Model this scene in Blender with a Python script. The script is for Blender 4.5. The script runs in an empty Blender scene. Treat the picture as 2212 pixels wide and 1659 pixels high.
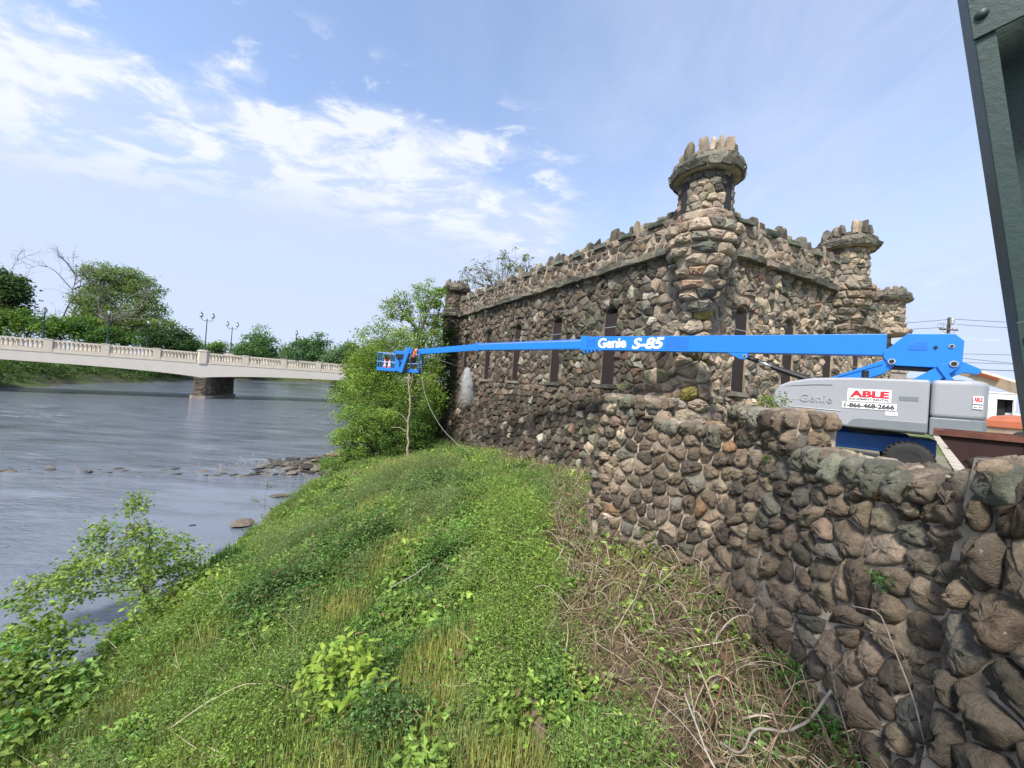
import bpy, bmesh, math, random
import numpy as np
from mathutils import Vector, Matrix

rng = np.random.default_rng(11)
random.seed(11)
scene = bpy.context.scene
HC = 6.2                                    # eye height above the river

# ------------------------------------------------------------------ camera
ROLL, PITCH = math.radians(4.0), math.radians(0.4)
cam_data = bpy.data.cameras.new('camera')
cam_data.sensor_width = 36.0
cam_data.lens = 36.0 * 832.0 / 2212.0
cam_data.clip_start = 0.05
cam_data.clip_end = 6000.0
cam = bpy.data.objects.new('camera', cam_data)
scene.collection.objects.link(cam)
fw = Vector((0, math.cos(PITCH), math.sin(PITCH)))
up0 = Vector((0, -math.sin(PITCH), math.cos(PITCH)))
rt0 = Vector((1, 0, 0))
rt = math.cos(ROLL) * rt0 + math.sin(ROLL) * up0
upv = -math.sin(ROLL) * rt0 + math.cos(ROLL) * up0
cam.matrix_world = Matrix(((rt.x, upv.x, -fw.x, 0), (rt.y, upv.y, -fw.y, 0), (rt.z, upv.z, -fw.z, HC), (0, 0, 0, 1)))
scene.camera = cam

# ------------------------------------------------------------------ light and exposure
SUN = Vector((-0.30, -0.58, 0.80)).normalized()       # towards the sun
world = bpy.data.worlds.new('World')
scene.world = world
world.use_nodes = True
wn, wl = world.node_tree.nodes, world.node_tree.links
wn.clear()


def wnode(t, **k):
    n = wn.new(t)
    for a, b in k.items():
        setattr(n, a, b)
    return n


def wmath(op, a, b=None, clamp=False):
    n = wnode('ShaderNodeMath', operation=op, use_clamp=clamp)
    for i, v in enumerate((a, b)):
        if v is None:
            continue
        if isinstance(v, (int, float)):
            n.inputs[i].default_value = v
        else:
            wl.new(v, n.inputs[i])
    return n.outputs[0]


def wsmooth(v, lo, hi, to0=0.0, to1=1.0):
    n = wnode('ShaderNodeMapRange', interpolation_type='SMOOTHSTEP')
    wl.new(v, n.inputs['Value'])
    n.inputs['From Min'].default_value = lo
    n.inputs['From Max'].default_value = hi
    n.inputs['To Min'].default_value = to0
    n.inputs['To Max'].default_value = to1
    return n.outputs['Result']


def wmix(f, a, b):
    n = wnode('ShaderNodeMix', data_type='RGBA')
    wl.new(f, n.inputs['Factor'])
    for k, v in (('A', a), ('B', b)):
        s = [i for i in n.inputs if i.name == k and i.type == 'RGBA'][0]
        if isinstance(v, tuple):
            s.default_value = v
        else:
            wl.new(v, s)
    return [o for o in n.outputs if o.type == 'RGBA'][0]


sky = wnode('ShaderNodeTexSky', sky_type='NISHITA')
sky.sun_disc = False
sky.sun_elevation = math.asin(SUN.z)
sky.sun_rotation = math.atan2(SUN.x, SUN.y)
sky.altitude = 20.0
sky.air_density = 1.0
sky.dust_density = 1.2
sky.ozone_density = 2.2
tc = wnode('ShaderNodeTexCoord')
sep = wnode('ShaderNodeSeparateXYZ')
wl.new(tc.outputs['Generated'], sep.inputs[0])
zc = wmath('ADD', wmath('MAXIMUM', sep.outputs['Z'], 0.0), 0.12)
qx = wmath('DIVIDE', sep.outputs['X'], zc)
qy = wmath('DIVIDE', sep.outputs['Y'], zc)
comb = wnode('ShaderNodeCombineXYZ')
wl.new(qx, comb.inputs[0])
wl.new(qy, comb.inputs[1])


def wnoise(scale, detail, rough, sx=1.0, sy=1.0, rot=0.0, off=(0, 0, 0), dist=0.0):
    m = wnode('ShaderNodeMapping')
    m.inputs['Scale'].default_value = (sx, sy, 1)
    m.inputs['Rotation'].default_value = (0, 0, rot)
    m.inputs['Location'].default_value = off
    wl.new(comb.outputs[0], m.inputs['Vector'])
    n = wnode('ShaderNodeTexNoise')
    n.inputs['Scale'].default_value = scale
    n.inputs['Detail'].default_value = detail
    n.inputs['Roughness'].default_value = rough
    n.inputs['Distortion'].default_value = dist
    wl.new(m.outputs[0], n.inputs['Vector'])
    return n.outputs['Fac']


n_puff = wnoise(3.9, 9.0, 0.60, 1.0, 1.5, 0.35, (3.1, 1.7, 0), 0.3)
n_big = wnoise(1.3, 5.0, 0.55, 0.8, 1.6, 0.3, (0.4, 5.2, 0))
n_veil = wnoise(1.6, 7.0, 0.62, 0.7, 1.9, 0.45, (7.3, 2.2, 0), 0.5)
n_cirr = wnoise(1.9, 9.0, 0.64, 1.5, 0.9, -0.35, (1.3, 9.1, 0), 0.4)
# distance behind the front edge of the cloud bank (runs across the sky from far left to the middle)
edge = wmath('SUBTRACT', qy, wmath('ADD', wmath('MULTIPLY', qx, 0.42), 1.52))
edge = wmath('ADD', edge, wmath('MULTIPLY', wmath('SUBTRACT', n_big, 0.5), 0.55))
left_of = wsmooth(qx, 0.32, -0.02)
bank = wmath('MULTIPLY', wsmooth(edge, -0.10, 0.12), left_of)
rim = wmath('MULTIPLY', wsmooth(edge, -0.22, 0.06), wsmooth(edge, 0.95, 0.25))
puffs = wmath('MULTIPLY', wsmooth(wmath('ADD', n_puff, wmath('MULTIPLY', wmath('SUBTRACT', n_big, 0.5), 0.35)), 0.41, 0.60), wmath('MULTIPLY', rim, left_of))
outlier = wmath('MULTIPLY', wsmooth(n_puff, 0.52, 0.64), wmath('MULTIPLY', wsmooth(edge, -0.50, -0.30), wmath('MULTIPLY', wsmooth(edge, 0.1, -0.1), left_of)))
veil = wmath('MULTIPLY', wsmooth(n_veil, 0.18, 0.70, 0.35, 1.0), bank)
cirrus = wmath('MULTIPLY', wsmooth(n_cirr, 0.22, 0.80, 0.35, 1.0), wsmooth(qx, -0.45, 0.65, 0.18, 1.0))
low = wmath('MULTIPLY', wsmooth(sep.outputs['Z'], 0.48, 0.03), wsmooth(n_veil, 0.25, 0.72, 0.62, 1.25))
f_veil = wmath('MINIMUM', wmath('ADD', wmath('MULTIPLY', veil, 0.85), wmath('ADD', wmath('MULTIPLY', cirrus, 0.78), wmath('MULTIPLY', low, 0.72))), 0.95)
f_puff = wmath('MINIMUM', wmath('ADD', puffs, wmath('MULTIPLY', outlier, 0.8)), 1.0)
gain = wnode('ShaderNodeMix', data_type='RGBA', blend_type='MULTIPLY')
gain.inputs['Factor'].default_value = 1.0
cs = [i for i in gain.inputs if i.type == 'RGBA']
wl.new(sky.outputs[0], cs[0])
cs[1].default_value = (1.10, 1.02, 1.0, 1)
c1 = wmix(f_veil, [o for o in gain.outputs if o.type == 'RGBA'][0], (2.10, 2.45, 3.20, 1))
c2 = wmix(wmath('MULTIPLY', f_puff, 0.9), c1, (3.05, 3.15, 3.40, 1))
bg = wnode('ShaderNodeBackground')
bg.inputs['Strength'].default_value = 0.13
wl.new(c2, bg.inputs['Color'])
wout = wnode('ShaderNodeOutputWorld')
wl.new(bg.outputs[0], wout.inputs['Surface'])

sun_data = bpy.data.lights.new('sun', 'SUN')
sun_data.energy = 2.7
sun_data.angle = math.radians(10.0)
sun_data.color = (1.0, 0.95, 0.87)
sun = bpy.data.objects.new('sun', sun_data)
sun.rotation_mode = 'QUATERNION'
sun.rotation_quaternion = SUN.to_track_quat('Z', 'Y')
sun.location = (0, 0, 60)
scene.collection.objects.link(sun)

scene.view_settings.view_transform = 'Standard'
scene.view_settings.look = 'None'
scene.view_settings.exposure = 1.28
scene.view_settings.gamma = 1.0
scene.view_settings.use_curve_mapping = False
scene.render.engine = 'CYCLES'
scene.cycles.max_bounces = 6
scene.cycles.diffuse_bounces = 3
scene.cycles.glossy_bounces = 3
scene.cycles.transmission_bounces = 4
scene.cycles.transparent_max_bounces = 8
scene.cycles.volume_bounces = 2
scene.cycles.volume_step_rate = 1.0
scene.cycles.use_denoising = True

# ------------------------------------------------------------------ materials
def new_mat(name):
    m = bpy.data.materials.new(name)
    m.use_nodes = True
    nt = m.node_tree
    b = nt.nodes['Principled BSDF']
    return m, nt, b


def N(nt, t, **k):
    n = nt.nodes.new(t)
    for a, b in k.items():
        setattr(n, a, b)
    return n


def noise(nt, scale, detail=4, rough=0.55, coord='Object', vec=None, stretch=None):
    t = N(nt, 'ShaderNodeTexNoise')
    t.inputs['Scale'].default_value = scale
    t.inputs['Detail'].default_value = detail
    t.inputs['Roughness'].default_value = rough
    if vec is None:
        c = N(nt, 'ShaderNodeTexCoord')
        vec = c.outputs[coord]
    if stretch:
        m = N(nt, 'ShaderNodeMapping')
        m.inputs['Scale'].default_value = stretch
        nt.links.new(vec, m.inputs['Vector'])
        vec = m.outputs[0]
    nt.links.new(vec, t.inputs['Vector'])
    return t.outputs['Fac']


def mrange(nt, v, a, b, c=0.0, d=1.0):
    r = N(nt, 'ShaderNodeMapRange')
    nt.links.new(v, r.inputs['Value'])
    for k, x in (('From Min', a), ('From Max', b), ('To Min', c), ('To Max', d)):
        r.inputs[k].default_value = x
    return r.outputs['Result']


def mixc(nt, f, a, b, mode='MIX'):
    n = N(nt, 'ShaderNodeMix', data_type='RGBA', blend_type=mode)
    if isinstance(f, float):
        n.inputs['Factor'].default_value = f
    else:
        nt.links.new(f, n.inputs['Factor'])
    ins = [i for i in n.inputs if i.type == 'RGBA']
    for s, v in zip(ins, (a, b)):
        if isinstance(v, tuple):
            s.default_value = v if len(v) == 4 else (*v, 1)
        else:
            nt.links.new(v, s)
    return [o for o in n.outputs if o.type == 'RGBA'][0]


def mmul(nt, a, b, op='MULTIPLY'):
    n = N(nt, 'ShaderNodeMath', operation=op)
    for i, v in enumerate((a, b)):
        if isinstance(v, (int, float)):
            n.inputs[i].default_value = v
        else:
            nt.links.new(v, n.inputs[i])
    return n.outputs[0]


def grey(nt, v):
    c = N(nt, 'ShaderNodeCombineColor')
    for i in range(3):
        nt.links.new(v, c.inputs[i])
    return c.outputs[0]


def bump(nt, b, h, strength=0.5, dist=0.02):
    n = N(nt, 'ShaderNodeBump')
    n.inputs['Strength'].default_value = strength
    n.inputs['Distance'].default_value = dist
    nt.links.new(h, n.inputs['Height'])
    nt.links.new(n.outputs[0], b.inputs['Normal'])


def attr(nt):
    a = N(nt, 'ShaderNodeAttribute')
    a.attribute_name = 'Col'
    return a


def stone_mat(name, lichen=0.62, white=0.70, scale=1.0):
    m, nt, b = new_mat(name)
    a = attr(nt)
    f1 = mrange(nt, noise(nt, 2.6 * scale, 6, 0.62), 0.25, 0.75, 0.55, 1.40)
    f2 = mrange(nt, noise(nt, 17 * scale, 5, 0.65), 0.25, 0.75, 0.70, 1.28)
    col = mixc(nt, 1.0, a.outputs['Color'], grey(nt, mmul(nt, f1, f2)), 'MULTIPLY')
    col = mixc(nt, 1.0, col, (1.0, 0.985, 0.905, 1), 'MULTIPLY')
    lf = mrange(nt, noise(nt, 3.7 * scale, 7, 0.68), lichen, lichen + 0.09, 0, 0.75)
    col = mixc(nt, lf, col, (0.21, 0.24, 0.19))
    lf2 = mrange(nt, noise(nt, 5.3 * scale, 8, 0.7, stretch=(1, 1, 0.45)), white, white + 0.07, 0, 0.85)
    col = mixc(nt, lf2, col, (0.52, 0.49, 0.45))
    df = mrange(nt, noise(nt, 1.1, 5, 0.6, stretch=(1, 1, 0.5)), 0.55, 0.75, 0, 0.55)
    col = mixc(nt, df, col, (0.035, 0.032, 0.028))
    nt.links.new(col, b.inputs['Base Color'])
    b.inputs['Roughness'].default_value = 0.88
    b.inputs['Specular IOR Level'].default_value = 0.25
    h = mmul(nt, noise(nt, 9 * scale, 8, 0.7), mmul(nt, noise(nt, 34 * scale, 4, 0.6), 0.35), 'ADD')
    bump(nt, b, h, 1.0, 0.060 / scale)
    return m


def plain(name, col, rough=0.6, metal=0.0, var=0.25, vscale=6.0, bstr=0.0, bscale=40.0, spec=0.4, dirt=None, dscale=2.0, dth=0.55):
    m, nt, b = new_mat(name)
    c = mixc(nt, 1.0, (*col, 1), grey(nt, mrange(nt, noise(nt, vscale, 6, 0.6), 0.25, 0.75, 1 - var, 1 + var)), 'MULTIPLY')
    if dirt:
        c = mixc(nt, mrange(nt, noise(nt, dscale, 8, 0.7, stretch=(1, 1, 0.4)), dth, dth + 0.15, 0, 0.8), c, dirt)
    nt.links.new(c, b.inputs['Base Color'])
    b.inputs['Roughness'].default_value = rough
    b.inputs['Metallic'].default_value = metal
    b.inputs['Specular IOR Level'].default_value = spec
    if bstr:
        bump(nt, b, noise(nt, bscale, 6, 0.65), bstr, 0.01)
    return m


def leaf_mat(name, trans=0.35, rough=0.55, spec=0.25):
    m, nt, b = new_mat(name)
    a = attr(nt)
    nt.links.new(a.outputs['Color'], b.inputs['Base Color'])
    b.inputs['Roughness'].default_value = rough
    b.inputs['Specular IOR Level'].default_value = spec
    t = N(nt, 'ShaderNodeBsdfTranslucent')
    tcx = mixc(nt, 1.0, a.outputs['Color'], (1.25, 1.2, 0.55, 1), 'MULTIPLY')
    nt.links.new(tcx, t.inputs['Color'])
    mx = N(nt, 'ShaderNodeMixShader')
    mx.inputs[0].default_value = trans
    nt.links.new(b.outputs[0], mx.inputs[1])
    nt.links.new(t.outputs[0], mx.inputs[2])
    nt.links.new(mx.outputs[0], nt.nodes['Material Output'].inputs['Surface'])
    return m


def bark_mat(name):
    m, nt, b = new_mat(name)
    a = attr(nt)
    c = mixc(nt, 1.0, a.outputs['Color'], grey(nt, mrange(nt, noise(nt, 9, 6, 0.65), 0.25, 0.75, 0.6, 1.35)), 'MULTIPLY')
    nt.links.new(c, b.inputs['Base Color'])
    b.inputs['Roughness'].default_value = 0.9
    b.inputs['Specular IOR Level'].default_value = 0.2
    return m


M_CASTLE = stone_mat('castle stone', 0.64, 0.735, 1.0)
M_WALLST = stone_mat('boundary wall stone', 0.625, 0.665, 1.25)
M_ROCK = stone_mat('river rock', 0.80, 0.86, 1.6)
M_MORTAR = plain('mortar', (0.33, 0.27, 0.20), 0.95, var=0.4, vscale=3, bstr=1.0, bscale=14, spec=0.15, dirt=(0.07, 0.06, 0.05), dscale=1.2, dth=0.5)
M_MORTAR_W = plain('weathered mortar', (0.31, 0.26, 0.20), 0.95, var=0.5, vscale=4, bstr=1.0, bscale=14, spec=0.15, dirt=(0.085, 0.070, 0.052), dscale=1.6, dth=0.46)
M_MORTAR_D = plain('dark mortar', (0.135, 0.115, 0.092), 0.95, var=0.4, vscale=3, bstr=0.6, bscale=30, spec=0.15)
M_SHUTTER = plain('brown window boarding', (0.022, 0.013, 0.011), 0.6, var=0.25, vscale=5)
M_LEAF = leaf_mat('leaves', 0.45)
M_LEAFG = leaf_mat('grass blades', 0.30, 0.6)
M_BARK = bark_mat('bark')
M_CONC = plain('bridge concrete', (0.50, 0.45, 0.365), 0.85, var=0.10, vscale=1.2, bstr=0.2, bscale=8, spec=0.2, dirt=(0.30, 0.25, 0.19), dscale=0.55, dth=0.62)
M_CONC2 = plain('painted girder concrete', (0.52, 0.485, 0.425), 0.8, var=0.06, vscale=0.6, spec=0.2, dirt=(0.42, 0.38, 0.33), dscale=0.3, dth=0.62)
M_PIER = plain('pier masonry', (0.115, 0.095, 0.078), 0.9, var=0.4, vscale=1.5, bstr=0.6, bscale=4, spec=0.2, dirt=(0.26, 0.23, 0.20), dscale=0.7, dth=0.6)
M_BLUE = plain('blue lift paint', (0.007, 0.165, 0.56), 0.38, var=0.05, vscale=2.5, spec=0.5, dirt=(0.014, 0.12, 0.36), dscale=1.8, dth=0.62)
M_BLUED = plain('blue chassis paint', (0.008, 0.060, 0.22), 0.5, var=0.15, vscale=4, spec=0.4)
M_BLUEP = plain('worn blue decal', (0.009, 0.130, 0.46), 0.5, var=0.1, vscale=5)
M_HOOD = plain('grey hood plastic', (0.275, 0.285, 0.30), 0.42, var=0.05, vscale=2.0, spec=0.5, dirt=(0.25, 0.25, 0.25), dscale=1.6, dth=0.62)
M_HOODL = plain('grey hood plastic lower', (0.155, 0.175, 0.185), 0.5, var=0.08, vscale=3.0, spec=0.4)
M_BLACK = plain('black steel', (0.012, 0.012, 0.013), 0.45, var=0.2)
M_TYRE = plain('tyre rubber', (0.022, 0.022, 0.021), 0.85, var=0.3, vscale=9, bstr=0.3)
M_CHROME = plain('chrome rod', (0.75, 0.75, 0.76), 0.18, metal=1.0, var=0.03)
M_STEEL = plain('galvanised steel', (0.42, 0.43, 0.44), 0.45, metal=0.7, var=0.15)
M_WHITE = plain('white paint', (0.78, 0.78, 0.77), 0.45, var=0.04, spec=0.4)
M_RED = plain('red print', (0.50, 0.015, 0.03), 0.5, var=0.05)
M_BLKP = plain('black print', (0.02, 0.02, 0.025), 0.5, var=0.05)
M_ORANGE = plain('orange cone plastic', (0.80, 0.095, 0.02), 0.45, var=0.06)
M_HIVIS = plain('orange shirt', (0.75, 0.14, 0.02), 0.85, var=0.12, vscale=12, bstr=0.3, bscale=18)
M_SKIN = plain('skin', (0.42, 0.23, 0.15), 0.6, var=0.08)
M_HAIR = plain('dark hair', (0.018, 0.012, 0.009), 0.7, var=0.2)
M_PANTS = plain('khaki shorts', (0.12, 0.105, 0.085), 0.9, var=0.2, vscale=12)
M_RUST = plain('rusty steel', (0.115, 0.045, 0.030), 0.8, var=0.45, vscale=4, bstr=0.4, bscale=30, spec=0.3, dirt=(0.05, 0.022, 0.018), dscale=2.5, dth=0.5)
M_BINDARK = plain('near-black bin plate', (0.030, 0.016, 0.015), 0.85, var=0.4, vscale=3, spec=0.2)  # near-black for bin sides, floor and stiffeners; rim and ends are lighter
M_GREEN = plain('dark green truss paint', (0.027, 0.052, 0.045), 0.5, var=0.22, vscale=7, bstr=0.25, bscale=45, spec=0.4, dirt=(0.050, 0.058, 0.048), dscale=5.0, dth=0.60)
M_LAMP = plain('dark green lamp iron', (0.018, 0.045, 0.048), 0.5, var=0.15, spec=0.4)
M_LGLASS = plain('frosted lamp glass', (0.42, 0.42, 0.40), 0.25, var=0.1, spec=0.5)
M_CREAM = plain('cream lift paint', (0.62, 0.50, 0.36), 0.45, var=0.12, vscale=3, dirt=(0.34, 0.24, 0.15), dscale=2.2, dth=0.52)
M_ORANGEP = plain('orange lift paint', (0.40, 0.13, 0.065), 0.45, var=0.12, vscale=3)
M_DARKIN = plain('dark interior', (0.02, 0.02, 0.022), 0.8, var=0.2)
M_GLASSD = plain('dark window glass', (0.03, 0.035, 0.04), 0.08, var=0.1, spec=0.8)
M_WOOD = plain('utility pole wood', (0.085, 0.065, 0.050), 0.9, var=0.3, vscale=4)
M_HOSE = plain('pale hose rubber', (0.40, 0.39, 0.35), 0.6, var=0.05)
M_GREYB = plain('grey brick building', (0.25, 0.22, 0.20), 0.9, var=0.25, vscale=1.5)
M_SLAB = plain('concrete paving slab', (0.40, 0.37, 0.32), 0.9, var=0.15, vscale=3, bstr=0.3, bscale=20, spec=0.2, dirt=(0.26, 0.23, 0.18), dscale=1.2, dth=0.55)

# ------------------------------------------------------------------ builders
COL = scene.collection
LOCS = {}


def mesh_data(name, V, F, mat=None, col=None, smooth=False):
    """V: n x 3, F: list of index tuples or an array n x k; col: one colour, per-vertex colours or None."""
    me = bpy.data.meshes.new(name)
    V = np.asarray(V, dtype=np.float32).reshape(-1, 3)
    if isinstance(F, np.ndarray):
        k = F.shape[1]
        n = F.shape[0]
        li = F.astype(np.int32).ravel()
        ls = np.arange(n, dtype=np.int32) * k
    else:
        n = len(F)
        lt = np.fromiter((len(f) for f in F), dtype=np.int32, count=n)
        li = np.fromiter((i for f in F for i in f), dtype=np.int32, count=int(lt.sum()))
        ls = np.zeros(n, dtype=np.int32)
        ls[1:] = np.cumsum(lt)[:-1]
    me.vertices.add(len(V))
    me.vertices.foreach_set('co', V.ravel())
    me.loops.add(len(li))
    me.loops.foreach_set('vertex_index', li)
    me.polygons.add(n)
    me.polygons.foreach_set('loop_start', ls)
    me.update(calc_edges=True)
    me.polygons.foreach_set('use_smooth', np.full(n, bool(smooth)))
    if col is not None:
        a = me.color_attributes.new('Col', 'FLOAT_COLOR', 'POINT')
        c = np.ones((len(V), 4), dtype=np.float32)
        c[:, :3] = np.asarray(col, dtype=np.float32)
        a.data.foreach_set('color', c.ravel())
    if mat is not None:
        for m in (mat if isinstance(mat, (list, tuple)) else [mat]):
            me.materials.append(m)
    return me


def put(name, me, parent=None, loc=None):
    """Link a mesh (or None for an Empty) whose vertices are in its parent's own frame; loc moves it there."""
    o = bpy.data.objects.new(name, me)
    COL.objects.link(o)
    if parent is not None:
        o.parent = parent
    if loc is not None:
        o.location = loc
    return o


def tag(o, label=None, cat=None, group=None, kind=None):
    for k, v in (('label', label), ('category', cat), ('group', group), ('kind', kind)):
        if v:
            o[k] = v
    return o


def thing(name, label, cat, loc=(0, 0, 0), rz=0.0, group=None):
    o = put(name, None, None, loc)
    o.empty_display_size = 0.2
    o.rotation_euler = (0, 0, rz)
    return tag(o, label, cat, group)


class MB:
    """Collects shapes into one mesh."""
    def __init__(s):
        s.V, s.F, s.n, s.C = [], [], 0, []

    def add(s, V, F, col=None):
        V = np.asarray(V, dtype=float).reshape(-1, 3)
        s.V.append(V)
        s.F.extend(tuple(int(i) + s.n for i in f) for f in F)
        s.C.append(np.tile(np.asarray(col if col is not None else (0.5, 0.5, 0.5), dtype=float), (len(V), 1)) if col is None or np.ndim(col) == 1 else np.asarray(col))
        s.n += len(V)
        return s

    def box(s, c, d, rz=0.0, ry=0.0, col=None, taper=1.0):
        x, y, z = (v / 2 for v in d)
        P = np.array([[-x, -y, -z], [x, -y, -z], [x, y, -z], [-x, y, -z], [-x, -y, z], [x, -y, z], [x, y, z], [-x, y, z]])
        P[4:, :2] *= taper
        if ry:
            ca, sa = math.cos(ry), math.sin(ry)
            P = P @ np.array([[ca, 0, -sa], [0, 1, 0], [sa, 0, ca]])
        if rz:
            ca, sa = math.cos(rz), math.sin(rz)
            P = P @ np.array([[ca, sa, 0], [-sa, ca, 0], [0, 0, 1]])
        return s.add(P + np.asarray(c), [(0, 3, 2, 1), (4, 5, 6, 7), (0, 1, 5, 4), (1, 2, 6, 5), (2, 3, 7, 6), (3, 0, 4, 7)], col)

    def hexa(s, P, col=None):
        """Eight corners: four below, four above, same order."""
        return s.add(P, [(0, 3, 2, 1), (4, 5, 6, 7), (0, 1, 5, 4), (1, 2, 6, 5), (2, 3, 7, 6), (3, 0, 4, 7)], col)

    def prism(s, poly, a, b, axis='y', col=None, bev=0.0):
        """Extrude a 2D outline between a and b along an axis (outline in the other two)."""
        n = len(poly)
        def P(q, t):
            return {'y': (q[0], t, q[1]), 'z': (q[0], q[1], t), 'x': (t, q[0], q[1])}[axis]
        V = [P(q, a) for q in poly] + [P(q, b) for q in poly]
        F = [tuple(range(n)), tuple(range(2 * n - 1, n - 1, -1))]
        F += [(i, n + i, n + (i + 1) % n, (i + 1) % n) for i in range(n)]
        return s.add(V, F, col)

    def tube(s, pts, rad, k=6, col=None, caps=True):
        V, F = tube(pts, rad, k, caps)
        return s.add(V, F, col)

    def lathe(s, prof, c=(0, 0, 0), k=10, col=None):
        V, F = [], []
        for r, z in prof:
            for i in range(k):
                a = 2 * math.pi * i / k
                V.append((c[0] + r * math.cos(a), c[1] + r * math.sin(a), c[2] + z))
        for j in range(len(prof) - 1):
            for i in range(k):
                F.append((j * k + i, j * k + (i + 1) % k, (j + 1) * k + (i + 1) % k, (j + 1) * k + i))
        F.append(tuple(range(k - 1, -1, -1)))
        F.append(tuple(range((len(prof) - 1) * k, len(prof) * k)))
        return s.add(V, F, col)

    def build(s, name, mat, parent=None, smooth=False, color=False, loc=None):
        V = np.concatenate(s.V)
        me = mesh_data(name, V, s.F, mat, np.concatenate(s.C) if color else None, smooth)
        return put(name, me, parent, loc)


def tube(pts, rad, k=6, caps=True):
    pts = np.asarray(pts, dtype=float)
    n = len(pts)
    rad = np.full(n, rad) if np.ndim(rad) == 0 else np.asarray(rad)
    T = np.gradient(pts, axis=0)
    T /= np.linalg.norm(T, axis=1, keepdims=True) + 1e-9
    ref = np.array([0, 0, 1.0]) if abs(T[:, 2]).mean() < 0.8 else np.array([1.0, 0, 0])
    A = np.cross(T, ref)
    A /= np.linalg.norm(A, axis=1, keepdims=True) + 1e-9
    B = np.cross(T, A)
    an = np.arange(k) * 2 * np.pi / k
    V = (pts[:, None] + rad[:, None, None] * (A[:, None] * np.cos(an)[None, :, None] + B[:, None] * np.sin(an)[None, :, None])).reshape(-1, 3)
    F = [(j * k + i, (j + 1) * k + i, (j + 1) * k + (i + 1) % k, j * k + (i + 1) % k) for j in range(n - 1) for i in range(k)]
    if caps:
        F += [tuple(range(k)), tuple(range(n * k - 1, (n - 1) * k - 1, -1))]
    return V, F


def bevel(o, w=0.02, seg=2):
    m = o.modifiers.new('bevel', 'BEVEL')
    m.width = w
    m.segments = seg
    m.limit_method = 'ANGLE'
    m.angle_limit = math.radians(35)
    return o


def text_mesh(s, size, depth=0.004, bold=0.0, shear=0.0, spacing=1.0):
    cu = bpy.data.curves.new('lettering', 'FONT')
    cu.body = s
    cu.size = size
    cu.extrude = depth / 2
    cu.offset = bold
    cu.shear = shear
    cu.space_character = spacing
    cu.resolution_u = 3
    cu.align_x = 'LEFT'
    tmp = bpy.data.objects.new('lettering', cu)
    COL.objects.link(tmp)
    dg = bpy.context.evaluated_depsgraph_get()
    me = bpy.data.meshes.new_from_object(tmp.evaluated_get(dg))
    bpy.data.objects.remove(tmp)
    bpy.data.curves.remove(cu)
    return me


def fit_text(s, x0, x1, z0, z1, M, mat, name, parent, bold=0.0, shear=0.0, depth=0.006, spacing=1.0):
    """Lettering scaled to fill a box (x0..x1 along the text, z0..z1 up) on the frame M."""
    me = text_mesh(s, 1.0, depth, bold, shear, spacing)
    V = np.empty(len(me.vertices) * 3, dtype=np.float32)
    me.vertices.foreach_get('co', V)
    V = V.reshape(-1, 3)
    lo, hi = V.min(0), V.max(0)
    W = np.empty_like(V)
    W[:, 0] = x0 + (V[:, 0] - lo[0]) / (hi[0] - lo[0]) * (x1 - x0)
    W[:, 1] = z0 + (V[:, 1] - lo[1]) / (hi[1] - lo[1]) * (z1 - z0)
    W[:, 2] = V[:, 2]
    R = np.asarray(M)
    W = W @ R[:3, :3].T + R[:3, 3]
    me.vertices.foreach_set('co', W.astype(np.float32).ravel())
    me.materials.clear()
    me.materials.append(mat)
    me.update()
    me.name = name
    return put(name, me, parent)

# ------------------------------------------------------------------ ground, river, yard
SH_Y = np.array([-60, -5, 0, 6, 8.6, 11, 13.3, 17.3, 21.2, 25.2, 29.8, 35.4, 45, 60, 84, 130, 190, 232, 262, 300])
SH_X = np.array([-5.5, -6.5, -6.9, -7.5, -8.3, -8.6, -8.9, -10.0, -10.4, -10.7, -11.9, -12.6, -15.5, -22, -36, -60, -88, -102, -130, -130])
LB_Y = np.array([-60, 20, 52, 60, 87, 125, 150, 180, 240, 300])
LB_X = np.array([-62, -72, -79, -84, -99, -112, -128, -142, -136, -132])
WX_Y = np.array([-60, 2.5, 3.8, 4.7, 6.6, 8.4, 9.0, 9.6, 10.5, 13.0, 15.0, 16.5, 18.0, 24.0, 34.0, 36, 38, 60])
WX_X = np.array([4.0, 4.0, 4.1, 4.35, 4.15, 3.2, 2.25, 2.2, 2.6, 3.2, 3.6, 3.8, 3.2, -0.2, -6.2, -7.0, 0.0, 0.0])
HW_Y = np.array([-60, 3.0, 4.7, 6.6, 9.0, 12, 16, 21, 26, 31, 40, 90, 300])
HW_H = np.array([2.2, 2.2, 2.30, 2.55, 2.80, 2.75, 2.45, 2.05, 1.6, 1.2, 1.4, 3.5, 4.5])


def lump(x, y):
    return (np.sin(x * 1.7 + 0.6 * y) * np.cos(y * 1.3 - 0.4 * x) * 0.08 + np.sin(x * 4.1 - y * 2.3) * np.sin(y * 3.7 + x) * 0.035
            + np.sin(x * 0.55 + 2) * np.sin(y * 0.6 + x * 0.2) * 0.16)


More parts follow.
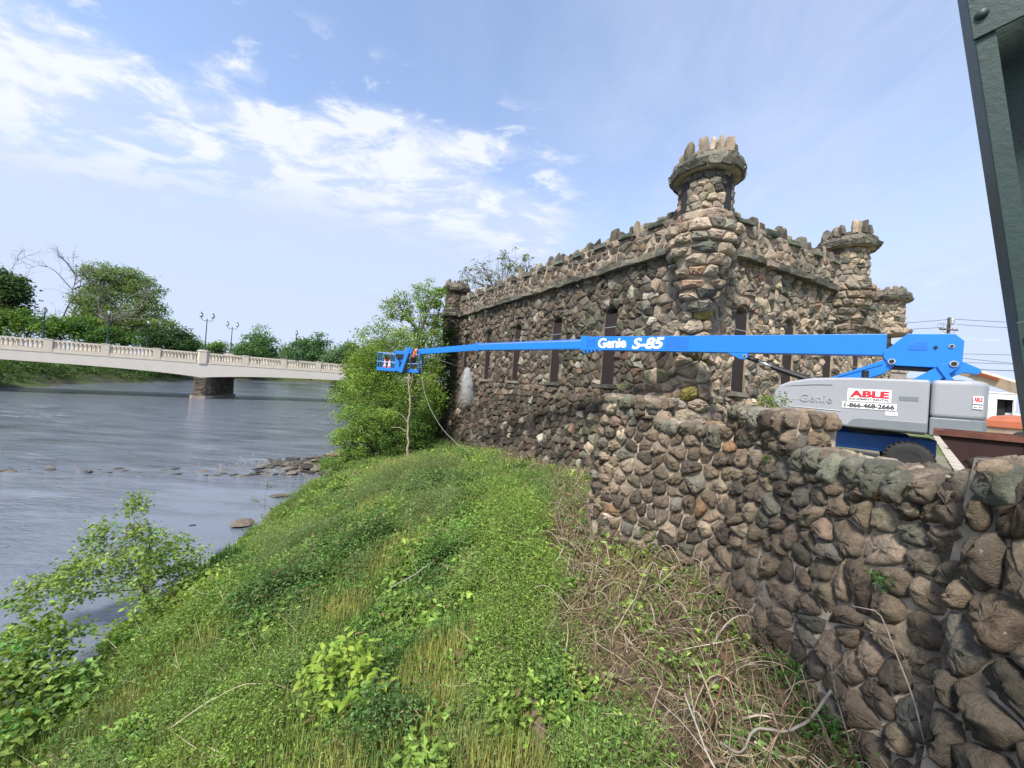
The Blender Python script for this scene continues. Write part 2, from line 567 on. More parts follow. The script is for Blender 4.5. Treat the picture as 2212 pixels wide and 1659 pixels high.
def ground_h(x, y):
    xs, xw, hw, xl = np.interp(y, SH_Y, SH_X), np.interp(y, WX_Y, WX_X), np.interp(y, HW_Y, HW_H), np.interp(y, LB_Y, LB_X)
    near = y < 36
    t = np.clip((x - xs) / np.maximum(xw - xs, 1.0), 0, 1.0)
    h = hw * (1 - (1 - t) ** 1.75) + lump(x, y) * np.clip((x - xs) / 1.5, 0, 1)
    hf = 4.2 * (1 - np.exp(-np.maximum(x - xs, 0) / 9.0))
    k = np.clip((y - 30) / 10.0, 0, 1)
    h = h * (1 - k) + hf * k
    hl = 4.6 * (1 - np.exp(-np.maximum(xl - x, 0) / 8.0)) * 1.0
    bed = -0.75 * np.clip(np.minimum(xs - x, x - xl) / 3.0, 0, 1) - 0.04
    spit = 0.30 * np.exp(-(((x + 12.8) / 2.3) ** 2 + ((y - 26.0) / 1.7) ** 2)) + 0.10 * np.exp(-(((x + 14.5) / 2.0) ** 2 + ((y - 24.6) / 0.9) ** 2))
    bar = 0.5 * np.exp(-((x + 90.5) / 5.0) ** 2 - ((y - 72) / 7.0) ** 2) + 0.5 * np.exp(-((x + 118) / 9.0) ** 2 - ((y - 118) / 9.0) ** 2)
    isl = 0.9 * np.exp(-((x + 56) / 4.6) ** 2 - ((y - 73) / 2.6) ** 2)
    bed = bed + spit * 3.3 + bar * 1.6 + isl
    far = np.clip((y - 262) / 12.0, 0, 1) * 5.0
    out = np.where(x >= xs, h, np.where(x <= xl, hl, bed))
    return np.maximum(out, np.where(y > 255, far - 0.5, out))


def axis_pts(segs):
    a = []
    for lo, hi, st in segs:
        a.append(np.arange(lo, hi, st))
    a.append([segs[-1][1]])
    return np.concatenate(a)


gx = axis_pts([(-1500, -300, 100), (-300, -60, 6), (-60, -18, 1.5), (-18, 6.0, 0.16), (6.0, 20, 2.0), (20, 60, 10), (60, 1500, 120)])
gy = axis_pts([(-300, -10, 29), (-10, 2, 0.5), (2, 34, 0.2), (34, 100, 2.0), (100, 300, 6), (300, 1500, 80)])
GX, GY = np.meshgrid(gx, gy)
GZ = ground_h(GX, GY)
nx, ny = len(gx), len(gy)
idx = np.arange(nx * ny).reshape(ny, nx)
quads = np.stack([idx[:-1, :-1], idx[:-1, 1:], idx[1:, 1:], idx[1:, :-1]], -1).reshape(-1, 4)
gv = np.stack([GX.ravel(), GY.ravel(), GZ.ravel()], -1)
xw_ = np.interp(gv[:, 1], WX_Y, WX_X)


def brown_w(y):
    return np.interp(y, [2, 4.4, 5.2, 6.6, 8, 9.5, 11, 13, 16, 20, 24, 28], [1.4, 2.6, 3.2, 3.0, 2.4, 1.6, 1.4, 1.5, 1.5, 1.3, 1.2, 1.0])


def brownness(x, y):
    d = np.interp(y, WX_Y, WX_X) - x
    w = brown_w(y) + 0.35 * np.sin(y * 2.1) + 0.25 * np.sin(y * 4.7 + 1)
    return np.clip((w - d) / 0.7 + 0.5, 0, 1)


br = brownness(gv[:, 0], gv[:, 1])[:, None]
wet = np.clip((0.22 - gv[:, 2]) / 0.25, 0, 1)[:, None]
gcol = np.array([[0.060, 0.085, 0.024]]) * (1 - br) + np.array([[0.115, 0.085, 0.052]]) * br
gcol = gcol * (1 - wet) + np.array([[0.075, 0.066, 0.055]]) * wet
m, nt, b = new_mat('earth')
a = attr(nt)
c = mixc(nt, 1.0, a.outputs['Color'], grey(nt, mrange(nt, noise(nt, 5, 8, 0.7), 0.25, 0.75, 0.45, 1.5)), 'MULTIPLY')
nt.links.new(c, b.inputs['Base Color'])
b.inputs['Roughness'].default_value = 0.95
b.inputs['Specular IOR Level'].default_value = 0.15
bump(nt, b, noise(nt, 18, 8, 0.7), 0.8, 0.05)
tag(put('ground', mesh_data('ground', gv, quads, m, gcol, True)), kind='structure')

# river: one sheet that runs under both banks
m, nt, b = new_mat('river water')
tcn = N(nt, 'ShaderNodeTexCoord').outputs['Object']
big = noise(nt, 0.055, 3, 0.5, vec=tcn)
chop = noise(nt, 0.85, 5, 0.62, vec=tcn, stretch=(0.62, 1.7, 1))
chop2 = noise(nt, 3.4, 4, 0.6, vec=tcn, stretch=(0.7, 1.6, 1))
fine = noise(nt, 9.0, 3, 0.55, vec=tcn, stretch=(0.75, 1.5, 1))
sepn = N(nt, 'ShaderNodeSeparateXYZ')
nt.links.new(tcn, sepn.inputs[0])
# quiet pool below the stones, rough riffle beyond, smooth again above the bridge
pool = mmul(nt, mrange(nt, sepn.outputs['Y'], 19.5, 23.5, 0.14, 1.0), mrange(nt, mmul(nt, sepn.outputs['Y'], mmul(nt, sepn.outputs['X'], -0.75), 'ADD'), 118, 150, 1.0, 0.10))
side = mrange(nt, sepn.outputs['X'], -20, -11, 1.0, 0.0)
pool = mmul(nt, pool, mmul(nt, side, 0.35), 'MAXIMUM')
amp0 = mmul(nt, pool, mrange(nt, big, 0.35, 0.65, 0.55, 1.25))
hh = mmul(nt, mmul(nt, chop, 1.0), mmul(nt, mmul(nt, chop2, 0.42), mmul(nt, fine, 0.13), 'ADD'), 'ADD')
bn = N(nt, 'ShaderNodeBump')
bn.inputs['Distance'].default_value = 0.60
nt.links.new(hh, bn.inputs['Height'])
nt.links.new(bn.outputs[0], b.inputs['Normal'])
streak = noise(nt, 0.9, 6, 0.7, vec=tcn, stretch=(0.25, 1.6, 1))
patch = mrange(nt, noise(nt, 1.0, 6, 0.68, vec=tcn, stretch=(0.16, 0.55, 1)), 0.36, 0.64, 0.12, 1.7)
zone = mrange(nt, noise(nt, 0.045, 3, 0.5, vec=tcn), 0.50, 0.66, 0, 1)
foam = mmul(nt, mmul(nt, mrange(nt, streak, 0.56, 0.70, 0, 0.75), zone), pool)
nt.links.new(mmul(nt, amp0, patch), bn.inputs['Strength'])
wc = mixc(nt, foam, (0.112, 0.130, 0.158, 1), (0.55, 0.57, 0.60, 1))
nt.links.new(wc, b.inputs['Base Color'])
rr = mmul(nt, mmul(nt, foam, 0.5), 0.07, 'ADD')
nt.links.new(rr, b.inputs['Roughness'])
b.inputs['IOR'].default_value = 1.48
b.inputs['Specular IOR Level'].default_value = 0.5
wv = [(-260, -80, 0), (60, -80, 0), (60, 275, 0), (-260, 275, 0)]
tag(put('water', mesh_data('water', wv, [(0, 1, 2, 3)], m)), kind='structure')

# raised yard behind the walls
YZ_Y = np.array([-50, 9.0, 18.0, 60.0, 400, 1500])
YZ_Z = HC + np.array([-1.5, -1.5, -0.98, -0.8, -0.5, -0.5])
YL_Y = np.array([-50, 0, 3.86, 7.4, 9.5, 16.4, 16.6, 34.8, 36, 45, 70, 100, 200, 1500])
YL_X = np.array([5.05, 5.05, 5.05, 4.85, 2.95, 4.3, 6.1, -4.6, -4.4, -6, -20, -34, -80, -80])
ry = axis_pts([(-50, 2, 4), (2, 40, 0.6), (40, 100, 4), (100, 400, 25), (400, 1500, 110)])
rt_ = np.linspace(0, 1, 26) ** 1.8
yv, yf = [], []
for yy in ry:
    xl = float(np.interp(yy, YL_Y, YL_X))
    xr = 70 + max(0, yy) * 1.6
    for t in rt_:
        x = xl + (xr - xl) * t
        yv.append((x, yy, float(np.interp(yy, YZ_Y, YZ_Z)) + 0.02 * math.sin(x * 1.1) * math.sin(yy * 0.9)))
k = len(rt_)
for j in range(len(ry) - 1):
    for i in range(k - 1):
        yf.append((j * k + i, j * k + i + 1, (j + 1) * k + i + 1, (j + 1) * k + i))
m, nt, b = new_mat('yard grass and gravel')
g = mrange(nt, noise(nt, 0.35, 5, 0.6), 0.45, 0.6)
c = mixc(nt, g, (0.10, 0.135, 0.035), (0.19, 0.17, 0.13))
c = mixc(nt, 1.0, c, grey(nt, mrange(nt, noise(nt, 14, 7, 0.7), 0.25, 0.75, 0.6, 1.4)), 'MULTIPLY')
nt.links.new(c, b.inputs['Base Color'])
b.inputs['Roughness'].default_value = 0.95
bump(nt, b, noise(nt, 30, 6, 0.7), 0.7, 0.03)
tag(put('yard_ground', mesh_data('yard_ground', yv, yf, m)), kind='structure')


def yard_z(y):
    return float(np.interp(y, YZ_Y, YZ_Z))


# ------------------------------------------------------------------ rubble masonry
def clip(poly, px, py, nx_, ny_):
    """Keep the side of the line through p where (q - p) . n <= 0."""
    out = []
    n = len(poly)
    for i in range(n):
        a, b = poly[i], poly[(i + 1) % n]
        da = (a[0] - px) * nx_ + (a[1] - py) * ny_
        db = (b[0] - px) * nx_ + (b[1] - py) * ny_
        if da <= 0:
            out.append(a)
        if (da < 0 < db) or (db < 0 < da):
            t = da / (da - db)
            out.append((a[0] + (b[0] - a[0]) * t, a[1] + (b[1] - a[1]) * t))
    return out


def rubble_cells(s0, s1, h0, h1, size, aspect, R, drop=0.16, jit=0.36, holes=(), top=None):
    """Irregular stone outlines filling a rectangle of wall; aspect > 1 makes them lie flat."""
    sx, sh = size * math.sqrt(aspect), size / math.sqrt(aspect)
    kx, kh = 1 / sx, 1 / sh
    pts = []
    rows = max(1, int(round((h1 - h0) * kh)))
    cols = max(1, int(round((s1 - s0) * kx)))
    for j in range(-1, rows + 1):
        for i in range(-1, cols + 1):
            inside = 0 <= j < rows and 0 <= i < cols
            if inside and R.random() < drop:
                continue
            u = (i + 0.5 + (0.25 if j % 2 else -0.25) + R.normal(0, jit * 0.62)) * (s1 - s0) * kx / cols
            v = (j + 0.5 + R.normal(0, jit * 0.5)) * (h1 - h0) * kh / rows
            pts.append((u, v))
    grid = {}
    for q, (u, v) in enumerate(pts):
        grid.setdefault((int(math.floor(u)), int(math.floor(v))), []).append(q)
    U1, V1 = (s1 - s0) * kx, (h1 - h0) * kh
    cells = []
    for q, (u, v) in enumerate(pts):
        if not (-0.3 < u < U1 + 0.3 and -0.3 < v < V1 + 0.3):
            continue
        poly = [(max(u - 2, 0), max(v - 2, 0)), (min(u + 2, U1), max(v - 2, 0)), (min(u + 2, U1), min(v + 2, V1)), (max(u - 2, 0), min(v + 2, V1))]
        gu, gv_ = int(math.floor(u)), int(math.floor(v))
        nb = [p for a in range(gu - 3, gu + 4) for b_ in range(gv_ - 3, gv_ + 4) for p in grid.get((a, b_), ()) if p != q]
        nb.sort(key=lambda p: (pts[p][0] - u) ** 2 + (pts[p][1] - v) ** 2)
        for p in nb:
            dx, dy = pts[p][0] - u, pts[p][1] - v
            d2 = dx * dx + dy * dy
            if poly and d2 > 4.2 * max((a - u) ** 2 + (b_ - v) ** 2 for a, b_ in poly):
                break
            poly = clip(poly, u + dx / 2, v + dy / 2, dx, dy)
            if len(poly) < 3:
                break
        if len(poly) < 3:
            continue
        P = [(s0 + a / kx, h0 + b_ / kh) for a, b_ in poly]
        cs_, ch_ = sum(a for a, _ in P) / len(P), sum(b_ for _, b_ in P) / len(P)
        bad = False
        for a0, a1, b0, b1 in holes:
            if a0 < cs_ < a1 and b0 < ch_ < b1:
                bad = True
                break
            if max(p[0] for p in P) > a0 and min(p[0] for p in P) < a1 and max(p[1] for p in P) > b0 and min(p[1] for p in P) < b1:
                gaps = [(a0 - cs_, 0), (cs_ - a1, 1), (b0 - ch_, 2), (ch_ - b1, 3)]
                k_ = max(gaps)[1]
                P = [lambda: clip(P, a0, 0, 1, 0), lambda: clip(P, a1, 0, -1, 0), lambda: clip(P, 0, b0, 0, 1), lambda: clip(P, 0, b1, 0, -1)][k_]()
                if len(P) < 3:
                    bad = True
                    break
        if bad:
            continue
        area = abs(sum(P[i][0] * P[(i + 1) % len(P)][1] - P[(i + 1) % len(P)][0] * P[i][1] for i in range(len(P)))) / 2
        if area < 0.12 * size * size:
            continue
        cells.append(P)
    return cells


def chaikin(P, r=0.25):
    out = []
    n = len(P)
    for i in range(n):
        a, b = P[i], P[(i + 1) % n]
        out.append((a[0] + (b[0] - a[0]) * r, a[1] + (b[1] - a[1]) * r))
        out.append((a[0] + (b[0] - a[0]) * (1 - r), a[1] + (b[1] - a[1]) * (1 - r)))
    return out


def dedupe(P, eps):
    out = [P[0]]
    for p in P[1:]:
        if math.hypot(p[0] - out[-1][0], p[1] - out[-1][1]) > eps:
            out.append(p)
    if len(out) > 3 and math.hypot(out[0][0] - out[-1][0], out[0][1] - out[-1][1]) < eps:
        out.pop()
    return out


def stone_shape(P, mapf, depth, R, gap=0.02, rounds=1, prof=((0.0, 1.0, -0.4), (0.5, 0.95, 0.5), (1.0, 0.60, 1.0)), jit=0.10, sink=0.08):
    """A single stone over outline P: rings that rise out of the wall, an uneven face and a low crown."""
    P = dedupe(P, 0.02)
    for _ in range(rounds):
        P = chaikin(P, 0.20 if rounds > 1 else 0.09)
    n = len(P)
    cs_, ch_ = sum(a for a, _ in P) / n, sum(b for _, b in P) / n
    rad = sum(math.hypot(a - cs_, b - ch_) for a, b in P) / n
    f0 = max(0.55, 1 - gap / max(rad, 0.03))
    tl_ = 0.11 if prof is SLAB else 0.24
    ta, tb = R.normal(0, tl_), R.normal(0, tl_)
    V, F = [], []
    k = len(prof)
    wob = [R.normal(0, jit) for _ in range(n)]
    for q, (t, sc, hd) in enumerate(prof):
        for i, (a, b) in enumerate(P):
            w = sc * f0 * (1 + wob[i] * (0.25 + 0.5 * t)) if q else f0
            da, db = (a - cs_) * w, (b - ch_) * w
            d = -sink if q == 0 else depth * (hd + 0.17 * R.normal() * hd * (1 if q == k - 1 else 0.7)) + (ta * da + tb * db) * hd
            V.append(mapf(cs_ + da, ch_ + db, d))
    V.append(mapf(cs_ + R.normal(0, 0.08) * rad, ch_ + R.normal(0, 0.08) * rad, depth * (1.04 + 0.10 * R.normal())))
    for q in range(k - 1):
        for i in range(n):
            F.append((q * n + i, q * n + (i + 1) % n, (q + 1) * n + (i + 1) % n, (q + 1) * n + i))
    for i in range(n):
        F.append(((k - 1) * n + i, (k - 1) * n + (i + 1) % n, k * n))
    return V, F


ROUND = ((0.0, 1.0, -0.4), (0.3, 1.0, 0.25), (0.6, 0.88, 0.62), (0.85, 0.62, 0.90), (1.0, 0.32, 1.02))
ANG = ((0.0, 1.0, -0.4), (0.5, 0.97, 0.45), (1.0, 0.62, 0.95))
SLAB = ((0.0, 1.0, -0.4), (0.8, 0.985, 0.80), (1.0, 0.90, 1.0))
EYE = np.array([0, 0, HC])


class Stones:
    """Stones waiting to be linked: the ones that show largest become parts of their own, the rest one mesh."""
    def __init__(s):
        s.items = []

    def add(s, V, F, col, owner, name='stone'):
        V = np.asarray(V, dtype=float)
        s.items.append((V, F, np.asarray(col, dtype=float), owner, name))

    def link(s, mat, limit, base, smooth=False):
        def rank(it):
            V = it[0]
            v = V - EYE
            z = v @ np.array(fw)
            if z.min() < 0.3:
                return -1.0
            px = (v @ np.array(rt)) / z * 832 + 1106
            py = 829.5 - (v @ np.array(upv)) / z * 832
            if px.max() < 0 or px.min() > 2212 or py.max() < 0 or py.min() > 1659:
                return -1.0
            nrm = V[-1] - V[:-1].mean(0)
            if nrm @ (EYE - V.mean(0)) < 0:
                return 0.0
            return (min(px.max(), 2212) - max(px.min(), 0)) * (min(py.max(), 1659) - max(py.min(), 0))
        order = sorted(range(len(s.items)), key=lambda i: -rank(s.items[i]))
        singles, rest = order[:limit], order[limit:]
        off = -np.asarray(base)
        for i in singles:
            V, F, col, owner, name = s.items[i]
            o = put(name, mesh_data(name, V, F, mat, col, smooth), owner[0], off if owner[1] else None)
        groups = {}
        for i in rest:
            V, F, col, owner, name = s.items[i]
            groups.setdefault((id(owner[0]), owner[1]), (owner, []))[1].append(i)
        for (owner, ids) in groups.values():
            mb = MB()
            for i in ids:
                V, F, col, _, _ = s.items[i]
                mb.add(V, F, col)
            o = mb.build('stonework', mat, owner[0], smooth, True, off if owner[1] else None)
            o['kind'] = 'stuff'


def pick(R, pal, w=None):
    i = R.choice(len(pal), p=w)
    c = np.array(pal[i]) * np.exp(R.normal(0, 0.20))
    return np.clip(c * (1 + R.normal(0, 0.02, 3)), 0.01, 0.8)


PAL_CLEAN = [(0.31, 0.255, 0.20), (0.265, 0.225, 0.182), (0.24, 0.22, 0.188), (0.37, 0.305, 0.24), (0.17, 0.155, 0.135), (0.28, 0.19, 0.135), (0.27, 0.218, 0.172)]
W_CLEAN = [0.25, 0.22, 0.17, 0.13, 0.11, 0.035, 0.085]
PAL_DIRTY = [(0.103, 0.086, 0.070), (0.078, 0.067, 0.055), (0.132, 0.104, 0.080), (0.056, 0.050, 0.042), (0.15, 0.134, 0.108), (0.125, 0.086, 0.064)]
W_DIRTY = [0.28, 0.22, 0.18, 0.16, 0.09, 0.07]
PAL_MOSS = [(0.105, 0.105, 0.07), (0.14, 0.14, 0.105), (0.08, 0.08, 0.056)]
PAL_GREEN = [(0.118, 0.115, 0.096), (0.155, 0.148, 0.125), (0.092, 0.092, 0.08)]
PAL_FORE = [(0.140, 0.111, 0.084), (0.110, 0.089, 0.070), (0.172, 0.137, 0.103), (0.080, 0.067, 0.055), (0.21, 0.172, 0.132), (0.125, 0.116, 0.098), (0.20, 0.125, 0.075)]
W_FORE = [0.27, 0.23, 0.19, 0.14, 0.07, 0.085, 0.015]

# ------------------------------------------------------------------ the castle
K = 1.13
CA = np.array([6.0, 12.8]) * K
eL = np.array([-0.5135, 0.858])
nL = np.array([-0.858, -0.5135])
eR = np.array([0.885, 0.466])
nR = np.array([0.466, -0.885])
LEN_L, LEN_R = 21.6 * K, 10.0 * K
Z_SILL, Z_CORN, Z_COP = HC + K * 0.36, HC + K * 5.2, HC + K * 6.4
castle = thing('castle', 'rubble stone castle building with corner turrets and toothed parapet beside the river', 'castle', (6.0 * K, 12.8 * K, yard_z(12.8 * K)))
CB = np.array(castle.location)
cst = Stones()


def cput(name, me, parent=None):
    if parent is None:
        return put(name, me, castle, -CB)
    return put(name, me, parent)


def batter(z):
    return 0.0 if z >= Z_SILL - 0.25 else (Z_SILL - 0.25 - z) * 0.17 + 0.012 * (Z_SILL - z) ** 2


def wall_map(O, e, n, off=0.0, bat=True):
    def f(s, h, d):
        w = off + d + (batter(h) if bat else 0.0)
        return (O[0] + e[0] * s + n[0] * w, O[1] + e[1] * s + n[1] * w, h)
    return f


def wall_box(mb, mf, s0, s1, z0, z1, t, out=0.0):
    """A piece of wall core: front at `out`, thickness t behind it."""
    P = [mf(s0, z0, out), mf(s1, z0, out), mf(s1, z0, -t), mf(s0, z0, -t), mf(s0, z1, out), mf(s1, z1, out), mf(s1, z1, -t), mf(s0, z1, -t)]
    mb.hexa(P)


def upright(R, mf, s, z, w, h, d0, dd):
    """A pointed stone set on end."""
    k = 6
    V, F = [], []
    rings = [(0.0, 1.0), (0.5, 1.08), (0.88, 0.96), (1.0, 0.76)]
    lean, jt = R.normal(0, 0.07), [1 + R.normal(0, 0.19) for _ in range(k)]
    sk = R.normal(0, 0.16)
    hj = R.normal(0, 0.06, k)
    for t, sc in rings:
        for i in range(k):
            a = 2 * math.pi * i / k + 0.3
            V.append(mf(s + math.cos(a) * w / 2 * sc * jt[i] + lean * t * h, z - 0.06 + t * h + (sk * 1.2 * math.cos(a) * w + hj[i] * h) * t, d0 + math.sin(a) * dd / 2 * sc * jt[-i]))
    V.append(mf(s + lean * h + R.normal(0, 0.02), z - 0.02 + h * 1.02, d0))
    for q in range(3):
        for i in range(k):
            F.append((q * k + i, q * k + (i + 1) % k, (q + 1) * k + (i + 1) % k, (q + 1) * k + i))
    F += [(3 * k + i, 3 * k + (i + 1) % k, 4 * k) for i in range(k)]
    return V, F


def moss_at(s, h):
    return math.exp(-((s - 4.6) / 2.6) ** 2) * (0.35 + 0.65 * math.exp(-((h - HC - K * 2.2) / 3.0) ** 2))


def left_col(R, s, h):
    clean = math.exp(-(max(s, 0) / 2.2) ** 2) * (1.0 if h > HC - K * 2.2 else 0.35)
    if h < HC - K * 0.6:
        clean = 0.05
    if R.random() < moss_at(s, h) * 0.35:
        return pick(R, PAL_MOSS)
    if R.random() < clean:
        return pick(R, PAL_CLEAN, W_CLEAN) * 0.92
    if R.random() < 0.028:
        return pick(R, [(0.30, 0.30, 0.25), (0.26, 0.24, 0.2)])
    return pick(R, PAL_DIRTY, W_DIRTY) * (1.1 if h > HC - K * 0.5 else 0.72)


def right_col(R, s, h):
    if R.random() < 0.10:
        return pick(R, PAL_GREEN)
    return pick(R, PAL_CLEAN, W_CLEAN)


def corn_col(R, s, h):
    return pick(R, PAL_GREEN + [(0.185, 0.165, 0.135)])


WIN_L = [(K * c - 0.40, K * c + 0.40, Z_SILL, HC + K * 3.62) for c in (3.95, 7.64, 11.40, 15.10, 18.70)]
WIN_R = [(K * c - 0.41, K * c + 0.41, Z_SILL, HC + K * 3.45) for c in (2.40, 5.55, 8.70)]
Rc = np.random.default_rng(5)


def castle_wall(O, e, n, length, wins, z_low, colf, size, mortar, s_start=0.0):
    """One face of the castle: core with openings, shutters, sills and all its stones."""
    mf = wall_map(O, e, n)
    core = MB()
    cuts = [s_start] + [v for w in wins for v in (w[0], w[1])] + [length]
    for i in range(0, len(cuts), 2):
        wall_box(core, mf, cuts[i], cuts[i + 1], Z_SILL - 0.002, Z_CORN, 0.75)
    for w in wins:
        k = 6                                            # low arch over each opening
        pts = [(w[0], Z_CORN), (w[0], w[3] - 0.16)]
        pts += [(w[0] + (w[1] - w[0]) * i / k, w[3] - 0.16 + 0.20 * math.sin(math.pi * i / k)) for i in range(1, k)]
        pts += [(w[1], w[3] - 0.16), (w[1], Z_CORN)]
        V = [mf(a, b, -0.004) for a, b in pts] + [mf(a, b, -0.74) for a, b in pts]
        q = len(pts)
        core.add(V, [tuple(range(q)), tuple(range(2 * q - 1, q - 1, -1))] + [(i, q + i, q + (i + 1) % q, (i + 1) % q) for i in range(q)])
    zs = np.linspace(z_low, Z_SILL - 0.002, 7)
    for i in range(6):
        P = [mf(s_start, zs[i], 0), mf(length + (batter(zs[i]) if len(wins) == 5 else 0), zs[i], 0), mf(length, zs[i], -0.7 - batter(zs[i])), mf(s_start, zs[i], -0.7 - batter(zs[i])),
             mf(s_start, zs[i + 1], 0), mf(length + (batter(zs[i + 1]) if len(wins) == 5 else 0), zs[i + 1], 0), mf(length, zs[i + 1], -0.7 - batter(zs[i + 1])), mf(s_start, zs[i + 1], -0.7 - batter(zs[i + 1]))]
        core.hexa(P)
    W = cput('wall', mesh_data('wall', np.concatenate(core.V), core.F, mortar))
    for w in wins:
        sm = MB()
        wall_box(sm, mf, w[0] - 0.02, w[1] + 0.02, w[2] + 0.02, w[3] - 0.30, 0.04, -0.30)
        put('shutter', mesh_data('shutter', np.concatenate(sm.V), sm.F, M_SHUTTER), W)
        tb = MB()
        zc_ = w[3] - 0.95
        wall_box(tb, mf, w[0], w[1], zc_, zc_ + 0.03, 0.03, -0.30)
        put('tie_bar', mesh_data('tie_bar', np.concatenate(tb.V), tb.F, M_STEEL), W)
        V, F = stone_shape([(w[0] - 0.28, w[2] - 0.17), (w[1] + 0.28, w[2] - 0.17), (w[1] + 0.28, w[2] + 0.02), (w[0] - 0.28, w[2] + 0.02)], mf, 0.19, Rc, 0.0, 0, SLAB, 0.02)
        put('sill', mesh_data('sill', V, F, M_CASTLE, pick(Rc, PAL_GREEN + [(0.2, 0.18, 0.15)])), W)
        for i in range(5):                               # ring of stones over the opening
            t0, t1 = i / 5, (i + 1) / 5
            def arc(t, r):
                a = math.pi * (1 - t) * 0.62 + math.pi * 0.19
                return ((w[0] + w[1]) / 2 + math.cos(a) * r, w[3] - 0.42 + math.sin(a) * r * 0.92)
            P = [arc(t0, 0.52), arc(t1, 0.52), arc(t1, 0.94), arc(t0, 0.94)]
            V, F = stone_shape(P[::-1], mf, 0.13, Rc, 0.015, 1, ANG)
            cst.add(V, F, colf(Rc, w[0], w[3]), (W, False))
    holes = [(w[0] - 0.02, w[1] + 0.02, w[2] - 0.2, w[3] + 0.02) for w in wins]
    holes += [(w[0] - 0.22, w[1] + 0.22, w[3] + 0.02, w[3] + 0.44) for w in wins]
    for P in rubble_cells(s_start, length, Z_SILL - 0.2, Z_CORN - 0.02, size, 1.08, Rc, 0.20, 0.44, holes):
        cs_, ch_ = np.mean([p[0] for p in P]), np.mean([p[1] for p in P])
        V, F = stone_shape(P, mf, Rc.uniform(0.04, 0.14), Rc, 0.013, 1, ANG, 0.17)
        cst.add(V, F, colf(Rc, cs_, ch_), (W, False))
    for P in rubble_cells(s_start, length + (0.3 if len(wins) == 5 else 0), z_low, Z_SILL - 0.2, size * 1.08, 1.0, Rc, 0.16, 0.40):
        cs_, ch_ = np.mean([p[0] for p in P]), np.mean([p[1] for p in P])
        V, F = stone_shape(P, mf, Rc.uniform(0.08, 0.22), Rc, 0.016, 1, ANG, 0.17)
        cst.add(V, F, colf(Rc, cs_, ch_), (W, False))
    return W


def parapet(O, e, n, length, colf, s_start, pitch_, mortar, z0=Z_CORN, z1=Z_COP):
    mf = wall_map(O, e, n, 0.16, False)
    core = MB()
    wall_box(core, mf, s_start, length, z0, z1, 0.55)
    W = cput('parapet', mesh_data('parapet', np.concatenate(core.V), core.F, mortar))
    s = s_start
    while s < length - 0.1:                              # projecting string course
        w = min(Rc.uniform(0.55, 1.15), length - s)
        V, F = stone_shape([(s, z0 - 0.13), (s + w, z0 - 0.13), (s + w, z0 + 0.16), (s, z0 + 0.16)], mf, Rc.uniform(0.17, 0.24), Rc, 0.008, 0, SLAB, 0.02, 0.3)
        cst.add(V, F, corn_col(Rc, s, z0), (W, False), 'course_stone')
        s += w
    for P in rubble_cells(s_start, length, z0 + 0.16, z1 - 0.02, 0.36, 1.15, Rc, 0.2, 0.42):
        cs_, ch_ = np.mean([p[0] for p in P]), np.mean([p[1] for p in P])
        V, F = stone_shape(P, mf, Rc.uniform(0.03, 0.07), Rc, 0.03, 1, ANG, 0.1)
        c = colf(Rc, cs_, ch_)
        cst.add(V, F, c * 0.8 + np.array((0.15, 0.13, 0.105)) * 0.25, (W, False))
    s = s_start + 0.15
    while s < length - 0.3:                              # teeth: clusters of stones on end, a coping slab between them
        g = pitch_ * Rc.uniform(0.70, 0.80)
        x = s
        while x < min(s + g, length):
            w = Rc.uniform(0.24, 0.50)
            mid = 1 - abs((x - s) / g - 0.45) * 0.7
            V, F = upright(Rc, mf, x + w / 2, z1, w * 1.02, Rc.uniform(0.30, 0.66) * mid + 0.05, -0.20, 0.36)
            c = pick(Rc, PAL_CLEAN[:5] + PAL_GREEN) * 0.75 if Rc.random() < 0.7 else pick(Rc, PAL_DIRTY)
            cst.add(V, F, c, (W, False), 'merlon_stone')
            x += w * 0.94
        x0, x1 = s + g * 0.80, s + pitch_ + 0.12
        V, F = stone_shape([(x0, z1 - 0.16), (min(x1, length), z1 - 0.16), (min(x1, length), z1 + 0.05), (x0, z1 + 0.05)], mf, 0.15, Rc, 0.0, 0, SLAB, 0.02, 0.45)
        cst.add(V, F, pick(Rc, [(0.10, 0.12, 0.095), (0.12, 0.125, 0.105)]), (W, False), 'coping_stone')
        s += pitch_
    return W


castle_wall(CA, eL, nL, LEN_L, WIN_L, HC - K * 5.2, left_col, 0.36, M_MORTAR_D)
castle_wall(CA, eR, nR, LEN_R, WIN_R, HC - K * 1.9, right_col, 0.335, M_MORTAR)
parapet(CA, eL, nL, LEN_L, left_col, 0.5, 1.46 * K, M_MORTAR)
parapet(CA, eR, nR, LEN_R, right_col, 0.5, 1.62 * K, M_MORTAR)
O_W = CA + eR * 9.6 * K + eL * 2.4 * K
castle_wall(O_W, eR, nR, 13.0 * K, [(K * c - 0.41, K * c + 0.41, Z_SILL, HC + K * 3.45) for c in (4.5, 8.2)], HC - K * 1.3, right_col, 0.44, M_MORTAR)
parapet(O_W, eR, nR, 13.0 * K, right_col, 0.0, 1.62 * K, M_MORTAR)
mb = MB()                                                 # flat roof and unseen back walls
cz = HC + K * 5.6
cor = [CA, CA + eR * LEN_R, CA + eR * LEN_R + eL * LEN_L, CA + eL * LEN_L]
mid_ = sum(cor) / 4
cor = [c + (mid_ - c) * 0.035 for c in cor]
mb.hexa([(c[0], c[1], cz - 0.4) for c in cor] + [(c[0], c[1], cz) for c in cor])
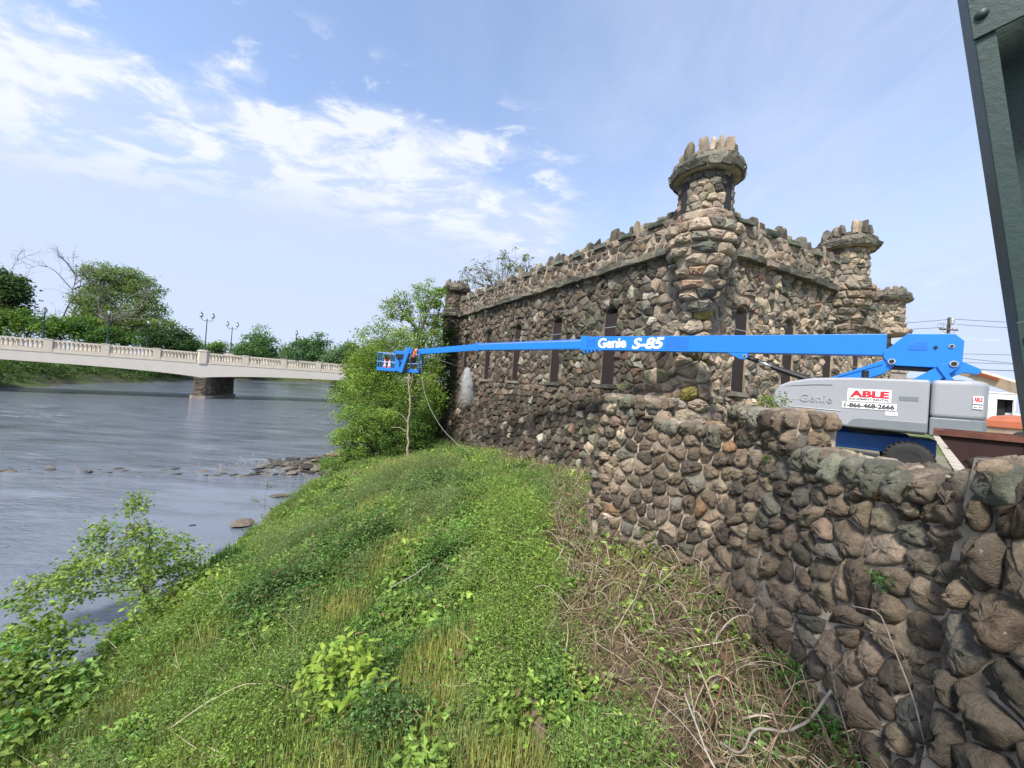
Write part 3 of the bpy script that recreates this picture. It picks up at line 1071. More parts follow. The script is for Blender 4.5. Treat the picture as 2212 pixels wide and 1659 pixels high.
for a, b_ in ((cor[1], cor[2]), (cor[2], cor[3])):
    t = (mid_ - (a + b_) / 2)
    t = t / np.linalg.norm(t) * 0.6
    mb.hexa([(a[0], a[1], HC - K * 5), (b_[0], b_[1], HC - K * 5), (b_[0] + t[0], b_[1] + t[1], HC - K * 5), (a[0] + t[0], a[1] + t[1], HC - K * 5),
             (a[0], a[1], HC + K * 6.3), (b_[0], b_[1], HC + K * 6.3), (b_[0] + t[0], b_[1] + t[1], HC + K * 6.3), (a[0] + t[0], a[1] + t[1], HC + K * 6.3)])
cput('roof', mesh_data('roof', np.concatenate(mb.V), mb.F, M_MORTAR_D))
# battered end wall towards the upstream trees
endf = wall_map(CA + eL * LEN_L, -nL, eL)
mb = MB()
zs = np.linspace(HC - K * 5.4, Z_CORN, 9)
for i in range(8):
    wall_box_pts = [endf(-batter(zs[i]), zs[i], 0), endf(3.0, zs[i], 0), endf(3.0, zs[i], -0.6 - batter(zs[i])), endf(-batter(zs[i]) + 0.01, zs[i], -0.6 - batter(zs[i])),
                    endf(-batter(zs[i + 1]), zs[i + 1], 0), endf(3.0, zs[i + 1], 0), endf(3.0, zs[i + 1], -0.6 - batter(zs[i + 1])), endf(-batter(zs[i + 1]) + 0.01, zs[i + 1], -0.6 - batter(zs[i + 1]))]
    mb.hexa(wall_box_pts)
cput('end_wall', mesh_data('end_wall', np.concatenate(mb.V), mb.F, M_MORTAR_D))


def turret(c, secs, colf, mortar, facing, slots=(), teeth=True, ztop=None, rtop=0.9, teeth_gap=0.25):
    """Round turret: secs = (z0, z1, r0, r1, stone size, aspect, depth, profile)."""
    mb = MB()
    prof = []
    for z0, z1, r0, r1, *_ in secs:
        prof += [(max(r0 - 0.03, 0.05), z0), (max(r1 - 0.03, 0.05), z1)]
    prof = [(r, z) for r, z in prof]
    mb.lathe(prof, (c[0], c[1], 0), 20)
    T = cput('turret', mesh_data('turret', np.concatenate(mb.V), mb.F, mortar))
    for z0, z1, r0, r1, size, asp, dep, prf in secs:
        rm = (r0 + r1) / 2
        half = math.pi * rm
        holes = []
        for (a, w, h0, h1) in slots:
            if z0 <= h0 and h1 <= z1 + 0.02:
                holes.append((a * rm - w / 2, a * rm + w / 2, h0, h1))
        def mf(s, h, d, z0=z0, z1=z1, r0=r0, r1=r1, rm=rm):
            t = facing + s / rm
            r = r0 + (r1 - r0) * (h - z0) / max(z1 - z0, 1e-3) + d
            return (c[0] + math.cos(t) * r, c[1] + math.sin(t) * r, h)
        for P in rubble_cells(-half, half, z0, z1, size, asp, Rc, 0.10, 0.26, holes):
            cs_, ch_ = np.mean([p[0] for p in P]), np.mean([p[1] for p in P])
            V, F = stone_shape(P, mf, Rc.uniform(0.75, 1.25) * dep, Rc, 0.014, 1, prf, 0.06)
            cst.add(V, F, colf(Rc, cs_, ch_), (T, False))
        for (s0, s1, h0, h1) in holes:
            sm = MB()
            V = [mf(s0, h0, 0.012), mf(s1, h0, 0.012), mf(s1, h0, -0.1), mf(s0, h0, -0.1), mf(s0, h1, 0.012), mf(s1, h1, 0.012), mf(s1, h1, -0.1), mf(s0, h1, -0.1)]
            sm.hexa(V)
            put('arrow_slit', mesh_data('arrow_slit', np.concatenate(sm.V), sm.F, M_DARKIN), T)
    if teeth:
        a = 0.0
        z = ztop
        while a < 2 * math.pi - 0.1:
            k_ = int(Rc.integers(2, 4))
            for _ in range(k_):
                w = Rc.uniform(0.24, 0.38)
                def mt(s, h, d, a=a):
                    t = facing + 0.35 + a + s / rtop
                    return (c[0] + math.cos(t) * (rtop + d), c[1] + math.sin(t) * (rtop + d), h)
                V, F = upright(Rc, mt, w / 2, z, w, Rc.uniform(0.34, 0.62), -0.05, 0.32)
                cst.add(V, F, pick(Rc, PAL_CLEAN[:5] + [(0.15, 0.13, 0.115)]) * 0.68, (T, False), 'merlon_stone')
                a += w / rtop * 0.95
            a += Rc.uniform(0.10, 0.34)
    return T


def turret_secs(z, s=1.0, corb=True):
    """z = height of the skirt; corbel below, shaft, two slab rings and a rim above."""
    o = []
    if corb:
        prs = [(0.30, 0.42), (0.45, 0.52), (0.56, 0.62), (0.66, 0.72), (0.78, 0.84), (0.90, 0.96), (1.0, 1.02)]
        h = 0.34 * s
        for i, (a, b_) in enumerate(prs):
            o.append((z - (len(prs) - i) * h, z - (len(prs) - i - 1) * h, a * s, b_ * s, 0.42, 1.6, 0.13, ROUND))
    o.append((z, z + s * 0.36, 1.06 * s, 1.02 * s, 0.46, 1.5, 0.13, ROUND))
    o.append((z + s * 0.36, z + s * 0.72, 0.90 * s, 0.86 * s, 0.36, 1.7, 0.06, ANG))
    o.append((z + s * 0.72, z + s * 1.98, 0.80 * s, 0.78 * s, 0.31, 1.25, 0.06, ANG))
    o.append((z + s * 1.98, z + s * 2.22, 1.04 * s, 1.12 * s, 0.36, 2.4, 0.07, SLAB))
    o.append((z + s * 2.22, z + s * 2.44, 1.06 * s, 1.02 * s, 0.32, 2.4, 0.05, SLAB))
    o.append((z + s * 2.44, z + s * 2.66, 0.88 * s, 0.80 * s, 0.32, 1.8, 0.05, ANG))
    return o


def tur_col(R, s, h):
    if h > HC + K * 7.0:
        return pick(R, PAL_GREEN + [(0.19, 0.17, 0.14)])
    return pick(R, PAL_CLEAN, W_CLEAN) if R.random() < 0.85 else pick(R, PAL_GREEN)


def dark_col(R, s, h):
    return pick(R, PAL_DIRTY + PAL_GREEN)


face1 = math.atan2(-CA[1], -CA[0])
zt = HC + K * 5.28
turret(CA, turret_secs(zt, K), tur_col, M_MORTAR, face1, slots=[(-0.92, 0.36, zt + 0.82 * K, zt + 1.86 * K), (0.98, 0.36, zt + 0.82 * K, zt + 1.86 * K)], ztop=zt + 2.60 * K, rtop=0.80 * K)
C2 = CA + eR * 9.75 * K
turret(C2, turret_secs(HC + K * 5.15, 0.98 * K), tur_col, M_MORTAR, math.atan2(-C2[1], -C2[0]), ztop=HC + K * 7.72, rtop=0.80 * K)
C3 = CA + eR * 21.5 * K + eL * 2.4 * K
turret(C3, turret_secs(HC + K * 4.95, 1.08 * K, False), tur_col, M_MORTAR, math.atan2(-C3[1], -C3[0]), ztop=HC + K * 7.50, rtop=0.85 * K)
C4 = CA + eL * (LEN_L - 0.6) + nL * 0.15
turret(C4, [(HC + K * 1.0, HC + K * 5.1, 0.55 * K, 0.9 * K, 0.42, 1.3, 0.10, ROUND)] + turret_secs(HC + K * 5.1, 1.02 * K, False), dark_col, M_MORTAR_D, math.atan2(-C4[1], -C4[0]), ztop=HC + K * 7.62, rtop=0.80 * K)

# rounded corner of boulders below the big turret
cc = CA - 0.22 * (nL + nR)
fc = math.atan2((nL + nR)[1], (nL + nR)[0])
mb = MB()
mb.lathe([(0.30, HC - K * 2.0), (0.30, HC + K * 2.95)], (cc[0], cc[1], 0), 16)
QU = cput('quoin_column', mesh_data('quoin_column', np.concatenate(mb.V), mb.F, M_MORTAR))
def mq(s, h, d):
    r = 0.42 + d + max(0.0, (HC + K * 0.3 - h)) * 0.10
    t = fc + s / 0.42
    return (cc[0] + math.cos(t) * r, cc[1] + math.sin(t) * r, h)
for P in rubble_cells(-0.75, 0.75, HC - K * 1.9, HC + K * 3.0, 0.50, 1.45, Rc, 0.05, 0.22):
    V, F = stone_shape(P, mq, Rc.uniform(0.10, 0.2), Rc, 0.02, 2, ROUND, 0.05)
    c = pick(Rc, PAL_CLEAN, W_CLEAN)
    if Rc.random() < 0.12:
        c = pick(Rc, [(0.36, 0.20, 0.125), (0.2, 0.165, 0.055)])
    cst.add(V, F, c, (QU, False))
cst.link(M_CASTLE, 300, CB)

# ------------------------------------------------------------------ boundary wall of boulders
Rw = np.random.default_rng(8)
bw = thing('boundary_wall', 'low boulder and mortar wall with raised piers along the top of the bank', 'wall', (4.0, 7.6, 2.5))
BB = np.array(bw.location)
bst = Stones()


def wput(name, me, parent=None):
    return put(name, me, bw, -BB) if parent is None else put(name, me, parent)


Q0, Q1, Q2 = np.array([2.42, 9.48]), np.array([4.48, 7.42]), np.array([4.70, 3.90])
BAT = 0.145


def bw_map(P, Qn, top, off=0.0):
    e = (Qn - P) / np.linalg.norm(Qn - P)
    n = np.array([e[1], -e[0]])

    def f(s, h, d):
        w = off + d + max(0.0, top - h) * BAT
        return (P[0] + e[0] * s + n[0] * w, P[1] + e[1] * s + n[1] * w, h)
    return f, float(np.linalg.norm(Qn - P))


def fore_col(R, s, h, k=1.0):
    c = pick(R, PAL_FORE, W_FORE)
    return c * k


def bw_section(P, Qn, s0, s1, top0, top1, off, size, R, mortar, thick=0.62, cap=None, zlow=1.55, ref=HC - 0.2, prof=ROUND, dep=(0.06, 0.15), big=0.0, back=0.6):
    mf, L = bw_map(P, Qn, ref, off)
    core = MB()
    V = [mf(s0, zlow, 0), mf(s1, zlow, 0), mf(s1, zlow, -thick - back), mf(s0, zlow, -thick - back), mf(s0, top0, 0), mf(s1, top1, 0), mf(s1, top1, -thick), mf(s0, top0, -thick)]
    core.hexa(V)
    o = wput('core', mesh_data('core', np.concatenate(core.V), core.F, mortar))
    topm = max(top0, top1)
    topz = lambda s: top0 + (top1 - top0) * (s - s0) / (s1 - s0)
    for Pc in rubble_cells(s0, s1, zlow, topm + 0.02, size, 1.05, R, 0.15, 0.38):
        cs_, ch_ = np.mean([p[0] for p in Pc]), np.mean([p[1] for p in Pc])
        if ch_ > topz(cs_) - 0.05:
            continue
        V, F = stone_shape(Pc, mf, R.uniform(*dep) * (size / 0.30), R, 0.015, 2 if size > 0.26 else 1, prof, 0.16, 0.1)
        c = fore_col(R, cs_, ch_)
        if ch_ > topm - 0.38 and R.random() < 0.4:
            c = pick(R, [(0.115, 0.115, 0.095), (0.15, 0.142, 0.12), (0.185, 0.155, 0.122)])
        bst.add(V, F, c, (o, False))
    for (c0, c1) in (cap or ()):
        def tm(s, t, d):
            p = mf(s, topz(s), -t)
            return (p[0], p[1], topz(s) + d)
        for Pc in rubble_cells(c0, c1, 0.0, thick, 0.20, 1.2, R, 0.25, 0.4):
            if R.random() < 0.2:
                continue
            V, F = stone_shape(Pc[::-1], tm, R.uniform(0.02, 0.06), R, 0.02, 1, ANG, 0.12, 0.05)
            bst.add(V, F, pick(R, [(0.24, 0.20, 0.155), (0.20, 0.165, 0.13), (0.16, 0.14, 0.115), (0.27, 0.19, 0.13)]), (o, False))
        s = c0
        while s < c1 - 0.08:                             # boulders on end along the front of the top
            w = min(R.uniform(0.22, 0.40), c1 - s)
            h = R.uniform(0.26, 0.46)
            z = topz(s + w / 2)
            Pc = [(s, z - h), (s + w, z - h), (s + w, z - R.uniform(0.0, 0.06)), (s + w / 2, z + R.uniform(0.0, 0.07)), (s, z - R.uniform(0.0, 0.06))]
            V, F = stone_shape(Pc, mf, R.uniform(0.13, 0.22), R, 0.014, 2, ROUND, 0.14, 0.16)
            bst.add(V, F, pick(R, [(0.125, 0.125, 0.10), (0.155, 0.15, 0.125), (0.19, 0.158, 0.122), (0.135, 0.112, 0.088)]), (o, False))
            s += w
    return o


ZT = [HC - 0.04, HC - 0.48, HC - 0.09, HC - 0.57, HC - 0.70]
bw_section(Q0, Q1, 0.0, 2.97, ZT[1], ZT[1], 0.0, 0.275, Rw, M_MORTAR_W, cap=[(1.36, 2.66)])
bw_section(Q0, Q1, -0.03, 1.38, ZT[0], ZT[0], 0.04, 0.28, Rw, M_MORTAR_W, cap=[(0.0, 1.38)], zlow=ZT[1] - 0.05, back=0.05)
bw_section(Q0, Q1, 2.64, 3.02, ZT[2], ZT[2], 0.04, 0.30, Rw, M_MORTAR_W, cap=[(2.64, 3.0)], zlow=ZT[1] - 0.05, back=0.05)
bw_section(Q1, Q2, -0.04, 4.2, ZT[3], ZT[4], 0.0, 0.295, Rw, M_MORTAR_W, cap=[(1.40, 3.95)])
bw_section(Q1, Q2, -0.06, 1.42, ZT[2], ZT[2], 0.05, 0.29, Rw, M_MORTAR_W, cap=[(0.0, 1.42)], zlow=ZT[4] - 0.02, back=0.05)
bw_section(np.array([4.46, 3.58]), np.array([4.40, 0.6]), 0.0, 2.9, HC - 0.36, HC - 0.36, 0.0, 0.40, Rw, M_MORTAR_W, thick=0.9, dep=(0.07, 0.12), cap=[(0.0, 2.5)])
# face of the near pier seen end on
bw_section(np.array([5.56, 3.66]), np.array([4.46, 3.66]), 0.0, 1.1, HC - 0.37, HC - 0.37, 0.0, 0.42, Rw, M_MORTAR_W, thick=0.5)
bw_section(np.array([4.25, 16.6]), Q0 + np.array([0.30, 0.15]), 0.0, 7.1, HC - 0.9, HC - 0.5, -0.5, 0.32, Rw, M_MORTAR_D, prof=ANG)
# rounded outer corner
for (cx, cy, a0, ztop) in ((Q0[0] + 0.30, Q0[1] - 0.02, math.radians(205), HC + 0.02),):
    mb = MB()
    def mc(s, h, d, cx=cx, cy=cy, a0=a0, ztop=ztop):
        r = 0.28 + d + (ztop - h) * 0.085
        t = a0 + s / 0.42
        return (cx + math.cos(t) * r, cy + math.sin(t) * r, h)
    mb.lathe([(0.26 + (ztop - 1.55) * 0.085, 1.55), (0.26, ztop)], (cx, cy, 0), 16)
    o = wput('core', mesh_data('core', np.concatenate(mb.V), mb.F, M_MORTAR_W))
    for Pc in rubble_cells(-0.50, 0.50, 1.6, ztop, 0.30, 1.15, Rw, 0.06, 0.25):
        V, F = stone_shape(Pc, mc, Rw.uniform(0.10, 0.18), Rw, 0.02, 2, ROUND, 0.12, 0.06)
        c = fore_col(Rw, 0, 0, 1.45)  # corner stones lightened so the pillar looks sunlit
        ch_ = np.mean([p[1] for p in Pc])
        if ch_ < 3.5 and Rw.random() < 0.6:
            c = pick(Rw, [(0.24, 0.20, 0.165), (0.20, 0.165, 0.135)])
        if 3.9 < ch_ < 4.3 and Rw.random() < 0.35:
            c = np.array([0.24, 0.145, 0.08])
        bst.add(V, F, c, (o, False))


def end_face(P, Qn, s, z0, z1, w, R):
    mf, L = bw_map(P, Qn, HC - 0.2, 0.07)
    e = (Qn - P) / np.linalg.norm(Qn - P)
    def ef(t, h, d):
        p = mf(s, h, -t)
        return (p[0] + e[0] * d, p[1] + e[1] * d, h)
    for Pc in rubble_cells(0.0, w, z0, z1 + 0.06, 0.27, 1.0, R, 0.05, 0.3):
        V, F = stone_shape(Pc, ef, R.uniform(0.08, 0.13), R, 0.02, 2, ROUND, 0.12, 0.06)
        bst.add(V, F, fore_col(R, 0, 0, 1.25), (ENDP, False))


mb = MB(); mb.box((4.6, 7.0, 4.0), (0.1, 0.1, 0.1))
ENDP = wput('core', mesh_data('core', np.concatenate(mb.V), mb.F, M_MORTAR_W))
end_face(Q0, Q1, 1.38, ZT[1] - 0.06, ZT[0], 0.6, Rw)
end_face(Q1, Q2, 1.42, ZT[3] - 0.10, ZT[2], 0.62, Rw)
bst.link(M_WALLST, 300, BB, True)

# ------------------------------------------------------------------ concrete bridge over the river
BR = np.array([-57.15, 70.9, 0.0])
bridge = thing('bridge', 'pale concrete road bridge with balustrade and one stone pier across the river', 'bridge', BR, math.atan2(0.545, 0.838))
SK = 3.41 / 11.0


def sk(V):
    V = np.asarray(V, dtype=float).copy()
    V[:, 0] += V[:, 1] * SK
    return V


def soffit(x):
    return 5.05 - 1.15 * math.exp(-abs(x) / 9.0)


xs_ = list(np.linspace(-52, 46, 50))
for y0, y1 in ((-0.06, 0.7), (10.3, 11.1)):
    mb = MB()
    n = len(xs_)
    V = [(x, y, z) for y in (y0, y1) for x in xs_ for z in (soffit(x), 6.62)]
    F = []
    for i in range(n - 1):
        a = 2 * i
        F += [(a, a + 2, a + 3, a + 1), (2 * n + a + 1, 2 * n + a + 3, 2 * n + a + 2, 2 * n + a), (a + 2, a, 2 * n + a, 2 * n + a + 2), (a + 1, a + 3, 2 * n + a + 3, 2 * n + a + 1)]
    F += [(0, 1, 2 * n + 1, 2 * n), (2 * n - 1, 2 * n - 2, 4 * n - 2, 4 * n - 1)]
    put('girder', mesh_data('girder', sk(V), F, M_CONC2), bridge)
for y in (3.3, 5.4, 7.6):
    mb = MB()
    mb.box((-3, y, 5.9), (97, 0.5, 1.3))
    put('girder', mesh_data('girder', sk(np.concatenate(mb.V)), mb.F, M_CONC2), bridge)
mb = MB()
mb.box((-3, 5.5, 6.75), (97, 10.7, 0.27))
put('deck', mesh_data('deck', sk(np.concatenate(mb.V)), mb.F, M_CONC), bridge)
bal_me = None
PED = [-6.38 * 3 + 6.38 * k for k in range(-4, 8)]
mbb = MB()
mbb.lathe([(0.15, 0.0), (0.17, 0.10), (0.14, 0.2), (0.17, 0.50), (0.14, 0.86), (0.17, 0.96), (0.15, 1.06)], k=6)
bal_me = mesh_data('baluster', np.concatenate(mbb.V), mbb.F, M_CONC, smooth=True)
for side, y in (('near', 0.2), ('far', 10.85)):
    for i, x in enumerate(PED):
        main = abs(x) < 0.1
        w = 1.75 if main else 0.98
        zt_ = 9.02 if main else 8.62
        p = MB()
        if main:
            c_ = 0.35
            o8 = [(-w / 2 + c_, -0.42), (w / 2 - c_, -0.42), (w / 2, -0.42 + c_), (w / 2, 0.42 - c_ + 0.1), (w / 2 - c_, 0.52), (-w / 2 + c_, 0.52), (-w / 2, 0.42 - c_ + 0.1), (-w / 2, -0.42 + c_)]
            p.prism(o8, 6.45, zt_ - 0.35, 'z')
            p.prism([(a * 1.10, b_ * 1.14) for a, b_ in o8], zt_ - 0.35, zt_ - 0.18, 'z')
            p.prism([(a * 0.78, b_ * 0.78) for a, b_ in o8], zt_ - 0.18, zt_, 'z')
        else:
            p.box((0, 0, 7.53), (w, 0.60, 2.0))
            p.box((0, 0, zt_ - 0.06), (w * 1.07, 0.68, 0.14))
        V = np.concatenate(p.V) + np.array([x + y * SK, y, 0])
        put('pedestal', mesh_data('pedestal', V, p.F, M_CONC), bridge)
        if i + 1 < len(PED):
            x0, x1 = x + w / 2, PED[i + 1] - (1.75 if abs(PED[i + 1]) < 0.1 else 0.98) / 2
            for nm, z0, z1, d in (('base_rail', 6.64, 7.16, 0.50), ('plinth', 6.50, 6.66, 0.62), ('top_rail', 8.22, 8.50, 0.48)):
                p = MB()
                p.box(((x0 + x1) / 2 + y * SK, y, (z0 + z1) / 2), (x1 - x0 - 0.01, d, z1 - z0))
                put(nm, mesh_data(nm, np.concatenate(p.V), p.F, M_CONC), bridge)
            if side == 'near':
                nb_ = 11
                for q in range(nb_):
                    put('baluster', bal_me, bridge, (x0 + (x1 - x0) * (q + 0.5) / nb_ + y * SK, y, 7.16))
            else:
                p = MB()
                nb_ = 11
                for q in range(nb_):
                    p.box((x0 + (x1 - x0) * (q + 0.5) / nb_ + y * SK, y, 7.69), (0.3, 0.2, 1.06))
                o = put('balusters', mesh_data('balusters', np.concatenate(p.V), p.F, M_CONC), bridge)
p = MB()
pier_o = [(-1.25, 0.6), (-0.75, -0.15), (0.75, -0.15), (1.25, 0.6), (1.25, 10.2), (0.75, 10.9), (-0.75, 10.9), (-1.25, 10.2)]
p.prism(pier_o, -0.6, 3.82, 'z')
p.prism([(a * 1.12, (b_ - 5.4) * 1.025 + 5.4) for a, b_ in pier_o], 3.62, 3.90, 'z')
PR = put('pier', mesh_data('pier', sk(np.concatenate(p.V)), p.F, M_PIER), bridge)
p = MB()
p.prism([(a * 1.28, (b_ - 5.4) * 1.05 + 5.4) for a, b_ in pier_o], -0.6, 0.55, 'z')
put('footing', mesh_data('footing', sk(np.concatenate(p.V)), p.F, plain('bleached pier footing', (0.27, 0.23, 0.19), 0.9, var=0.35, vscale=1.2, bstr=0.5, bscale=3)), PR)
Rp = np.random.default_rng(3)
nst = 0
for (a, b_) in ((pier_o[0], pier_o[1]), (pier_o[1], pier_o[2]), (pier_o[2], pier_o[3]), (pier_o[3], pier_o[4])):
    A_, B_ = np.array([a[0] + a[1] * SK, a[1]]), np.array([b_[0] + b_[1] * SK, b_[1]])
    e_ = (B_ - A_) / np.linalg.norm(B_ - A_)
    n_ = np.array([e_[1], -e_[0]])
    mfp = lambda s, h, d: (A_[0] + e_[0] * s + n_[0] * d, A_[1] + e_[1] * s + n_[1] * d, h)
    for Pc in rubble_cells(0, float(np.linalg.norm(B_ - A_)), 0.5, 3.55, 0.62, 1.9, Rp, 0.05, 0.14):
        V, F = stone_shape(Pc, mfp, Rp.uniform(0.04, 0.09), Rp, 0.02, 0, SLAB, 0.03, 0.05)
        put('stone', mesh_data('stone', V, F, M_CASTLE, pick(Rp, [(0.13, 0.105, 0.085), (0.10, 0.085, 0.07), (0.16, 0.13, 0.105)])), PR)

# lamp posts on the bridge


def lamp_post(loc, top, twin, label, rz=0.576):
    L = thing('lamp_post', label, 'lamp post', loc, rz, 'lamp posts along the bridge')
    h = top - loc[2]
    p = MB()
    p.lathe([(0.22, 0), (0.24, 0.12), (0.15, 0.35), (0.12, 0.9), (0.085, 1.2), (0.065, h - 1.35), (0.10, h - 1.3), (0.05, h - 1.2)] if twin else
            [(0.22, 0), (0.24, 0.12), (0.15, 0.35), (0.12, 0.9), (0.085, 1.2), (0.065, h - 0.95), (0.14, h - 0.9), (0.10, h - 0.85)], k=8)
    p.build('pole', M_LAMP, L, True)
    xs = (-0.85, 0.85) if twin else (0.0,)
    if twin:
        for s in (-1, 1):
            a = MB()
            a.tube([(0, 0, h - 1.5), (s * 0.35, 0, h - 1.62), (s * 0.75, 0, h - 1.45), (s * 0.85, 0, h - 1.12)], 0.05, 6)
            a.build('arm', M_LAMP, L)
    for x in xs:
        b0 = h - 1.10 if twin else h - 0.85
        g = MB()
        g.lathe([(0.10, 0), (0.26, 0.22), (0.28, 0.50), (0.20, 0.66)], (x, 0, b0), 8)
        G = g.build('lantern', M_LGLASS, L)
        cpp = MB()
        cpp.lathe([(0.26, 0.64), (0.22, 0.74), (0.07, 0.88), (0.05, 0.96), (0.08, 1.02), (0.015, 1.12 if twin else 0.98)], (x, 0, b0), 8)
        for k_ in range(4):
            t = math.pi / 4 + k_ * math.pi / 2
            cpp.tube([(x + 0.10 * math.cos(t), 0.10 * math.sin(t), b0), (x + 0.275 * math.cos(t), 0.275 * math.sin(t), b0 + 0.22), (x + 0.295 * math.cos(t), 0.295 * math.sin(t), b0 + 0.5), (x + 0.24 * math.cos(t), 0.24 * math.sin(t), b0 + 0.66)], 0.02, 4)
        cpp.build('lantern_frame', M_LAMP, G)


lamp_post((-57.1, 71.2, 9.0), 16.0, True, 'twin-lantern lamp post on the large pedestal over the bridge pier')
lamp_post((-60.2, 81.9, 9.0), 15.9, True, 'shorter looking twin-lantern lamp post on the far parapet behind the pier')
lamp_post((-73.8, 60.3, 8.6), 13.4, False, 'single lamp post nearest the left end of the bridge, against dark low shrubs')
lamp_post((-67.8, 64.2, 8.6), 14.3, False, 'single lamp post in front of the tall grey bare tree behind the bridge')
lamp_post((-74.3, 78.0, 8.4), 14.5, False, 'faint single lamp post on the far parapet below the tall leafy tree')
lamp_post((-44.6, 78.6, 8.6), 14.5, False, 'single lamp post on the near parapet right of the twin lamp posts')
lamp_post((-48.6, 88.3, 8.4), 14.3, False, 'smaller single lamp post on the far parapet, just right of a nearer one')

# ------------------------------------------------------------------ blue boom lift
dL = np.array([-17.2, 15.8]) / math.hypot(17.2, 15.8)
LR = np.array([9.707, 10.43, HC - 1.5])
lift = thing('boom_lift', 'blue telescopic boom lift with grey hood reaching out past the castle wall', 'boom lift', LR, math.atan2(dL[1], dL[0]))


def TL(V):
    """World points into the lift's own frame."""
    V = np.asarray(V, dtype=float).reshape(-1, 3) - LR
    return np.stack([V[:, 0] * dL[0] + V[:, 1] * dL[1], -V[:, 0] * dL[1] + V[:, 1] * dL[0], V[:, 2]], -1)


def beam(mb, x0, x1, b0, t0, b1, t1, hw):
    mb.hexa([(x0, -hw, b0), (x1, -hw, b1), (x1, hw, b1), (x0, hw, b0), (x0, -hw, t0), (x1, -hw, t1), (x1, hw, t1), (x0, hw, t0)])


TF = lambda y: [[-1, 0, 0, 0], [0, 0, 1, y], [0, 1, 0, 0], [0, 0, 0, 1]]     # lettering frame on the side that faces the river


def TFm(y):
    return np.array([[-1, 0, 0, 0], [0, 0, 1, y], [0, 1, 0, 0], [0, 0, 0, 1]], dtype=float)


p = MB(); beam(p, -0.25, 9.13, 3.01, 3.575, 3.285, 3.845, 0.20)
B1 = bevel(p.build('base_boom', M_BLUE, lift), 0.012)
p = MB(); beam(p, 8.86, 9.16, 3.26, 3.868, 3.268, 3.876, 0.222)
bevel(p.build('boom_collar', M_BLUE, B1), 0.008)
p = MB(); beam(p, 4.74, 5.57, 3.215, 3.665, 3.235, 3.69, 0.2035)
p.build('faded_decal', M_BLUEP, B1)
p = MB(); beam(p, 8.45, 8.88, 3.40, 3.70, 3.41, 3.71, 0.2035)
p.build('faded_decal', M_BLUEP, B1)
p = MB(); p.prism([(9.05, 3.28), (9.0, 3.14), (8.75, 3.17), (8.30, 3.22), (8.0, 3.27)], 0.10, 0.20, 'y')
p.build('wear_pad_bracket', M_BLUE, B1)
p = MB()
for x in (8.9, 8.72, 8.54, 8.36):
    p.lathe([(0.045, 0), (0.045, 0.03)], (0, 0, 0), 8)
V = np.concatenate(p.V); V2 = []
for i, x in enumerate((8.9, 8.72, 8.54, 8.36)):
    q = V[i * 16:(i + 1) * 16]
    V2.append(np.stack([q[:, 0] + x, q[:, 2] + 0.185, q[:, 1] + 3.215 + 0.012 * i], -1))
put('bolts', mesh_data('bolts', np.concatenate(V2), p.F, M_BLACK), B1)
fit_text('Genie', -8.33, -7.08, 3.335, 3.745, TFm(0.206), M_WHITE, 'lettering', B1, bold=0.03, depth=0.006, spacing=0.92)
fit_text('S-85', -6.84, -5.60, 3.27, 3.705, TFm(0.206), M_WHITE, 'lettering', B1, bold=0.035, shear=0.22, depth=0.006, spacing=0.95)
p = MB(); beam(p, 8.9, 15.9, 3.31, 3.75, 3.35, 3.73, 0.165)
B2_ = p.build('middle_boom', M_BLUE, lift)
p = MB(); beam(p, 15.72, 15.94, 3.325, 3.76, 3.325, 3.757, 0.18)
p.build('boom_collar', M_BLUE, B2_)
p = MB(); beam(p, 9.2, 15.7, 3.665, 3.70, 3.66, 3.69, 0.1675)
p.build('wear_strip', M_STEEL, B2_)
p = MB(); beam(p, 9.2, 15.7, 3.335, 3.352, 3.352, 3.368, 0.1675)
p.build('cable_track', M_BLACK, B2_)
p = MB(); beam(p, 15.8, 21.85, 3.36, 3.705, 3.14, 3.475, 0.135)
B3_ = p.build('tip_boom', M_BLUE, lift)
p = MB(); beam(p, 15.95, 21.4, 3.40, 3.425, 3.185, 3.21, 0.1375)
p.build('wear_strip', M_BLUEP, B3_)
# rear of the boom: side plates, pins, access panel
p = MB()
p.prism([(-0.2, 2.95), (-0.2, 3.10), (-0.62, 3.56), (-1.42, 3.525), (-1.58, 3.35), (-1.57, 2.85), (-1.44, 2.69), (-1.12, 2.70), (-0.46, 2.74), (-0.30, 2.80)], -0.235, 0.235, 'y')
RP = bevel(p.build('boom_end_plate', M_BLUE, lift), 0.01)
p = MB(); p.prism([(-0.64, 3.20), (-0.79, 3.36), (-0.97, 3.36), (-0.98, 3.13), (-0.66, 3.13)], 0.225, 0.243, 'y')
bevel(p.build('access_panel', M_BLUEP, RP), 0.006)


def ypin(r0, r1, x, y, z, mat_o, mat_i, parent, t=0.03):
    p = MB(); p.lathe([(r0, 0), (r0, t)], (0, 0, 0), 14)
    V = np.concatenate(p.V)
    o = put('pin_boss', mesh_data('pin_boss', np.stack([V[:, 0] + x, V[:, 2] + y, V[:, 1] + z], -1), [f[::-1] for f in p.F], mat_o), parent)
    p = MB(); p.lathe([(r1, 0), (r1, t + 0.012)], (0, 0, 0), 12)
    V = np.concatenate(p.V)
    put('pin', mesh_data('pin', np.stack([V[:, 0] + x, V[:, 2] + y, V[:, 1] + z], -1), [f[::-1] for f in p.F], mat_i), o)


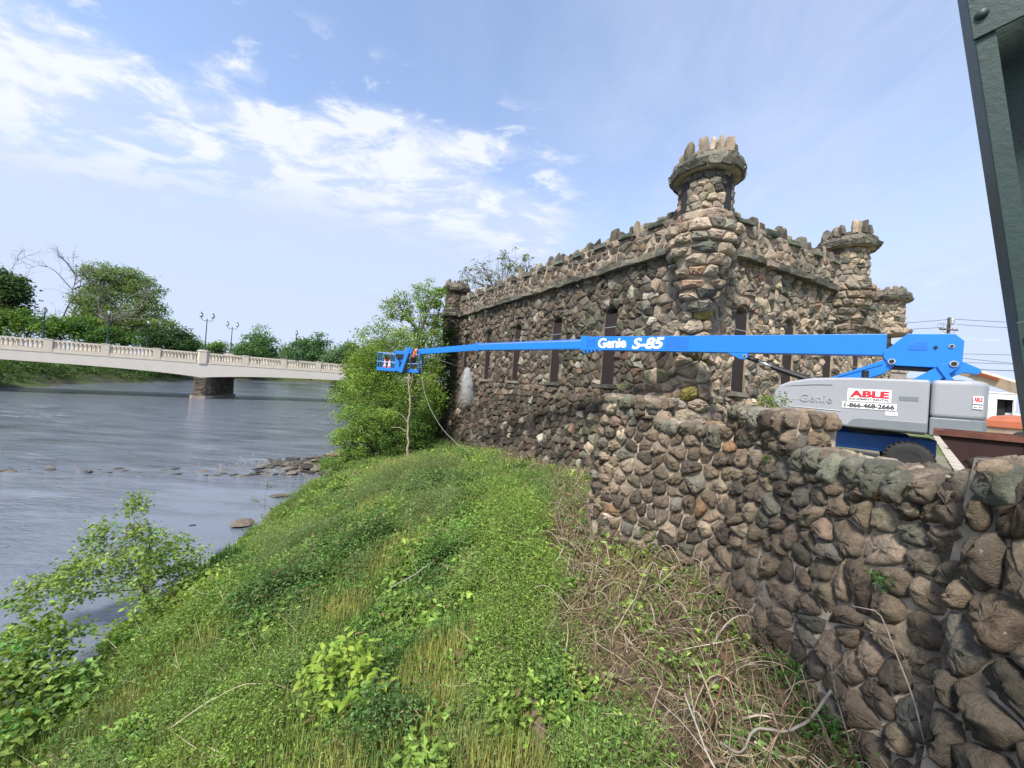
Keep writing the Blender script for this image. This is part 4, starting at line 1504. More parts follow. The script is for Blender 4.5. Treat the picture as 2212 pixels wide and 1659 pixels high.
ypin(0.075, 0.05, -0.36, 0.255, 2.84, M_STEEL, M_BLACK, lift)
ypin(0.075, 0.05, -1.42, 0.375, 2.78, M_STEEL, M_BLACK, lift)
ypin(0.05, 0.032, -1.38, 0.23, 3.22, M_STEEL, M_BLACK, RP)
ypin(0.036, 0.030, -1.12, 0.23, 3.20, M_BLACK, M_BLACK, RP)
p = MB(); p.prism([(3.50, 3.115), (2.91, 3.10), (2.91, 2.95), (3.0, 2.89), (3.14, 2.91)], 0.05, 0.20, 'y')
BK = p.build('cylinder_bracket', M_BLUE, B1)
ypin(0.055, 0.032, 3.0, 0.195, 2.99, M_STEEL, M_BLACK, BK)
p = MB(); p.tube([(2.26, 0.05, 2.67), (1.05, 0.05, 2.20)], 0.085, 12)
CY = p.build('lift_cylinder', M_BLACK, lift, False)
p = MB(); p.tube([(2.68, 0.05, 2.865), (2.20, 0.05, 2.645)], 0.05, 12)
p.build('piston_rod', M_CHROME, CY, True)
p = MB(); p.tube([(3.02, 0.05, 2.99), (2.64, 0.05, 2.85)], 0.066, 12)
p.build('rod_end', M_BLACK, CY, True)
p = MB(); p.prism([(1.1, 2.20), (0.81, 2.40), (-0.18, 2.88), (-0.34, 2.93), (-0.46, 2.86), (-0.44, 2.76), (-0.25, 2.54), (-0.02, 2.43), (0.4, 2.2)], -0.17, 0.19, 'y')
A1 = bevel(p.build('lower_link', M_BLUE, lift), 0.012)
p = MB(); p.prism([(0.95, 2.30), (0.81, 2.40), (-0.16, 2.86), (-0.2, 2.77)], 0.16, 0.215, 'y')
p.build('stiffener', M_BLUE, A1)
p = MB(); p.prism([(-0.55, 2.2), (-0.79, 2.42), (-1.23, 2.77), (-1.42, 2.87), (-1.53, 2.80), (-1.50, 2.69), (-1.24, 2.42), (-1.1, 2.2)], 0.25, 0.37, 'y')
A2 = bevel(p.build('upper_link', M_BLUE, lift), 0.012)
p = MB(); p.prism([(-1.14, 2.72), (-1.22, 2.72), (-1.46, 2.36), (-1.34, 2.36)], 0.36, 0.42, 'y')
p.build('stiffener', M_BLUE, A2)
p = MB(); p.prism([(-1.46, 2.94), (-1.60, 2.86), (-1.86, 2.70), (-1.90, 2.62), (-1.84, 2.56), (-1.62, 2.60), (-1.40, 2.46), (-1.2, 2.36), (-1.2, 2.55)], -0.12, 0.10, 'y')
bevel(p.build('rear_link', M_BLUE, lift), 0.01)
p = MB(); p.prism([(-0.3, 2.74), (-1.2, 2.70), (-1.2, 2.60), (-0.3, 2.66)], -0.14, 0.12, 'y')
p.build('hose_tray', M_BLACK, lift)
# hoods, turntable and counterweight
hoodp = [(2.02, 1.60), (2.02, 1.83), (1.93, 2.06), (1.66, 2.20), (1.14, 2.31), (0.35, 2.345), (-1.0, 2.335), (-1.0, 1.06), (0.36, 1.07), (1.16, 1.18), (1.92, 1.42)]
p = MB(); p.prism(hoodp, 0.42, 1.12, 'y')
HD = bevel(p.build('hood', M_HOOD, lift), 0.055, 3)
p = MB(); p.prism(hoodp, -1.12, -0.42, 'y')
bevel(p.build('hood', M_HOOD, lift), 0.055, 3)
p = MB(); p.prism([(0.46, 1.085), (0.30, 1.30), (0.15, 1.345), (-0.985, 1.345), (-0.985, 1.09)], 1.05, 1.145, 'y')
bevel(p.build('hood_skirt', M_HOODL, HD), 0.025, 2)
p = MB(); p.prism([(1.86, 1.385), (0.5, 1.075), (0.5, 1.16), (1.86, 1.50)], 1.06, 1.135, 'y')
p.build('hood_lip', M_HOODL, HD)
p = MB(); p.tube([(1.93, 1.10, 2.02), (1.55, 1.115, 2.085), (1.1, 1.12, 2.13), (0.75, 1.12, 2.14)], 0.018, 6)
p.build('hood_rib', M_HOODL, HD)
p = MB(); p.tube([(1.6, 1.12, 1.50), (0.55, 1.12, 1.47)], 0.016, 6)
p.build('hood_rib', M_HOOD, HD)
p = MB(); p.tube([(1.6, 1.12, 1.70), (0.9, 1.12, 1.70)], 0.010, 6)
p.build('hood_rib', M_HOOD, HD)
p = MB(); p.box((-0.66, 1.121, 1.87), (0.32, 0.012, 0.10))
p.build('latch_plate', M_HOODL, HD)
fit_text('Genie', -1.42, -0.73, 1.655, 1.865, TFm(1.124), M_HOOD, 'raised_lettering', HD, bold=0.012, depth=0.03, spacing=1.05)


def sign(x0, x1, z0, z1, y, parent, texts, mat=M_WHITE, border=None):
    p = MB(); p.box(((x0 + x1) / 2, y, (z0 + z1) / 2), (abs(x1 - x0), 0.008, z1 - z0))
    S = p.build('sign', mat, parent)
    if border:
        for (a, b_, c_, d_) in ((x0, x1, z0 + 0.006, z0 + 0.012), (x0, x1, z1 - 0.012, z1 - 0.006)):
            q = MB(); q.box(((a + b_) / 2, y + 0.0045, (c_ + d_) / 2), (abs(b_ - a) - 0.02, 0.002, d_ - c_))
            q.build('border', border, S)
    for (t, a, b_, c_, d_, m_, bo) in texts:
        fit_text(t, -a, -b_, c_, d_, TFm(y + 0.0055), m_, 'lettering', S, bold=bo, depth=0.003)
    return S


sign(0.44, -0.365, 1.745, 2.055, 1.126, HD, [('ABLE', 0.395, -0.325, 1.845, 2.02, M_RED, 0.055), ('EQUIPMENT RENTAL', 0.405, -0.335, 1.764, 1.828, M_BLKP, 0.03)])
sign(0.53, -0.465, 1.555, 1.725, 1.127, HD, [('1-866-468-2666', 0.49, -0.43, 1.582, 1.700, M_BLKP, 0.045)], border=M_BLKP)
sign(-0.28, -0.49, 1.44, 1.53, 1.126, HD, [('ID 30085', -0.30, -0.47, 1.465, 1.505, M_HOODL, 0.0)])
p = MB(); p.box((0.3, 0, 1.45), (2.6, 0.86, 0.85))
p.build('turntable', M_BLUED, lift)
p = MB(); p.lathe([(0.62, 0), (0.62, 0.14)], (0, 0, 0.94), 24)
p.build('slew_ring', M_BLACK, lift)
cwp = [(-1.02, -1.13), (-1.02, 1.13), (-1.62, 1.13), (-1.83, 1.02), (-1.93, 0.70), (-1.95, 0), (-1.93, -0.70), (-1.83, -1.02), (-1.62, -1.13)]
p = MB(); p.prism(cwp, 1.46, 2.34, 'z')
CW = bevel(p.build('counterweight', M_HOOD, lift), 0.10, 4)
p = MB(); p.prism([(a * 1.0 - 0.0, b_ * 0.985) for a, b_ in cwp], 1.05, 1.475, 'z')
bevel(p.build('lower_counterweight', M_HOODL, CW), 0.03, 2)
p = MB(); p.lathe([(0.13, 0), (0.13, 0.035)], (-1.45, 0.62, 2.335), 16)
p.build('filler_cap', M_BLACK, CW)
p = MB(); p.tube([(0.12, 0.62, 2.28), (0.13, 0.62, 2.46), (0.13, 0.62, 2.56)], 0.072, 12, caps=False)
p.build('exhaust_pipe', M_BLACK, HD, True)
# small sign on the rounded back corner of the counterweight
for z0, z1, t, m_, bo in ((1.83, 2.0, 'ABLE', M_RED, 0.05), (1.72, 1.80, '866-468', M_BLKP, 0.01)):
    a_ = np.array([-1.645, 1.128]); b2 = np.array([-1.80, 1.047])
    e_ = (b2 - a_) / np.linalg.norm(b2 - a_)
    n_ = np.array([e_[1], -e_[0]])
    n_ = n_ if n_[1] > 0 else -n_
    W_ = np.linalg.norm(b2 - a_)
    p = MB()
    P_ = [a_ + n_ * 0.004, b2 + n_ * 0.004, b2 + n_ * 0.012, a_ + n_ * 0.012]
    p.hexa([(q[0], q[1], z0) for q in P_] + [(q[0], q[1], z1) for q in P_])
    S_ = p.build('sign', M_WHITE, CW)
    fr = np.eye(4)
    fr[:3, 0] = (e_[0], e_[1], 0); fr[:3, 1] = (0, 0, 1); fr[:3, 2] = (n_[0], n_[1], 0); fr[:3, 3] = (a_[0] + n_[0] * 0.0135, a_[1] + n_[1] * 0.0135, 0)
    fit_text(t, 0.012, W_ - 0.012, z0 + (0.05 if t == 'ABLE' else 0.02), z1 - 0.02, fr, m_, 'lettering', S_, bold=bo, depth=0.002)
# chassis and wheels
p = MB(); p.box((0.55, 0, 0.72), (3.5, 1.35, 0.42)); p.box((0.55, 0, 0.96), (2.6, 1.0, 0.06))
CH = bevel(p.build('chassis', M_BLUED, lift), 0.03)
p = MB(); p.box((0.9, 0.62, 0.80), (0.24, 0.02, 0.16))
p.build('placard', M_WHITE, CH)
for x in (-0.72, 2.0):
    for y in (-0.98, 0.98):
        p = MB(); p.lathe([(0.22, -0.19), (0.35, -0.21), (0.42, -0.17), (0.435, 0.0), (0.42, 0.17), (0.35, 0.21), (0.22, 0.19)], k=28)
        V = np.concatenate(p.V)
        W_ = put('wheel', mesh_data('wheel', np.stack([V[:, 0] + x, V[:, 2] + y, V[:, 1] + 0.40], -1), p.F, M_TYRE, smooth=True), lift)
        p = MB(); p.lathe([(0.10, -0.17), (0.21, -0.16), (0.23, -0.195), (0.23, 0.195), (0.21, 0.16), (0.10, 0.17)], k=18)
        V = np.concatenate(p.V)
        put('rim', mesh_data('rim', np.stack([V[:, 0] + x, V[:, 2] + y, V[:, 1] + 0.40], -1), p.F, M_BLUED), W_)
        p = MB()
        for q in range(26):
            a = q * 2 * math.pi / 26
            for s_ in (-1, 1):
                p.box((0, s_ * 0.09, 0.437), (0.05, 0.16, 0.03), rz=s_ * 0.5)
        V = np.concatenate(p.V).reshape(-1, 8, 3)
        for q in range(52):
            a = (q // 2 + (q % 2) * 0.5) * 2 * math.pi / 26
            c_, s_ = math.cos(a), math.sin(a)
            X, Z = V[q, :, 0].copy(), V[q, :, 2].copy()
            V[q, :, 0], V[q, :, 2] = X * c_ + Z * s_, -X * s_ + Z * c_
        V = V.reshape(-1, 3) + np.array([x, y, 0.40])
        o = put('tread', mesh_data('tread', V, p.F, M_TYRE), W_)
# work platform out over the bank
p = MB()
p.box((-7.30, 24.86, 6.66), (2.62, 0.92, 0.06))
PF = put('platform', mesh_data('platform', TL(np.concatenate(p.V)), p.F, M_BLUED), lift)
p = MB()
for (c_, d_) in (((-7.30, 24.40, 6.76), (2.64, 0.025, 0.20)), ((-7.30, 25.32, 6.76), (2.64, 0.025, 0.20)), ((-8.615, 24.86, 6.76), (0.025, 0.90, 0.20)), ((-5.985, 24.86, 6.76), (0.025, 0.90, 0.20))):
    p.box(c_, d_)
put('toe_board', mesh_data('toe_board', TL(np.concatenate(p.V)), p.F, M_BLUE), PF)
loop = [(-8.61, 24.40), (-5.99, 24.40), (-5.99, 25.32), (-8.61, 25.32), (-8.61, 24.40)]
for z in (7.22, 7.78):
    p = MB()
    for i in range(4):
        p.tube([(*loop[i], z), (*loop[i + 1], z)], 0.021, 6)
    put('rail', mesh_data('rail', TL(np.concatenate(p.V)), p.F, M_BLUE), PF)
for (x, y) in ((-8.61, 24.40), (-8.2, 24.40), (-7.75, 24.40), (-6.5, 24.40), (-5.99, 24.40), (-8.61, 25.32), (-7.9, 25.32), (-7.2, 25.32), (-6.5, 25.32), (-5.99, 25.32), (-8.61, 24.86), (-5.99, 24.86)):
    p = MB(); p.tube([(x, y, 6.7), (x, y, 7.78)], 0.019, 6)
    put('post', mesh_data('post', TL(np.concatenate(p.V)), p.F, M_BLUE), PF)
p = MB(); p.box((-7.16, 24.33, 7.22), (0.62, 0.10, 1.05)); p.box((-7.12, 24.36, 7.86), (0.70, 0.34, 0.22))
CBx = put('control_mount', mesh_data('control_mount', TL(np.concatenate(p.V)), p.F, M_BLUE), PF)
p = MB(); p.box((-7.12, 24.25, 7.62), (0.56, 0.16, 0.22)); p.box((-7.0, 24.25, 7.12), (0.34, 0.12, 0.30)); p.tube([(-7.25, 24.22, 7.5), (-7.1, 24.18, 7.2), (-6.95, 24.2, 6.9)], 0.03, 5)
put('control_box', mesh_data('control_box', TL(np.concatenate(p.V)), p.F, M_BLACK), CBx)
p = MB()
for y in (24.10, 24.32):
    p.hexa([(-7.14, y - 0.02, 6.60), (-6.93, y - 0.02, 6.60), (-6.93, y + 0.02, 6.60), (-7.14, y + 0.02, 6.60), (-6.72, y - 0.02, 8.20), (-6.50, y - 0.02, 8.16), (-6.50, y + 0.02, 8.16), (-6.72, y + 0.02, 8.20)])
JB = put('jib_link', mesh_data('jib_link', TL(np.concatenate(p.V)), p.F, M_BLUE), lift)
p = MB(); p.hexa([(-7.06, 24.12, 6.62), (-6.80, 24.12, 6.62), (-6.80, 24.30, 6.62), (-7.06, 24.30, 6.62), (-6.66, 24.12, 8.0), (-6.48, 24.12, 7.95), (-6.48, 24.30, 7.95), (-6.66, 24.30, 8.0)])
put('level_cylinder', mesh_data('level_cylinder', TL(np.concatenate(p.V)), p.F, M_BLACK), JB)
p = MB(); p.lathe([(0.13, 6.50), (0.16, 6.54), (0.16, 6.74), (0.12, 6.80)], (-6.98, 24.24, 0), 12)
put('rotator', mesh_data('rotator', TL(np.concatenate(p.V)), p.F, M_BLACK), JB)
p = MB(); p.box((-6.60, 24.28, 8.02), (0.40, 0.34, 0.34), ry=0.25)
put('boom_tip_bracket', mesh_data('boom_tip_bracket', TL(np.concatenate(p.V)), p.F, M_BLUE), lift)

# cones on the platform


def cone(loc, label, h=0.72):
    T = thing('traffic_cone', label, 'traffic cone', loc, 0.3, 'traffic cones on the platform')
    p = MB(); p.box((0, 0, 0.02), (0.36, 0.36, 0.04)); p.lathe([(0.150, 0.04), (0.112, 0.26)], k=14)
    p.build('body', M_ORANGE, T)
    p = MB(); p.lathe([(0.1125, 0.26), (0.082, 0.44)], k=14); p.build('reflective_band', M_WHITE, T)
    p = MB(); p.lathe([(0.082, 0.44), (0.072, 0.50)], k=14); p.build('body', M_ORANGE, T)
    p = MB(); p.lathe([(0.072, 0.50), (0.053, 0.61)], k=14); p.build('reflective_band', M_WHITE, T)
    p = MB(); p.lathe([(0.053, 0.61), (0.035, h)], k=14); p.build('body', M_ORANGE, T)


cone((-7.93, 24.72, 6.692), 'clean orange traffic cone with white bands beside the lift control box')
cone((-8.36, 25.10, 6.692), 'duller traffic cone behind rails in the far corner of the platform')

# worker on the platform


def skin_mesh(name, pts, edges, rad, mat, parent, loc, levels=1, root=0):
    me = bpy.data.meshes.new(name)
    me.from_pydata(pts, edges, [])
    me.materials.append(mat)
    o = put(name, me, parent, loc)
    sk_ = o.modifiers.new('skin', 'SKIN')
    sk_.use_smooth_shade = True
    for i, v in enumerate(me.skin_vertices[0].data):
        v.radius = (rad[i], rad[i]) if np.ndim(rad[i]) == 0 else rad[i]
        v.use_root = (i == root)
    sd = o.modifiers.new('subdivision', 'SUBSURF')
    sd.levels = sd.render_levels = levels
    return o


man = thing('person', 'worker in orange shirt and shorts standing behind the boom tip holding a spray lance', 'person', (-6.46, 24.95, 6.692), 0.0)
J = [(0, 0, 0.92), (0.03, 0, 1.10), (0.10, 0, 1.32), (0.15, 0, 1.46), (0.19, 0, 1.55), (0.215, 0, 1.66),          # 0 pelvis .. 5 head
     (-0.01, 0.10, 0.86), (0.03, 0.12, 0.47), (-0.03, 0.13, 0.08), (0.10, 0.14, 0.035),                             # 6..9 left leg
     (-0.01, -0.10, 0.86), (-0.07, -0.12, 0.48), (-0.15, -0.13, 0.09), (-0.02, -0.14, 0.035),                       # 10..13 right leg
     (0.13, 0.19, 1.41), (0.30, 0.20, 1.20), (0.52, 0.10, 1.16),                                                    # 14..16 left arm
     (0.13, -0.19, 1.41), (0.22, -0.25, 1.14), (0.40, -0.12, 1.05)]                                                  # 17..19 right arm
E_ = [(0, 1), (1, 2), (2, 3), (3, 4), (4, 5), (0, 6), (6, 7), (7, 8), (8, 9), (0, 10), (10, 11), (11, 12), (12, 13), (3, 14), (14, 15), (15, 16), (3, 17), (17, 18), (18, 19)]
Rd = [0.145, 0.125, 0.15, 0.11, 0.055, 0.105, 0.085, 0.062, 0.045, 0.05, 0.085, 0.062, 0.045, 0.05, 0.062, 0.045, 0.034, 0.062, 0.045, 0.034]
for (hnd, dx) in ((16, 1), (19, 1)):
    hx, hy, hz = J[hnd]
    pal = len(J)
    J.append((hx + 0.07, hy, hz + 0.015)); Rd.append(0.03); E_.append((hnd, pal))
    for f_ in range(4):
        k_ = len(J)
        J += [(hx + 0.125 + 0.006 * (1.5 - abs(f_ - 1.5)), hy + (f_ - 1.5) * 0.020, hz + 0.02), (hx + 0.145, hy + (f_ - 1.5) * 0.020, hz - 0.025)]
        Rd += [0.0095, 0.008]
        E_ += [(pal, k_), (k_, k_ + 1)]
    k_ = len(J)
    J += [(hx + 0.06, hy + 0.045, hz - 0.01), (hx + 0.10, hy + 0.05, hz - 0.03)]
    Rd += [0.011, 0.009]
    E_ += [(pal, k_), (k_, k_ + 1)]
skin_mesh('body', J, E_, Rd, M_SKIN, man, (0, 0, 0))
skin_mesh('shirt', [J[0], J[1], J[2], J[3], (0.14, 0.20, 1.40), (0.24, 0.215, 1.27), (0.14, -0.20, 1.40), (0.19, -0.245, 1.24)], [(0, 1), (1, 2), (2, 3), (3, 4), (4, 5), (3, 6), (6, 7)],
          [0.165, 0.155, 0.175, 0.125, 0.085, 0.068, 0.085, 0.068], M_HIVIS, man, (0, 0, 0))
skin_mesh('shorts', [(0, 0, 0.95), (0.01, 0.105, 0.80), (0.03, 0.118, 0.52), (-0.03, -0.105, 0.80), (-0.065, -0.118, 0.53)], [(0, 1), (1, 2), (0, 3), (3, 4)], [0.16, 0.112, 0.098, 0.112, 0.098], M_PANTS, man, (0, 0, 0))
skin_mesh('hair', [(0.185, 0, 1.70), (0.205, 0, 1.745), (0.165, 0, 1.65)], [(0, 1), (0, 2)], [0.108, 0.085, 0.075], M_HAIR, man, (0, 0, 0))
for sy in (0.14, -0.14):
    skin_mesh('shoe', [(-0.05 if sy > 0 else -0.17, sy * 0.96, 0.06), (0.03 if sy > 0 else -0.09, sy, 0.05), (0.13 if sy > 0 else 0.01, sy, 0.038)], [(0, 1), (1, 2)], [0.06, 0.058, 0.045], M_HAIR, man, (0, 0, 0), root=1)
for sy in (0.036, -0.036):
    p = MB(); p.lathe([(0.012, 0), (0.014, 0.008), (0.008, 0.016)], (0.312, sy, 1.672), 8)
    p.build('eye', M_BLKP, man)
p = MB(); p.add([(0.30, -0.016, 1.635), (0.30, 0.016, 1.635), (0.345, 0, 1.632), (0.308, 0, 1.678)], [(0, 2, 1), (0, 3, 2), (1, 2, 3), (0, 1, 3)])
p.build('nose', M_SKIN, man)
p = MB(); p.box((0.306, 0, 1.603), (0.012, 0.045, 0.009)); p.build('mouth', plain('lips', (0.30, 0.12, 0.09), 0.6, var=0.05), man)
for sy in (0.105, -0.105):
    p = MB(); p.box((0.21, sy, 1.66), (0.05, 0.018, 0.06)); bevel(p.build('ear', M_SKIN, man), 0.008)

# lance, hose and the drifting spray
p = MB()
p.tube([(-6.02, 24.98, 7.86), (-5.3, 26.0, 7.74), (-4.5, 27.2, 7.54), (-3.75, 28.5, 7.32)], [0.026, 0.02, 0.017, 0.015], 6)
ln = thing('spray_lance', 'long thin pressure washing lance held out from the platform towards the castle', 'spray lance', (-6.02, 24.98, 7.86))
put('tube', mesh_data('tube', np.concatenate(p.V) - np.array(ln.location), p.F, M_HOSE, smooth=True), ln)
p = MB(); p.tube([(-3.77, 28.46, 7.325), (-3.69, 28.6, 7.29)], [0.022, 0.014], 8)
put('nozzle', mesh_data('nozzle', np.concatenate(p.V) - np.array(ln.location), p.F, M_BLACK), ln)
p = MB()
hp = np.array([(-6.04, 24.97, 7.80), (-5.97, 24.85, 7.45), (-5.88, 24.76, 6.9), (-5.62, 24.66, 5.6), (-5.25, 24.55, 4.75), (-4.75, 24.4, 3.95), (-4.1, 24.25, 3.15), (-3.2, 24.08, 2.42), (-2.45, 23.95, 2.02), (-1.9, 23.7, 1.98)])
tt = np.linspace(0, len(hp) - 1, 40)
hs = np.stack([np.interp(tt, np.arange(len(hp)), hp[:, i]) for i in range(3)], -1)
for _ in range(3):
    hs[1:-1] = (hs[:-2] + 2 * hs[1:-1] + hs[2:]) / 4
p.tube(hs, 0.012, 6)
tag(p.build('hose', M_HOSE, None, True), 'pale pressure hose hanging from the lift platform down to the bank', 'hose')

m = bpy.data.materials.new('water spray')
m.use_nodes = True
nt = m.node_tree
nt.nodes.clear()
out = N(nt, 'ShaderNodeOutputMaterial')
pv = N(nt, 'ShaderNodeVolumePrincipled')
pv.inputs['Color'].default_value = (0.97, 0.98, 0.99, 1)
pv.inputs['Anisotropy'].default_value = 0.2
tco = N(nt, 'ShaderNodeTexCoord').outputs['Object']
sp = N(nt, 'ShaderNodeSeparateXYZ')
nt.links.new(tco, sp.inputs[0])
# denser near the nozzle (top), thinning and widening as it falls
w_ = mrange(nt, sp.outputs['Z'], -1.35, 1.15, 0.86, 0.24)
r2 = N(nt, 'ShaderNodeCombineXYZ')
nt.links.new(mmul(nt, mmul(nt, sp.outputs['X'], mmul(nt, mmul(nt, sp.outputs['Z'], 0.05), 0.0, 'ADD'), 'ADD'), w_, 'DIVIDE'), r2.inputs[0])
nt.links.new(mmul(nt, sp.outputs['Y'], w_, 'DIVIDE'), r2.inputs[1])
ln_ = N(nt, 'ShaderNodeVectorMath', operation='LENGTH')
nt.links.new(r2.outputs[0], ln_.inputs[0])
rad_ = mmul(nt, mrange(nt, ln_.outputs['Value'], 0.0, 1.25, 1, 0), 2.0, 'POWER')
vert = mmul(nt, mrange(nt, sp.outputs['Z'], -1.7, 0.3, 0.0, 1.0), mrange(nt, sp.outputs['Z'], -0.2, 1.15, 0.9, 5.0))
cap_ = mrange(nt, sp.outputs['Z'], 1.15, 1.3, 1.0, 0.0)
nz = mrange(nt, noise(nt, 3.2, 7, 0.75, vec=tco), 0.38, 0.70, 0.0, 2.0)
nt.links.new(mmul(nt, mmul(nt, mmul(nt, rad_, vert), mmul(nt, nz, cap_)), 7.0), pv.inputs['Density'])
nt.links.new(pv.outputs[0], out.inputs['Volume'])
p = MB()
p.lathe([(0.05, -1.75), (1.05, -1.65), (1.10, -0.9), (0.92, 0.0), (0.66, 0.7), (0.48, 1.15), (0.28, 1.3)], k=16)
o = p.build('water_spray', m, None, False, False, (-3.45, 29.6, 6.15))
tag(o, 'white drifting mist of pressure wash water against the far castle wall', 'water spray', kind='stuff')

# ------------------------------------------------------------------ yard: second lift, van, bin, path, pole, far building
jl = thing('boom_lift', 'cream and orange boom lift parked in the yard beyond the rusty bin', 'boom lift', (18.3, 12.7, yard_z(12.7)), 0.15)
JO = np.array(jl.location)
def jbuild(p, name, mat, parent=None, smooth=False):
    c_, s_ = math.cos(-0.15), math.sin(-0.15)
    V = np.concatenate(p.V) - JO
    V = np.stack([V[:, 0] * c_ - V[:, 1] * s_, V[:, 0] * s_ + V[:, 1] * c_, V[:, 2]], -1)
    return put(name, mesh_data(name, V, p.F, mat, smooth=smooth), parent or jl)
z0 = JO[2]
def hoodline(f):
    return [(16.72, z0 + 0.55), (16.68, z0 + 1.0), (16.76, z0 + 1.30), (17.0, z0 + 1.52), (17.6, z0 + 1.66), (19.6, z0 + 1.66), (19.8, z0 + 0.55)]
p = MB(); p.prism([(16.76, z0 + 0.50), (16.72, z0 + 0.95), (16.80, z0 + 1.24), (17.0, z0 + 1.26), (19.8, z0 + 1.26), (19.9, z0 + 0.50)], 12.2, 13.6, 'y')
bevel(jbuild(p, 'body', M_CREAM), 0.09, 3)
p = MB(); p.prism([(16.66, z0 + 1.04), (16.76, z0 + 1.28), (17.0, z0 + 1.44), (17.6, z0 + 1.52), (19.8, z0 + 1.52), (19.8, z0 + 1.28), (17.0, z0 + 1.27), (16.82, z0 + 1.17)], 12.15, 13.65, 'y')
bevel(jbuild(p, 'hood', M_ORANGEP), 0.05, 2)
p = MB(); p.box((17.9, 12.9, z0 + 0.42), (2.6, 1.0, 0.30)); jbuild(p, 'chassis', M_ORANGEP)
for x in (16.35, 19.2):
    for y in (12.15, 13.7):
        p = MB(); p.lathe([(0.24, -0.20), (0.36, -0.21), (0.46, -0.17), (0.465, 0), (0.46, 0.17), (0.36, 0.21), (0.24, 0.20)], k=24)
        V = np.concatenate(p.V)
        p.V = [np.stack([V[:, 0] + x, V[:, 2] + y, V[:, 1] + z0 + 0.52], -1)]
        w_o = jbuild(p, 'wheel', M_TYRE, None, True)
        p = MB(); p.lathe([(0.22, -0.205), (0.22, 0.205)], k=14)
        V = np.concatenate(p.V)
        p.V = [np.stack([V[:, 0] + x, V[:, 2] + y, V[:, 1] + z0 + 0.52], -1)]
        jbuild(p, 'rim', M_ORANGEP, w_o)
def beam3(a, b_, w, h0, h1):
    a, b_ = np.array(a, float), np.array(b_, float)
    d = (b_ - a) / np.linalg.norm(b_ - a)
    s = np.cross(d, (0, 0, 1)); s /= np.linalg.norm(s)
    u = np.cross(s, d)
    q = MB()
    q.hexa([a - s * w - u * h0, b_ - s * w - u * h1, b_ + s * w - u * h1, a + s * w - u * h0, a - s * w + u * h0, b_ - s * w + u * h1, b_ + s * w + u * h1, a + s * w + u * h0])
    return q
bm = jbuild(beam3((18.6, 11.9, 6.55), (19.3, 16.0, 8.02), 0.15, 0.20, 0.20), 'boom', M_CREAM)
jbuild(beam3((19.08, 15.0, 7.80), (19.29, 16.1, 8.17), 0.155, 0.06, 0.06), 'boom_stripe', M_ORANGEP, bm)
jbuild(beam3((19.28, 15.9, 7.98), (20.6, 21.5, 9.6), 0.12, 0.15, 0.15), 'boom_extension', M_CREAM, bm)
jbuild(beam3((17.9, 12.9, 6.3), (18.6, 11.9, 6.6), 0.2, 0.14, 0.14), 'boom_pivot', M_CREAM, bm)

van = thing('step_van', 'white step van with its side door open behind the lifts', 'van', (27.6, 22.6, yard_z(22.6)))
VO = np.array(van.location)
vz = VO[2]
def vput(p, name, mat, parent=None, bv=0.0):
    o = put(name, mesh_data(name, np.concatenate(p.V) - VO, p.F, mat), parent or van)
    if bv:
        bevel(o, bv, 2)
    return o
Yv0, Yv1 = 22.0, 24.2
dx0, dx1, dz0, dz1 = 27.72, 28.72, vz + 0.72, vz + 2.20
p = MB()
for (x0, x1, a0, a1) in ((23.6, dx0, vz + 0.48, vz + 2.62), (dx0, dx1, dz1, vz + 2.62), (dx0, dx1, vz + 0.48, dz0), (dx1, 28.80, vz + 0.48, vz + 2.62)):
    p.box(((x0 + x1) / 2, Yv0 + 0.04, (a0 + a1) / 2), (x1 - x0, 0.08, a1 - a0))
p.box((26.2, Yv1, vz + 1.55), (5.2, 0.08, 2.14)); p.box((26.2, 23.1, vz + 2.58), (5.2, 2.2, 0.08)); p.box((23.64, 23.1, vz + 1.55), (0.08, 2.2, 2.14)); p.box((26.4, 23.1, vz + 0.55), (5.6, 2.2, 0.12))
VB = vput(p, 'body', M_WHITE)
p = MB(); p.prism([(28.80, vz + 0.45), (29.55, vz + 0.45), (29.62, vz + 1.25), (29.02, vz + 1.45), (28.80, vz + 1.45)], Yv0 + 0.05, Yv1, 'y')
vput(p, 'nose', M_WHITE, None, 0.05)
p = MB(); p.prism([(28.80, vz + 1.46), (29.0, vz + 1.46), (28.84, vz + 2.6), (28.80, vz + 2.6)], Yv0 + 0.12, Yv1 - 0.1, 'y')
vput(p, 'windscreen', M_GLASSD)
p = MB(); p.box((28.22, 23.2, vz + 1.45), (1.0, 1.6, 1.5)); vput(p, 'interior', M_DARKIN)
p = MB(); p.box((28.2, 22.6, vz + 0.95), (0.45, 0.45, 0.45)); p.box((28.02, 22.6, vz + 1.4), (0.12, 0.42, 0.6)); vput(p, 'seat', M_BLACK)
for z in (vz + 0.98, vz + 0.62):
    p = MB(); p.box((25.6, Yv0 - 0.012, z), (4.0, 0.03, 0.05)); vput(p, 'rub_rail', M_WHITE, VB)
p = MB(); p.box((26.2, Yv0 - 0.02, vz + 2.56), (5.1, 0.05, 0.08)); vput(p, 'roof_rail', M_WHITE, VB)
p = MB(); p.box((28.22, Yv0 - 0.05, vz + 0.36), (0.9, 0.3, 0.06)); vput(p, 'step', M_STEEL)
